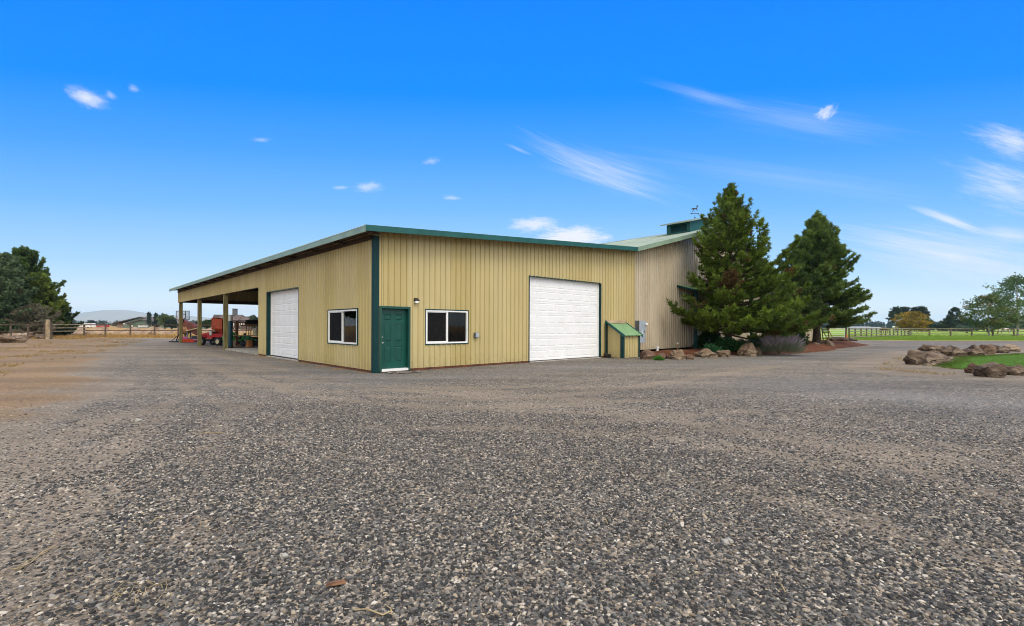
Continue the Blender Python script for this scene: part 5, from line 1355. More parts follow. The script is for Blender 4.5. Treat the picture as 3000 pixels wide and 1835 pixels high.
# left background trees
def zl2(x, y): return x*.2389, 700+y*.2389
for x0, x1, y, Y, sd_, lab, c0, c1 in (
        (1955, 2090, 900, 190, 91, 'pale green round tree right of the green barn', (.07, .11, .035), (.15, .20, .07)),
        (2030, 2180, 945, 170, 92, 'dark bushy tree beside the basketball hoop', (.018, .034, .018), (.045, .07, .03)),
        (1870, 1960, 975, 230, 93, 'small dark tree just right of the green barn roof', (.02, .036, .024), (.05, .075, .04)),
        (1120, 1180, 990, 330, 94, 'small dark tree above the far treeline left of the green barn', (.02, .036, .028), (.045, .065, .045))):
    (u0, v0), (u1, _) = zl2(x0, y), zl2(x1, y); far_bush(u0, u1, v0, Y, sd_, lab, c0, c1, group='trees behind the left fence')
for x, y, Y, lab in ((1828, 922, 240, 'thin poplar left of two beside the green barn'), (1912, 932, 240, 'thin poplar right of two beside the green barn')):
    u, v = zl2(x, y); conifer('poplar_tree', lab, lt(u, Y), Hh(v, Y, u), 1.1, .8, int(x), nbr=34, ln=.7, wd=.3, m=5, dens=3, c0=(.03, .05, .035), c1=(.06, .09, .055), prof=lambda f: .5+.5*math.sin(math.pi*f), droop=50, tipup=15, group='poplars beside the green barn')
def zm(x, y): return 480+x*.17256, 820+y*.17256
for x0, x1, y, Y, sd_, lab, c0, c1 in (
        (390, 500, 690, 150, 101, 'grey green shrub tree behind the basketball hoop', (.04, .06, .035), (.09, .12, .07)),
        (480, 570, 672, 190, 102, 'dark green tree left of the red leaved one', (.02, .042, .02), (.05, .085, .035)),
        (606, 650, 655, 200, 103, 'small red leaved tree seen between the bay posts', (.13, .02, .018), (.22, .04, .03)),
        (655, 790, 655, 150, 104, 'dark green tree left of the brown house', (.018, .042, .018), (.045, .085, .03)),
        (1425, 1545, 562, 160, 105, 'taller grey green tree behind the brown house roof', (.03, .05, .03), (.075, .10, .055)),
        (1530, 1640, 590, 155, 106, 'grey green tree next to the bay edge', (.03, .05, .03), (.07, .10, .055))):
    (u0, v0), (u1, _) = zm(x0, y), zm(x1, y); far_bush(u0, u1, v0, Y, sd_, lab, c0, c1, group='trees seen through the equipment bay')
# far woods that read as one mass
def treeline(label, u0, u1, Y, vtop, seed, c0, c1, n=420, dep=60):
    rng = np.random.default_rng(seed); Vs = []; Cs = []
    for i in range(n):
        u = rng.uniform(u0, u1); y = Y+rng.uniform(0, dep); x = (u-1500)/F*y
        hh = (H+(hz(u)-vtop)*y/F)*rng.uniform(.55, 1.12); r = hh*rng.uniform(.16, .4); c = (np.array(c0)+(np.array(c1)-np.array(c0))*rng.uniform())
        m = 46; z = rng.uniform(0, 1, (m, 1))**.9; a_ = rng.uniform(0, 6.28, (m, 1)); rr = r*(1-z**1.6)*rng.uniform(.3, 1, (m, 1))
        P = np.concatenate([x+rr*np.cos(a_), y+rr*np.sin(a_), z*hh], 1); s = hh*.13
        d = norm(rng.normal(0, 1, (m, 3))+np.array([0, 0, .5])); q = norm(np.cross(d, rng.normal(0, 1, (m, 3))))
        Vs.append(np.stack([P-q*s*.6, P+q*s*.6, P+d*s*1.3], 1).reshape(-1, 3)); Cs.append(np.repeat(np.tile(c, (m, 1))*rng.uniform(.75, 1.25, (m, 1)), 3, 0))
    V = np.concatenate(Vs); o = leafmesh('treeline', V, np.arange(len(V)).reshape(-1, 3), np.concatenate(Cs))
    return tag(o, label, kind='stuff')
treeline('far dark treeline along the left horizon', -300, 760, 420, 941, 1, (.016, .03, .022), (.04, .06, .035), 700, 90)
treeline('far blue green treeline along the right horizon', 2380, 3300, 560, 944, 2, (.016, .032, .026), (.035, .055, .04), 1000, 120)

# grass: dry tufts by the left fence, short lawn blades, pasture edge
def grass(label, name, pts, hmin, hmax, wd, c0, c1, seed, blades=7, lean=.35):
    rng = np.random.default_rng(seed); P = np.array(pts); n = len(P)
    P = np.repeat(P, blades, 0)+rng.normal(0, .06, (n*blades, 3))*np.array([1, 1, 0]); nn = len(P)
    a_ = rng.uniform(0, 6.28, (nn, 1)); hh = rng.uniform(hmin, hmax, (nn, 1)); s = np.concatenate([np.cos(a_), np.sin(a_), 0*a_], 1)*wd
    tip = P+np.concatenate([rng.normal(0, lean, (nn, 2))*hh, hh], 1); k = rng.uniform(0, 1, (nn, 1)); C = np.array(c0)*(1-k)+np.array(c1)*k
    V = np.stack([P-s, P+s, tip], 1).reshape(-1, 3); o = leafmesh(name, V, np.arange(len(V)).reshape(-1, 3), np.repeat(C, 3, 0)); return tag(o, label, kind='stuff')
rng = np.random.default_rng(5)
pts = []
for _ in range(5200):
    u = rng.uniform(-60, 760); y = rng.uniform(50, 66)+(0 if rng.uniform() < .75 else rng.uniform(0, 40)); x = (u-1500)/F*y
    t_, s_ = w2loc(x, y)
    if y < 57 and not (u < 250 and y > 50): continue
    if mnoise.noise(Vector((x*.3, y*.3, 2))) > -.12: pts.append((x, y, .0))
grass('dry golden grass along and beyond the left rail fence', 'dry_grass', pts, .1, .42, .02, (.30, .17, .05), (.46, .31, .11), 6)
pts = []
for _ in range(2600):
    y = rng.uniform(13, 50); x = -9.0-.62*(y-8)-abs(rng.normal(0, 5))-2.2
    if mnoise.noise(Vector((x*.45, y*.45, 8))) > .08: pts.append((x, y, .0))
grass('sparse dry weeds on the brown verge at the left', 'dry_grass', pts, .03, .12, .012, (.26, .15, .05), (.34, .26, .09), 7, 6, .8)
x0, x1 = min(p[0] for p in LAWN), 30; pts = []
for _ in range(42000):
    x, y = rng.uniform(x0, x1), rng.uniform(14, 31)
    if inside(x, y, LAWN): pts.append((x, y, .03))
grass('short green grass of the lawn island', 'lawn_grass', pts, .03, .075, .008, (.055, .105, .012), (.13, .185, .025), 8, 3, .5)
pts = []
for _ in range(700):
    k = rng.integers(len(ISLAND)-4); a_, b_ = ISLAND[0 if rng.uniform() < .5 else k], ISLAND[-1 if rng.uniform() < .5 else k+1]
    f = rng.uniform(); x, y = a_[0]*(1-f)+b_[0]*f+rng.normal(0, .3), a_[1]*(1-f)+b_[1]*f+rng.normal(0, .3)
    if x < 30 and not inside(x, y, LAWN) and inside(x, y, ISLAND): pts.append((x, y, .005))
if pts: grass('dry straw coloured tufts round the island boulders', 'dry_grass', pts, .04, .12, .01, (.30, .22, .12), (.40, .31, .19), 9, 4, 1.2)
pts = []
for _ in range(9000):
    u = rng.uniform(2420, 3060); y = 59.5+abs(rng.normal(0, 18)); pts.append(((u-1500)/F*y, y, .01))
grass('green grass of the pasture and its edge', 'pasture_grass', pts, .05, .2, .03, (.10, .19, .02), (.26, .36, .05), 10, 4, .5)
pts = []
for _ in range(500):
    t_, s_ = -abs(rng.normal(0, .22))-.04, rng.uniform(.3, 12.3)
    if mnoise.noise(Vector((s_*1.6, 0, 3))) > .1: pts.append(tuple(loc2w(t_, s_, .004)))
grass('dry straw litter at the foot of the eave wall', 'dry_grass', pts, .01, .05, .008, (.34, .20, .06), (.50, .34, .14), 11, 5, 3.0)
# ---------------------------------------------------------------- equipment under the lean-to roof
def mx(*a):
    M = Matrix.Identity(4)
    for x in a: M = M @ x
    return M
Tr = lambda x, y, z: Matrix.Translation((x, y, z))
Rx = lambda a: Matrix.Rotation(a, 4, 'X'); Ry = lambda a: Matrix.Rotation(a, 4, 'Y'); Rz = lambda a: Matrix.Rotation(a, 4, 'Z')
def wheel(parent, x, y, r, wd, hub, name='wheel'):
    e = bpy.data.objects.new(name, None); COL.objects.link(e); e.parent = parent; e.location = (x, y, r); e.empty_display_size = .1
    M = Rx(R(90)); h = wd/2
    w = MB(); w.lathe([(r*.55, -h), (r*.86, -h), (r*.97, -h*.7), (r, -h*.3), (r, h*.3), (r*.97, h*.7), (r*.86, h), (r*.55, h), (r*.55, h*.6), (r*.55, -h*.6)], 24, M, False)
    for k in range(16):
        a_ = k/16*2*math.pi; w.box(-r*.03, r*.03, -h*.85, h*.85, r*.97, r*1.03, Ry(a_))
    w.build('tyre', MAT['rubber'], e, True)
    w = MB(); w.lathe([(0, -h*.55), (r*.2, -h*.75), (r*.24, -h*.5), (r*.5, -h*.45), (r*.56, -h*.8), (r*.56, h*.8), (r*.5, h*.45), (r*.24, h*.5), (r*.2, h*.75), (0, h*.55)], 20, M); w.build('rim', hub, e, True)
    return e
# red utility vehicle, nose to the left
pU = Vector(((632-1500)/F*37.0, 37.0, 0)); RZ = R(168)
o = thing('utility_vehicle', 'red utility vehicle with black tyres parked under the roof', 'utility vehicle', pU, RZ)
for x, hub in ((.72, MAT['steel']), (-.75, MAT['cream'])):
    for y in (-.55, .55): wheel(o, x, y, .31, .24, hub)
w = MB(); w.bbox(-1.0, 1.0, -.42, .42, .30, .46, .03); w.bbox(-.15, .45, -.55, .55, .36, .48, .03); w.build('chassis', MAT['black'], o)
w = MB()
w.prism([(1.12, .48), (1.15, .66), (.98, .84), (.30, .98), (.22, .98), (.22, .50)], 'y', -.42, .42)
for y in (-.62, .44):
    w.prism([(1.10, .60), (.98, .78), (.55, .80), (.36, .62), (.42, .60), (.58, .73), (.92, .72), (1.04, .58)], 'y', y, y+.18)
w.build('hood', MAT['red'], o)
for y in (-.33, .33):
    w = MB(); w.ball((1.07, y, .72), (.05, .08, .055)); w.build('headlight', MAT['yellow'], o, True)
w = MB(); w.bbox(-.15, .2, -.5, .5, .48, .72, .04); w.bbox(-.22, -.1, -.5, .5, .68, 1.02, .03); w.build('seat', MAT['black'], o)
w = MB(); w.box(-1.15, -.25, -.58, .58, .62, .66)
for a_ in ((-1.15, -.25, -.6, -.56, .62, .90), (-1.15, -.25, .56, .60, .62, .90), (-1.17, -1.13, -.56, .56, .62, .90), (-.27, -.23, -.56, .56, .62, .90)): w.box(*a_)
for k in range(5): w.box(-1.1+k*.2, -1.06+k*.2, .60, .615, .64, .88); w.box(-1.1+k*.2, -1.06+k*.2, -.615, -.60, .64, .88)
w.build('cargo_bed', MAT['red'], o)
w = MB(); w.prism([(-.24, .50), (.22, .50), (.22, .72), (-.24, .80)], 'y', .5, .56); w.build('side_panel', MAT['red'], o)
w = MB(); w.tube([(.32, 0, .95), (.16, -.2, 1.08)], .02, 6); w.lathe([(.15, -.01), (.165, 0), (.15, .012)], 16, mx(Tr(.15, -.2, 1.09), Ry(R(-50)))); w.build('steering_wheel', MAT['black'], o)
def onU(x, y, z): return pU+Rz(RZ) @ Vector((x, y, z))
b_ = thing('bucket', 'white plastic bucket on the seat of the red utility vehicle', 'bucket', onU(.1, .3, .74))
w = MB(); w.lathe([(0, 0), (.13, 0), (.155, .32), (.165, .32), (.165, .36), (.148, .36), (.125, .03), (0, .03)], 20); w.build('bucket_body', MAT['offwhite'], b_, True)
w = MB(); w.tube([(-.16, 0, .33), (-.12, .06, .20), (0, .1, .14), (.12, .06, .20), (.16, 0, .33)], .006, 5); w.build('handle', MAT['black'], b_)
hp_ = thing('seed_hopper', 'rusty orange seed hopper standing on the cargo bed of the red utility vehicle', 'hopper', onU(-.46, .0, .66), RZ)
w = MB(); s0, s1 = .46, .40
w.add([(-s0, -s1, .62), (s0, -s1, .62), (s0, s1, .62), (-s0, s1, .62), (-s0, -s1, 1.30), (s0, -s1, 1.44), (s0, s1, 1.44), (-s0, s1, 1.30)], [(0, 1, 5, 4), (1, 2, 6, 5), (2, 3, 7, 6), (3, 0, 4, 7)])
w.box(-s0-.02, s0+.02, -s1-.02, s1+.02, .61, .66); w.build('hopper_bin', MAT['hopper'], hp_)
w = MB(); w.add([(-s0, -s1, .62), (s0, -s1, .62), (s0, s1, .62), (-s0, s1, .62), (-.07, -.07, .22), (.07, -.07, .22), (.07, .07, .22), (-.07, .07, .22)], [(0, 1, 5, 4), (1, 2, 6, 5), (2, 3, 7, 6), (3, 0, 4, 7), (4, 5, 6, 7)]); w.lathe([(0, .12), (.16, .12), (.16, .16), (.05, .22), (0, .22)], 14); w.build('hopper_cone', MAT['hopper'], hp_)
for x in (-1, 1):
    for y in (-1, 1):
        w = MB(); w.tube([(x*s0*.92, y*s1*.92, 0), (x*s0*.92, y*s1*.92, .64)], .025, 6); w.build('leg', MAT['red'], hp_)
w = MB(); w.box(-.1, .1, -s1-.012, -s1, 1.0, 1.1); w.box(-.3, -.18, s1, s1+.01, 1.05, 1.1); w.build('cover_plate', MAT['greydark'], hp_)
# wood chipper and bright orange mower deck behind the far corner post
pC = Vector(((548-1500)/F*46.5, 46.5, 0))
o = thing('wood_chipper', 'faded red wood chipper with rusty tan drum and slanting chute near the basketball hoop', 'wood chipper', pC, R(8))
w = MB(); w.tube([(-.25, 0, 1.0), (0, 0, 1.15), (.30, 0, 1.0)], [.2, .42, .3], 12); w.ball((-.1, 0, 1.05), (.42, .36, .5)); w.build('drum', MAT['rusttan'], o, True)
for x in (-.32, .18):
    for y in (-.3, .3):
        w = MB(); w.box(x-.05, x+.05, y-.05, y+.05, 0, .85); w.build('leg', MAT['greydark'], o)
w = MB()
w.add([(-.55, -.3, 1.75), (-.15, -.3, 2.05), (.62, -.34, .75), (.95, -.34, .55), (1.1, -.34, .95), (.92, -.3, 1.45), (.55, -.3, 1.75), (.1, -.3, 1.82), (-.55, .3, 1.75), (-.15, .3, 2.05), (.62, .34, .75), (.95, .34, .55), (1.1, .34, .95), (.92, .3, 1.45), (.55, .3, 1.75), (.1, .3, 1.82)],
      [(0, 1, 7, 6, 5, 4, 3, 2), (8, 10, 11, 12, 13, 14, 15, 9), (0, 8, 9, 1), (1, 9, 15, 7), (7, 15, 14, 6), (6, 14, 13, 5), (5, 13, 12, 4), (4, 12, 11, 3), (3, 11, 10, 2), (2, 10, 8, 0)])
w.build('chute', MAT['redbrown'], o)
w = MB(); w.tube([(.1, -.4, .95), (1.05, -.4, 1.2)], .06, 8); w.build('feed_bar', MAT['rail_tan'], o, True)
w = MB(); w.bbox(.55, 1.35, -.35, .35, .05, .5, .06); w.build('engine', MAT['black'], o)
w = MB(); w.bbox(.35, .62, -.2, .25, 1.65, 1.95, .05); w.build('engine_cover', MAT['greydark'], o)
pD = Vector(((555-1500)/F*42.6, 42.6, 0))
o = thing('mower_deck', 'bright orange red mower deck lying on the ground by the corner post', 'mower deck', pD, R(6))
w = MB(); w.prism([(-.62, .10), (-.55, .02), (.55, .02), (.62, .10), (.60, .22), (.2, .30), (-.25, .30), (-.42, .45), (-.60, .52), (-.66, .45)], 'y', -.4, .4); w.build('deck_shell', MAT['orange'], o)
w = MB(); w.lathe([(0, .30), (.13, .30), (.13, .36), (0, .37)], 14, Tr(.2, -.1, 0)); w.lathe([(0, .30), (.13, .30), (.13, .36), (0, .37)], 14, Tr(-.15, .15, 0)); w.build('pulley', MAT['greydark'], o, True)
# basketball hoop
pB_ = Vector(((535-1500)/F*42.9, 42.9, 0))
o = thing('basketball_hoop', 'portable basketball hoop with clear framed backboard by the corner post', 'basketball hoop', pB_, R(-14))
w = MB(); w.bbox(-1.05, -.1, -.45, .45, .0, .12, .04); w.build('base', MAT['black'], o)
w = MB(); w.tube([(-.7, 0, .1), (.2, .0, 2.15)], .045, 8); w.tube([(-.9, -.3, .1), (.0, -.05, .9)], .025, 6); w.tube([(-.9, .3, .1), (.0, .05, .9)], .025, 6); w.build('pole', MAT['black'], o)
w = MB()
bw, z0, z1 = .74, 1.98, 2.80
for a_ in ((-bw, bw, -.02, .02, z0, z0+.045), (-bw, bw, -.02, .02, z1-.045, z1), (-bw, -bw+.045, -.02, .02, z0, z1), (bw-.045, bw, -.02, .02, z0, z1), (-.32, .33, -.022, .022, z0+.48, z0+.53), (.30, .345, -.022, .022, z0+.08, z1), (-.345, -.30, -.022, .022, z0+.08, z0+.5)): w.box(*a_)
w.build('backboard_frame', MAT['black'], o)
w = MB(); w.box(-bw+.045, bw-.045, -.006, .006, z0+.045, z1-.045); w.build('backboard', MAT['acrylic'], o)
w = MB(); w.tube([(.23*math.cos(k/16*6.2832), -.3+.23*math.sin(k/16*6.2832), z0+.06) for k in range(17)], .014, 6); w.box(-.1, .1, -.09, -.022, z0+.0, z0+.1); w.build('rim', MAT['orange'], o, True)
w = MB()
for k in range(12):
    a0, a1 = k/12*6.2832, (k+1)/12*6.2832
    for (p0, p1) in ((a0, a1), (a1, a0)):
        w.tube([(.22*math.cos(p0), -.3+.22*math.sin(p0), z0+.05), (.14*math.cos((p0+p1)/2), -.3+.14*math.sin((p0+p1)/2), z0-.32)], .006, 4, False)
w.build('net', MAT['offwhite'], o)
# tall dark teal tank by the middle post
o = thing('tank', 'tall dark teal cylinder with a white top beside the bay post', 'cylinder tank', ((674-1500)/F*32.6, 32.6, .08))
w = MB(); w.lathe([(0, .02), (.15, .02), (.155, .06), (.155, 1.72), (.15, 1.74), (0, 1.74)], 22)
for z in (.35, .75, 1.2, 1.55): w.lathe([(.156, z), (.162, z+.01), (.162, z+.03), (.156, z+.04)], 22)
w.build('tank_body', MAT['tankblue'], o, True)
w = MB(); w.lathe([(0, 1.74), (.145, 1.74), (.15, 1.78), (.15, 2.08), (.13, 2.12), (0, 2.12)], 22); w.build('tank_cap', MAT['offwhite'], o, True)
w = MB(); w.lathe([(0, -.08), (.2, -.08), (.2, .0), (.16, .02), (0, .02)], 22); w.build('base', MAT['black'], o, True)
w = MB(); w.bbox(-.30, -.19, -.12, .02, .0, 1.3, .02); w.build('backing_panel', MAT['greysteel'], o)
# lumber rack with its load
oL = (1.5, 23.0)
o = thing('lumber_rack', 'brown timber storage rack behind the bay post', 'storage rack', loc2w(*oL, .085), PSI)
def rk(t_, s_, z): return Vector((t_, s_, z))
for t_ in (0, 2.6):
    w = MB(); w.bbox(t_-.09, t_+.09, -.07, .07, .12, 1.72, .01); w.build('upright', MAT['wood'], o)
    w = MB(); w.bbox(t_-.10, t_+.10, -.55, .7, .0, .12, .01); w.build('foot', MAT['wood'], o)
    w = MB(); w.box(t_-.05, t_+.05, -.35, .6, .62, .70); w.box(t_-.05, t_+.05, -.35, .5, 1.30, 1.38); w.build('bracket', MAT['wood'], o)
w = MB(); w.box(-.25, 3.6, -.38, .6, .70, .74); w.build('shelf', MAT['rail_tan'], o)
def rkw(t_, s_, z): return loc2w(oL[0]+t_, oL[1]+s_, z+.085)
for k, (s_, z, dm) in enumerate(((-.25, 1.40, .09), (-.05, 1.40, .08), (.15, 1.40, .09), (.35, 1.40, .08), (-.15, 1.50, .08), (.1, 1.50, .09))):
    q = thing('plank', 'brown plank in the stack across the timber storage rack', 'plank', rkw(0, 0, 0), PSI, 'planks on the storage rack')
    w = MB(); w.box(.35+.1*(k % 3), 3.7, s_-dm, s_+dm, z-.02, z+.065); w.build('board', MAT['wood'], q)
for k, (s_, z) in enumerate(((-.28, 1.63), (-.12, 1.63), (.05, 1.63), (.2, 1.63), (-.2, 1.75), (-.02, 1.75))):
    q = thing('pipe', 'black pipe lying on top of the stacked planks', 'pipe', rkw(0, 0, 0), PSI, 'black pipes on the storage rack')
    w = MB(); w.tube([(.5+.08*(k % 2), s_, z), (3.7, s_, z)], .07, 10); w.build('tube', MAT['black'], q, True)
# green garden tractor with black roll bar behind the rack
pG = loc2w(2.0, 25.2)
o = thing('garden_tractor', 'green garden tractor with black roll bar behind the storage rack', 'tractor', pG, PSI+R(180))
for x, y, r in ((.55, .38, .2), (.55, -.38, .2), (-.55, .42, .33), (-.55, -.42, .33)): wheel(o, x, y, r, .2, MAT['yellow'])
w = MB(); w.prism([(.85, .42), (.88, .70), (.75, .88), (.1, 1.02), (.0, 1.0), (.0, .42)], 'y', -.25, .25); w.build('hood', MAT['greenm'], o)
w = MB(); w.bbox(-.75, .1, -.38, .38, .34, .5, .03)
for y in (-.6, .42): w.prism([(-.9, .55), (-.8, .74), (-.35, .74), (-.2, .5), (-.3, .5), (-.42, .66), (-.72, .66), (-.82, .52)], 'y', y, y+.18)
w.build('fender', MAT['greenm'], o)
w = MB(); w.bbox(-.55, -.15, -.22, .22, .52, .66, .04); w.bbox(-.62, -.5, -.22, .22, .62, .95, .04); w.build('seat', MAT['black'], o)
w = MB()
for y in (-.36, .36): w.tube([(-.7, y, .4), (-.75, y, 1.62), (-.65, y, 1.72), (.35, y, 1.72), (.48, y, 1.62), (.1, y, .95)], .03, 6)
w.tube([(-.65, -.36, 1.72), (-.65, .36, 1.72)], .03, 6); w.tube([(.35, -.36, 1.72), (.35, .36, 1.72)], .03, 6); w.build('roll_bar', MAT['black'], o)
# small things on and under the shelf
q = thing('bucket', 'cream bucket on the shelf of the storage rack', 'bucket', rkw(1.15, -.1, .745))
w = MB(); w.lathe([(0, 0), (.15, 0), (.18, .36), (.19, .36), (.19, .40), (.17, .40), (.14, .03), (0, .03)], 20); w.build('bucket_body', MAT['cream'], q, True)
q = thing('bucket', 'yellow plastic bucket on the shelf beside the cream one', 'bucket', rkw(1.55, -.1, .745))
w = MB(); w.lathe([(0, 0), (.16, 0), (.19, .40), (.20, .40), (.20, .44), (.18, .44), (.15, .03), (0, .03)], 20); w.build('bucket_body', MAT['yellow'], q, True)
q = thing('bucket', 'pale pink bucket on the slab between the tank and the storage rack', 'bucket', at(685, 1003, 32.9)*1.0)
q.location.z = .085
w = MB(); w.lathe([(0, 0), (.14, 0), (.17, .36), (.18, .36), (.18, .40), (.16, .40), (.13, .03), (0, .03)], 20); w.build('bucket_body', MAT['pinkwall'], q, True)
q = thing('flower_pot', 'orange brown log stump planter on the slab under the shelf', 'planter', ((731-1500)/F*31.8, 31.8, .085))
w = MB(); prf_ = [(0, 0), (.24, 0), (.22, .12), (.215, .3), (.225, .45), (.19, .47), (0, .47)]; w.lathe(prf_, 18); w.build('stump', MAT['stump'], q, True)
rng = np.random.default_rng(77); n_ = 70
P = rng.normal(0, .08, (n_, 3))*np.array([1, 1, .3])+np.array([0, 0, .46]); D = norm(rng.normal(0, 1, (n_, 3))*np.array([1, 1, .3])+np.array([0, 0, .9]))
V, Fc, Cv = tufts(rng, P, D, np.tile(np.array([(.06, .20, .09)]), (n_, 1)), 1, .3, .07, .2); leafmesh('leaves', V, Fc, Cv, q)
for k, (t_, s_, r) in enumerate(((.75, .25, .30), (1.35, .35, .33), (2.0, .3, .33), (.72, .9, .3))):
    q = thing('tyre', 'spare black tyre lying in the dark under the rack shelf', 'tyre', rkw(t_, s_, .0), PSI, 'spare tyres under the shelf')
    w = MB(); w.lathe([(r*.55, .0), (r*.9, .0), (r, .06), (r, .18), (r*.9, .24), (r*.55, .24), (r*.6, .18), (r*.6, .06)], 24); w.build('tread', MAT['rubber'], q, True)
q = thing('storage_bin', 'black storage bin under the rack shelf beside the spare tyres', 'storage bin', rkw(2.0, .35, .25), PSI)
w = MB(); w.bbox(-1.35, 1.9, -.3, .35, -.2, .34, .03); w.build('bin_body', MAT['black'], q)
w = MB(); w.bbox(-1.38, 1.93, -.33, .38, .34, .38, .015); w.build('lid', MAT['greydark'], q)

# ---------------------------------------------------------------- beyond the fences
def house(name, label, u0, u1, vr, ve, Y, wall, roofm, cat='barn', depth=10, ridge_along=True, rz=0.0, peak=.5, over=.5, group=None, doors=(), windows=()):
    """gabled building; ridge_along: the ridge runs across the view, else the gable faces it"""
    uc = (u0+u1)/2; W_ = (u1-u0)/F*Y; zr_ = H+(hz(uc)-vr)*Y/F; ze = H+(hz(uc)-ve)*Y/F
    o = thing(name, label, cat, ((uc-1500)/F*Y, Y, 0), rz, group)
    x0, x1 = -W_/2, W_/2; w = MB(); xp = x0+W_*peak
    if ridge_along:
        w.prism([(0, 0), (depth, 0), (depth, ze), (depth/2, zr_), (0, ze)], 'x', x0, x1)
    else:
        w.prism([(x0, 0), (x1, 0), (x1, ze), (xp, zr_), (x0, ze)], 'y', 0, depth)
    w.build('wall', wall, o)
    w = MB(); th = .22
    if ridge_along:
        sl = (zr_-ze)/(depth/2)
        for a, b in ((-over, depth/2), (depth+over, depth/2)):
            za = ze-over*sl; w.prism([(a, za+.05), (b, zr_+.05), (b, zr_+.05+th), (a, za+.05+th)], 'x', x0-over, x1+over)
    else:
        for a, sg in ((x0-over, -1), (x1+over, 1)):
            sl = (zr_-ze)/abs(xp-(x0 if sg < 0 else x1)); za = ze-over*sl
            w.prism([(a, za+.05), (xp, zr_+.05), (xp, zr_+.05+th), (a, za+.05+th)], 'y', -over, depth+over)
    w.build('roof', roofm, o)
    for (a, b, c, d, mt, nm) in doors+windows if isinstance(doors, tuple) else ():
        w = MB(); w.box(a, b, -.08, .02, c, d); w.build(nm, mt, o)
    return o
Yb = 250.0
def lx(x): return (x*.2389-1500)/F*Yb
gb = thing('green_barn', 'grey green gabled barn with two white crossed doors beyond the left fence', 'barn', (lx(1660), Yb, 0))
bx = lambda x: lx(x)-lx(1660)
bz = lambda y: H+(hz(390)-(700+y*.2389))*Yb/F
w = MB(); w.prism([(bx(1430), 0), (bx(1900), 0), (bx(1900), bz(1040)), (bx(1660), bz(962)), (bx(1430), bz(1035))], 'y', 4, 24)
w.build('wall', MAT['greenwall'], gb)
w = MB(); w.prism([(bx(1560), 0), (bx(1905), 0), (bx(1905), bz(1042)), (bx(1750), bz(992)), (bx(1560), bz(1040))], 'y', 0, 3.98); w.build('wall', MAT['greenwall'], gb)
w = MB(); w.prism([(bx(1318), 0), (bx(1428), 0), (bx(1428), bz(1036)), (bx(1318), bz(1040))], 'y', 6, 22); w.build('wall', MAT['pinkwall'], gb)
def rf(w, pts, y0, y1, th=.35):
    for (a, za), (b, zb_) in zip(pts, pts[1:]): w.prism([(a, za), (b, zb_), (b, zb_+th), (a, za+th)], 'y', y0, y1)
w = MB(); rf(w, [(bx(1305), bz(1042)), (bx(1655), bz(962)), (bx(1935), bz(1042))], 3.2, 25); rf(w, [(bx(1545), bz(1046)), (bx(1750), bz(992)), (bx(1930), bz(1046))], -.8, 3.4); w.build('roof', MAT['shingle'], gb)
for xa, xb in ((1698, 1750), (1757, 1810)):
    e = bpy.data.objects.new('door', None); COL.objects.link(e); e.parent = gb
    a, b, z0, z1 = bx(xa), bx(xb), .25, bz(1055); w = MB(); f = .32
    for q_ in ((a, a+f, z0, z1), (b-f, b, z0, z1), (a+f, b-f, z1-f, z1), (a+f, b-f, z0, z0+f)): w.box(q_[0], q_[1], -.12, -.02, q_[2], q_[3])
    for p0, p1 in (((a+f, z0+f), (b-f, z1-f)), ((a+f, z1-f), (b-f, z0+f))):
        dx, dz = p1[0]-p0[0], p1[1]-p0[1]; l_ = math.hypot(dx, dz); nx, nz = -dz/l_*.15, dx/l_*.15
        w.prism([(p0[0]+nx, p0[1]+nz), (p1[0]+nx, p1[1]+nz), (p1[0]-nx, p1[1]-nz), (p0[0]-nx, p0[1]-nz)], 'y', -.10, -.022)
    w.build('door_brace', MAT['offwhite'], e)
    w = MB(); w.box(a+.02, b-.02, -.021, -.004, z0, z1); w.build('door_leaf', MAT['greenwall'], e)
w = MB(); w.box(bx(1608), bx(1630), -.1, -.004, .6, bz(1062)); w.build('window', MAT['offwhite'], gb)
w = MB(); w.box(bx(1435), bx(1555), 3.85, 3.995, bz(1050), bz(1037)); w.build('awning', MAT['offwhite'], gb)
house('shed', 'low white roofed green shed right of the green barn', 1930*.2389, 2060*.2389, 946.6, 951.5, 240, MAT['greenwall'], MAT['offwhite'], 'shed', 6, True, over=.3)
house('shed', 'low white roofed shed seen between the bay posts', 480+430*.17256, 480+722*.17256, 949, 952.5, 190, MAT['greenwall'], MAT['offwhite'], 'shed', 6, True, over=.3)
# red stock trailer, white camper and truck far left
Yt = 220.0
def far_o(x, Y): return ((x*.2389-1500)/F*Y, Y, 0)
o = thing('stock_trailer', 'dark red stock trailer far beyond the left fence', 'trailer', far_o(1262, Yt)); o.scale = (.5, .6, .62)
w = MB(); w.bbox(-4.6, 4.6, -1.1, 1.1, .55, 2.55, .12); w.build('trailer_body', MAT['trailer_red'], o)
for x in (-1.1, 1.1): wheel(o, x, -1.05, .42, .3, MAT['steel']); wheel(o, x, 1.05, .42, .3, MAT['steel'])
w = MB(); w.box(-6.2, -4.5, -.1, .1, .5, .65); w.tube([(-6.1, 0, 0), (-6.1, 0, .6)], .06, 6); w.build('tongue', MAT['greydark'], o)
w = MB(); w.box(-4.2, 4.2, -1.12, -1.10, 1.7, 2.1); w.build('vent_slot', MAT['greydark'], o)
o = thing('camper_trailer', 'white camper trailer with window far beyond the left fence', 'camper', far_o(1095, 230)); o.scale = (.72, .7, .75)
w = MB(); w.prism([(-3.3, .5), (3.3, .5), (3.3, 2.6), (2.9, 2.9), (-2.4, 2.9), (-3.5, 1.9), (-3.5, 1.0)], 'y', -1.2, 1.2); w.build('body', MAT['offwhite'], o)
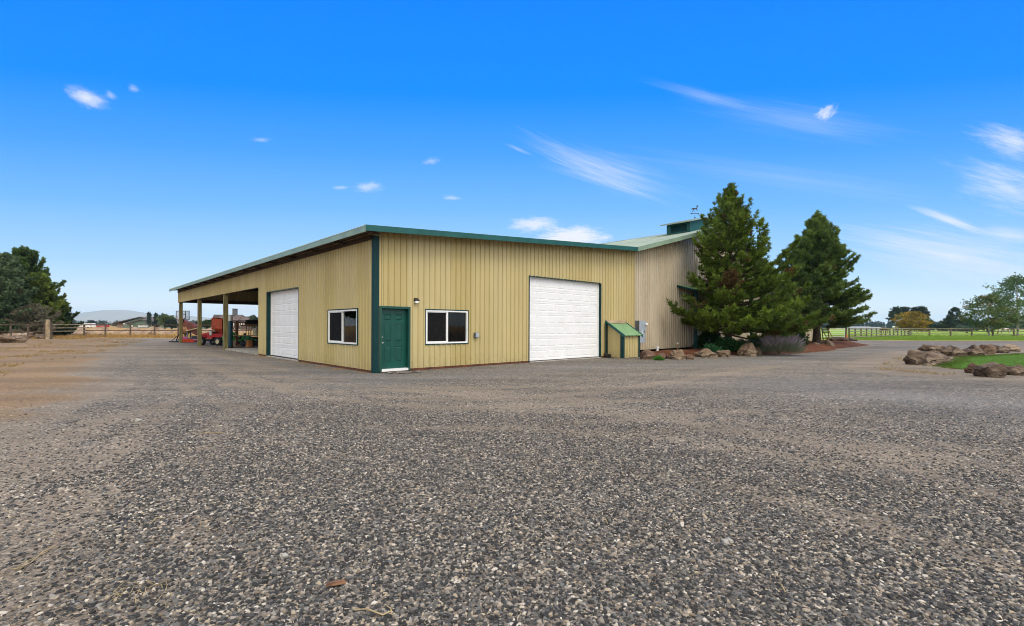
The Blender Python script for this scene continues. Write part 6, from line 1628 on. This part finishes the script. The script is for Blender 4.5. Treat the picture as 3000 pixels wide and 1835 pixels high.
for a, b in ((-1.8, -.8), (1.4, 2.6)):
    w = MB(); w.box(a, b, -1.23, -1.2, 1.5, 2.2); w.build('window', MAT['greydark'], o)
for y in (-1.1, 1.1): wheel(o, .3, y, .36, .25, MAT['steel'])
o = thing('pickup_truck', 'white pickup truck far away left of the camper', 'pickup truck', far_o(1020, 232), R(180)); o.scale = (.85, .85, .85)
w = MB(); w.prism([(-2.7, .55), (2.7, .55), (2.75, .95), (2.6, 1.12), (1.2, 1.2), (.7, 1.85), (-.8, 1.88), (-.95, 1.2), (-2.7, 1.2)], 'y', -.95, .95); w.build('body', MAT['offwhite'], o)
w = MB(); w.prism([(.95, 1.25), (.62, 1.74), (-.7, 1.76), (-.8, 1.25)], 'y', -.962, .962); w.build('window', MAT['greydark'], o)
for x in (-1.7, 1.75):
    for y in (-.85, .85): wheel(o, x, y, .38, .25, MAT['steel'])
# brown house seen through the bay
Yh = 165.0
def hx(x): return (480+x*.17256-1500)/F*Yh
def hzz(y): return H+(hz(700)-(820+y*.17256))*Yh/F
o = thing('brown_house', 'brown house with shingle roof and dark chimney seen through the equipment bay', 'house', (hx(1100), Yh, 0)); c_ = hx(1100)
w = MB(); w.prism([(hx(785)-c_, 0), (hx(1235)-c_, 0), (hx(1235)-c_, hzz(690)), (hx(785)-c_, hzz(690))], 'y', 0, 9)
w.prism([(hx(1235)-c_, 0), (hx(1480)-c_, 0), (hx(1480)-c_, hzz(700)), (hx(1235)-c_, hzz(700))], 'y', 1, 8)
w.prism([(hx(790)-c_, hzz(690)), (hx(850)-c_, hzz(690)), (hx(835)-c_, hzz(592))], 'y', .5, 8.5); w.build('wall', MAT['brownwall'], o)
w = MB()
def rq(xa, xb, xc, xd, ye, yr, y0, y1):
    ym = (y0+y1)/2
    w.add([(hx(xa)-c_, y0-.5, hzz(ye)), (hx(xb)-c_, y0-.5, hzz(ye)), (hx(xc)-c_, ym, hzz(yr)), (hx(xd)-c_, ym, hzz(yr)), (hx(xa)-c_, y1+.5, hzz(ye)), (hx(xb)-c_, y1+.5, hzz(ye))], [(0, 1, 2, 3), (4, 3, 2, 5), (1, 5, 2), (0, 3, 4), (0, 4, 5, 1)])
rq(775, 1262, 1208, 830, 690, 590, 0, 9); rq(1225, 1490, 1440, 1215, 690, 618, 1, 8); w.build('roof', MAT['shingle'], o)
w = MB(); w.box(hx(1058)-c_, hx(1106)-c_, 3.6, 5.2, hzz(600), hzz(492)); w.box(hx(1052)-c_, hx(1112)-c_, 3.4, 5.4, hzz(492), hzz(484)); w.build('chimney', MAT['greydark'], o)
for xa, xb in ((1150, 1195), (1260, 1300), (1390, 1430), (1330, 1360)):
    e_ = bpy.data.objects.new('window', None); COL.objects.link(e_); e_.parent = o
    yy_ = -.12 if xa < 1230 else .88
    w = MB(); w.box(hx(xa)-c_, hx(xb)-c_, yy_, yy_+.1, hzz(790), hzz(725)); w.build('frame', MAT['offwhite'], e_)
    w = MB(); w.box(hx(xa)-c_+.25, hx(xb)-c_-.25, yy_-.03, yy_-.002, hzz(785), hzz(730)); w.build('pane', MAT['dark'], e_)
# white sheds, a car roof and hoop houses far right
for k, (x0, x1, y0, Y, lab) in enumerate(((150, 225, 742, 330, 'low white hoop house at the far left of the pasture'), (245, 320, 742, 320, 'second white hoop house beside the first across the pasture'), (383, 440, 746, 310, 'small white hoop house between the hoop houses and the horses'))):
    u0, u1 = 2480+x0*.2389, 2480+x1*.2389; W_ = (u1-u0)/F*Y; hh = H+(hz(2560)-(780+y0*.2389))*Y/F
    o = thing('hoop_house', lab, 'shed', (((u0+u1)/2-1500)/F*Y, Y, 0), 0, 'white hoop houses across the pasture')
    w = MB(); w.prism([(W_/2*math.cos(a_/12*math.pi), hh*max(0, math.sin(a_/12*math.pi))) for a_ in range(13)], 'y', 0, 14); w.build('cover', MAT['polytunnel'], o, True)
    w = MB(); w.box(-W_*.12, W_*.12, -.06, -.005, 0, hh*.55); w.build('door', MAT['greydark'], o)
house('shed', 'tiny white house between the trees beyond the pasture', 2480+1178*.2389, 2480+1215*.2389, 949, 954, 330, MAT['offwhite'], MAT['offwhite'], 'house', 6, True, over=.2)
for x, Y, lab in ((590, 240, 'white cattle feeder on legs far across the pasture, left one of two'), (625, 240, 'white cattle feeder on legs far across the pasture, right one of two')):
    o = thing('feeder', lab, 'feeder', ((2480+x*.2389-1500)/F*Y, Y, 0), 0, 'feeders across the pasture')
    w = MB(); w.lathe([(0, 1.1), (.5, 1.2), (1.0, 1.7), (1.0, 2.1), (.6, 2.4), (0, 2.45)], 14); w.build('hopper', MAT['offwhite'], o, True)
    for a_ in range(4):
        w = MB(); w.tube([(.8*math.cos(a_*1.57+.6), .8*math.sin(a_*1.57+.6), 0), (.8*math.cos(a_*1.57+.6), .8*math.sin(a_*1.57+.6), 1.6)], .06, 5); w.build('leg', MAT['greydark'], o)

# ---------------------------------------------------------------- horses and cattle in the pasture
def animal(name, joints, edges, mat, extra=None):
    me = bpy.data.meshes.new(name); names = list(joints); ix = {k: i for i, k in enumerate(names)}
    me.from_pydata([joints[k][0] for k in names], [(ix[a], ix[b]) for a, b in edges], [])
    o = bpy.data.objects.new(name, me); COL.objects.link(o)
    sk = o.modifiers.new('skin', 'SKIN'); sk.use_smooth_shade = True
    for i, k in enumerate(names):
        r = joints[k][1]; o.data.skin_vertices[0].data[i].radius = r if hasattr(r, '__len__') else (r, r)
    o.data.skin_vertices[0].data[ix['pelvis']].use_root = True
    ss = o.modifiers.new('sub', 'SUBSURF'); ss.levels = ss.render_levels = 1
    dg = bpy.context.evaluated_depsgraph_get(); m2 = bpy.data.meshes.new_from_object(o.evaluated_get(dg)); bpy.data.objects.remove(o); m2.materials.clear()
    m2.materials.append(mat)
    return m2
def horse_joints(graze=True, cow=False):
    k = 1.0
    J = {'pelvis': ((-.72, 0, 1.28), (.30, .34)), 'loin': ((-.25, 0, 1.26), (.30, .36)), 'chest': ((.38, 0, 1.22), (.30, .38)), 'wither': ((.62, 0, 1.32), (.2, .3)),
         'tailroot': ((-1.02, 0, 1.30), .07), 'tailtip': ((-1.16, 0, .72), .06)}
    if graze: J.update({'neck': ((1.02, 0, 1.05), (.13, .2)), 'poll': ((1.36, 0, .62), (.11, .15)), 'muzzle': ((1.52, 0, .18), (.075, .09))})
    else: J.update({'neck': ((.98, 0, 1.66), (.13, .2)), 'poll': ((1.22, 0, 1.98), (.11, .15)), 'muzzle': ((1.62, 0, 1.72), (.075, .09))})
    E_ = [('pelvis', 'loin'), ('loin', 'chest'), ('chest', 'wither'), ('wither', 'neck'), ('neck', 'poll'), ('poll', 'muzzle'), ('pelvis', 'tailroot'), ('tailroot', 'tailtip')]
    for sg, s_ in ((1, 'a'), (-1, 'b')):
        dx = .10*sg
        J.update({'hip'+s_: ((-.78, .2*sg, 1.12), (.17, .2)), 'stifle'+s_: ((-.62+dx, .2*sg, .88), (.12, .14)), 'hock'+s_: ((-.92+dx, .19*sg, .56), .07), 'hfet'+s_: ((-.86+dx, .19*sg, .14), .05), 'hhoof'+s_: ((-.82+dx, .19*sg, .03), .065),
                  'sh'+s_: ((.48, .19*sg, 1.0), (.13, .17)), 'knee'+s_: ((.5-dx, .18*sg, .55), .07), 'ffet'+s_: ((.5-dx, .18*sg, .14), .048), 'fhoof'+s_: ((.53-dx, .18*sg, .03), .062)})
        E_ += [('pelvis', 'hip'+s_), ('hip'+s_, 'stifle'+s_), ('stifle'+s_, 'hock'+s_), ('hock'+s_, 'hfet'+s_), ('hfet'+s_, 'hhoof'+s_), ('chest', 'sh'+s_), ('sh'+s_, 'knee'+s_), ('knee'+s_, 'ffet'+s_), ('ffet'+s_, 'fhoof'+s_)]
    if cow:
        for a_ in list(J):
            (x, y, z), r = J[a_]; r = r if hasattr(r, '__len__') else (r, r); z = z*.86
            if a_ in ('loin', 'chest'): r = (r[0]*1.15, r[1]*1.12)
            J[a_] = ((x*.95, y, z), r)
        J['muzzle'] = ((J['muzzle'][0][0], 0, J['muzzle'][0][2]), (.10, .12)); J['neck'] = ((.95, 0, .98 if graze else 1.25), (.15, .22))
    return J, E_
M_bay = M_('bay_coat', (.10, .035, .016), .6, 0, .2, 3); M_sor = M_('sorrel_coat', (.19, .07, .03), .6, 0, .2, 3); M_blk = M_('black_coat', (.014, .012, .012), .6, 0, .2, 3)
def pinto_mat():
    m, t, b = newmat('pinto_coat'); n = t.noise(objc(t), 1.6, 3); t.put(b, 'Base Color', t.mix(t.maprange(n, .47, .5), (.6, .57, .53), (.2, .07, .04))); b.inputs['Roughness'].default_value = .6; return m
M_pin = pinto_mat()
def beast(name, label, cat, u, v, Y, rz, mat, graze=True, cow=False, group=None, parts=True):
    J, E_ = horse_joints(graze, cow)
    o = thing(name, label, cat, ((u-1500)/F*Y, Y, 0), rz, group)
    me = animal('body', J, E_, mat); link('body', me, o)
    w = MB(); px, pz = J['poll'][0][0], J['poll'][0][2]
    for y in (-.08, .08): w.lathe([(.0, .16), (.03, .08), (.035, 0), (0, -.01)], 6, mx(Tr(px, y, pz+.08), Rx(-y*4)))
    w.build('ear', mat, o)
    if not cow:
        w = MB(); a_, b_ = Vector(J['wither'][0]), Vector(J['poll'][0]); n_ = Vector((.0, 0, .2))
        for k in range(8):
            p0 = a_.lerp(b_, k/8)+n_; w.box(-.09, .09, -.05, .07, -.16, .02, Tr(*p0))
        w.build('mane', M_blk, o)
    return o
beast('horse', 'bay horse grazing behind the pale four board fence', 'horse', 2480+466*.2389, 0, 128, R(180), M_bay, True, group='horses in the pasture')
beast('horse', 'sorrel horse with pale rump grazing right of the yellow tree', 'horse', 2480+950*.2389, 0, 150, R(175), M_sor, True, group='horses in the pasture')
beast('horse', 'pinto horse standing behind the fence left of the white aspen stem', 'horse', 2480+1942*.2389, 0, 112, R(170), M_pin, True, group='horses in the pasture')
beast('cow', 'black cow grazing behind the olive leaved aspen stem', 'cow', 2480+1752*.2389, 0, 150, R(10), M_blk, True, True, 'black cattle in the pasture')
beast('cow', 'black cow just left of the white stems of the yellow tree', 'cow', 2480+745*.2389, 0, 190, R(160), M_blk, True, True, 'black cattle in the pasture')
beast('cow', 'black cow in the grass right of the yellow tree stems', 'cow', 2480+822*.2389, 0, 220, R(185), M_blk, True, True, 'black cattle in the pasture')
beast('cow', 'lone black cow far out between two posts of the dark board fence', 'cow', 2480+1138*.2389, 0, 230, R(5), M_blk, True, True, 'black cattle in the pasture')

# ---------------------------------------------------------------- small things by the farther pine
p = gnd(2424, 1004.5)
o = thing('garden_swing', 'weathered wooden garden seat with slanted frame behind the farther pine trunk', 'garden seat', p, R(20))
w = MB(); w.box(-.35, .55, -.3, .3, .42, .5); w.build('seat', MAT['wood'], o)
for y in (-.32, .32):
    w = MB(); w.tube([(-.5, y, 1.55), (.75, y, .0)], .05, 6); w.build('leg', MAT['rail_tan'], o)
    w = MB(); w.tube([(-.35, y, 1.3), (-.1, y, .0)], .05, 6); w.build('leg', MAT['wood'], o)
w = MB()
for k in range(4): w.box(-.52+k*.1, -.47+k*.1, -.32, .32, 1.42-k*.14, 1.52-k*.14)
w.build('backrest', MAT['greenm'], o)
p = gnd(2460, 1008.5)
o = thing('driftwood_log', 'twisted dark dead log lying right of the farther pine', 'log', p, R(-4))
w = MB(); w.tube([(-.75, 0, .3), (-.45, .05, .42), (0, 0, .5), (.4, .05, .4), (.75, 0, .28), (1.0, -.05, .08)], [.22, .24, .2, .2, .15, .08], 9); w.tube([(-.5, 0, .35), (-.3, -.1, .05)], [.14, .1], 7); w.tube([(-.7, 0, .3), (-.85, .1, .06)], [.16, .1], 7); w.build('log', MAT['bark_dark'], o, True)
p = gnd(2475, 1000)
o = thing('driftwood_log', 'long low dark log behind the twisted dead log', 'log', p, R(3))
w = MB(); w.tube([(-1.3, 0, .2), (-.4, .05, .24), (.6, 0, .2), (1.5, .1, .1)], [.2, .22, .18, .1], 9); w.tube([(.3, 0, .2), (.5, -.3, .3)], [.1, .05], 6); w.build('log', MAT['bark_dark'], o, True)
p = gnd(2480.5, 993.3)
o = thing('marker_cone', 'small orange red marker cone at the foot of the gate post', 'marker cone', p)
w = MB(); w.box(-.17, .17, -.17, .17, 0, .035); w.lathe([(0, .035), (.13, .035), (.11, .12), (.06, .5), (.04, .55), (0, .56)], 14); w.build('cone', MAT['orange'], o, True)
p = loc2w(17.1, -1.35, 0)
o = thing('standpipe', 'thin rusty standpipe with white head between the bed boulders', 'standpipe', p)
w = MB(); w.tube([(0, 0, 0), (0, 0, .62)], .018, 8); w.build('pipe', MAT['rusttan'], o, True)
w = MB(); w.ball((0, 0, .64), (.05, .05, .035)); w.build('head', MAT['pvc'], o, True)
p = loc2w(16.55, -.45, .2)
o = thing('vent_pipe', 'short white pipe stub in the bark bed near the electrical cabinet', 'pipe stub', p)
w = MB(); w.lathe([(0, 0), (.07, 0), (.07, .16), (.085, .16), (.085, .25), (.07, .25), (.07, .2), (0, .2)], 14); w.build('stub', MAT['pvc'], o, True)

# straw, twigs and a chip of bark lying on the gravel
def stem(uvs, label, rad=.003, mat='straw', z=.022):
    ps = [gnd(u, v, z) for u, v in uvs]; c = ps[0].copy(); o = thing('straw', label, 'straw', (c.x, c.y, 0), 0, 'straw lying on the gravel')
    w = MB(); w.tube([Vector((p.x-c.x, p.y-c.y, p.z+.012*math.sin(i*2.1))) for i, p in enumerate(ps)], rad, 5); w.build('stem', MAT[mat], o)
Z1 = lambda x, y: (x*.554, 1000+y*.554)
stem([Z1(75, 1205), Z1(120, 1205), Z1(170, 1160), Z1(230, 1115), Z1(300, 1090)], 'long curved straw stem on the gravel at the lower left', .0045)
stem([Z1(110, 1208), Z1(150, 1170), Z1(215, 1125), Z1(255, 1112)], 'second straw stem crossing the long curved one', .003)
stem([Z1(800, 965), Z1(830, 940), Z1(880, 928)], 'short bent straw in the left middle of the gravel', .004)
stem([Z1(1040, 495), Z1(1100, 485), Z1(1180, 480)], 'pale straw lying flat some way behind the short bent one', .006)
stem([(1040, 1787), (1080, 1790), (1125, 1796), (1150, 1790)], 'straw with a frayed end at the bottom of the picture', .004)
stem([(1135, 1775), (1148, 1788), (1152, 1796)], 'short straw standing off the frayed one', .003)
stem([(1770, 1525), (1776, 1522), (1782, 1530)], 'tiny curled straw on the gravel right of the centre', .003)
stem([(2280, 1706), (2292, 1718), (2304, 1730)], 'thin straw lying slantwise at the lower right', .0035)
rng = np.random.default_rng(9); w = MB(); c = gnd(430, 1730)
for k in range(26):
    a_ = rng.uniform(0, 6.28); x, y = rng.normal(0, .10), rng.normal(0, .07); l_ = rng.uniform(.04, .1)
    w.tube([(x, y, .02), (x+l_*.5*math.cos(a_), y+l_*.5*math.sin(a_), .035), (x+l_*math.cos(a_+.3), y+l_*math.sin(a_+.3), .02)], .0018, 4)
o = w.build('straw_wisp', MAT['straw'], None, loc=(c.x, c.y, 0)); tag(o, 'loose wisp of fine straw on the gravel at the lower left', 'straw')
c = gnd(985, 1712, .02)
o = w = MB(); w.add([(-.055, -.012, 0), (.06, -.018, .004), (.05, .018, .006), (-.03, .02, .003), (-.05, -.008, .018), (.055, -.012, .022), (.045, .012, .02), (-.03, .014, .016)], [(0, 3, 2, 1), (4, 5, 6, 7), (0, 1, 5, 4), (1, 2, 6, 5), (2, 3, 7, 6), (3, 0, 4, 7)])
o = w.build('bark_chip', MAT['chip'], None, loc=(c.x, c.y, .018), rz=.35); tag(o, 'reddish chip of bark lying on the near gravel', 'bark chip')
def stone(u, v, r, seed, label):
    c = gnd(u, v); o = link('stone', rock_mesh('stone', r*2.3, r*1.8, r*1.2, seed, MAT['rock_white'], 8), None, None, (c.x, c.y, .012), seed); tag(o, label, 'stone', 'pale stones on the gravel')
MAT['rock_white'] = rock_mat('whitish_stone', (.42, .39, .34), (.52, .49, .44), (.6, .57, .52))
stone(2128, 1598, .028, 5, 'left one of two whitish stones side by side on the gravel'); stone(2138, 1593, .026, 6, 'right one of two whitish stones side by side on the gravel')
stone(405, 1239, .05, 7, 'pale stone on the gravel at the left'); stone(835, 1640, .03, 8, 'whitish stone on the gravel left of the bark chip'); stone(1310, 1078, .05, 9, 'cream pebble against the foot of the front wall')
# ---------------------------------------------------------------- haze
hz_d = 0.5/3200
def add_haze():
    m = bpy.data.materials.new('haze_air'); m.use_nodes = True; t = NT(m.node_tree); t.n.remove(t.n['Principled BSDF'])
    v = t.new('ShaderNodeVolumePrincipled'); v.inputs['Color'].default_value = (.60, .86, 1.0, 1); v.inputs['Density'].default_value = HAZE; v.inputs['Anisotropy'].default_value = .7
    t.l.new(v.outputs[0], t.n['Material Output'].inputs['Volume'])
    w = MB(); w.box(-5300, 5300, -5300, 5400, -6, 130); o = w.build('haze', m); tag(o, kind='stuff')
HAZE = 1.4e-4
add_haze()
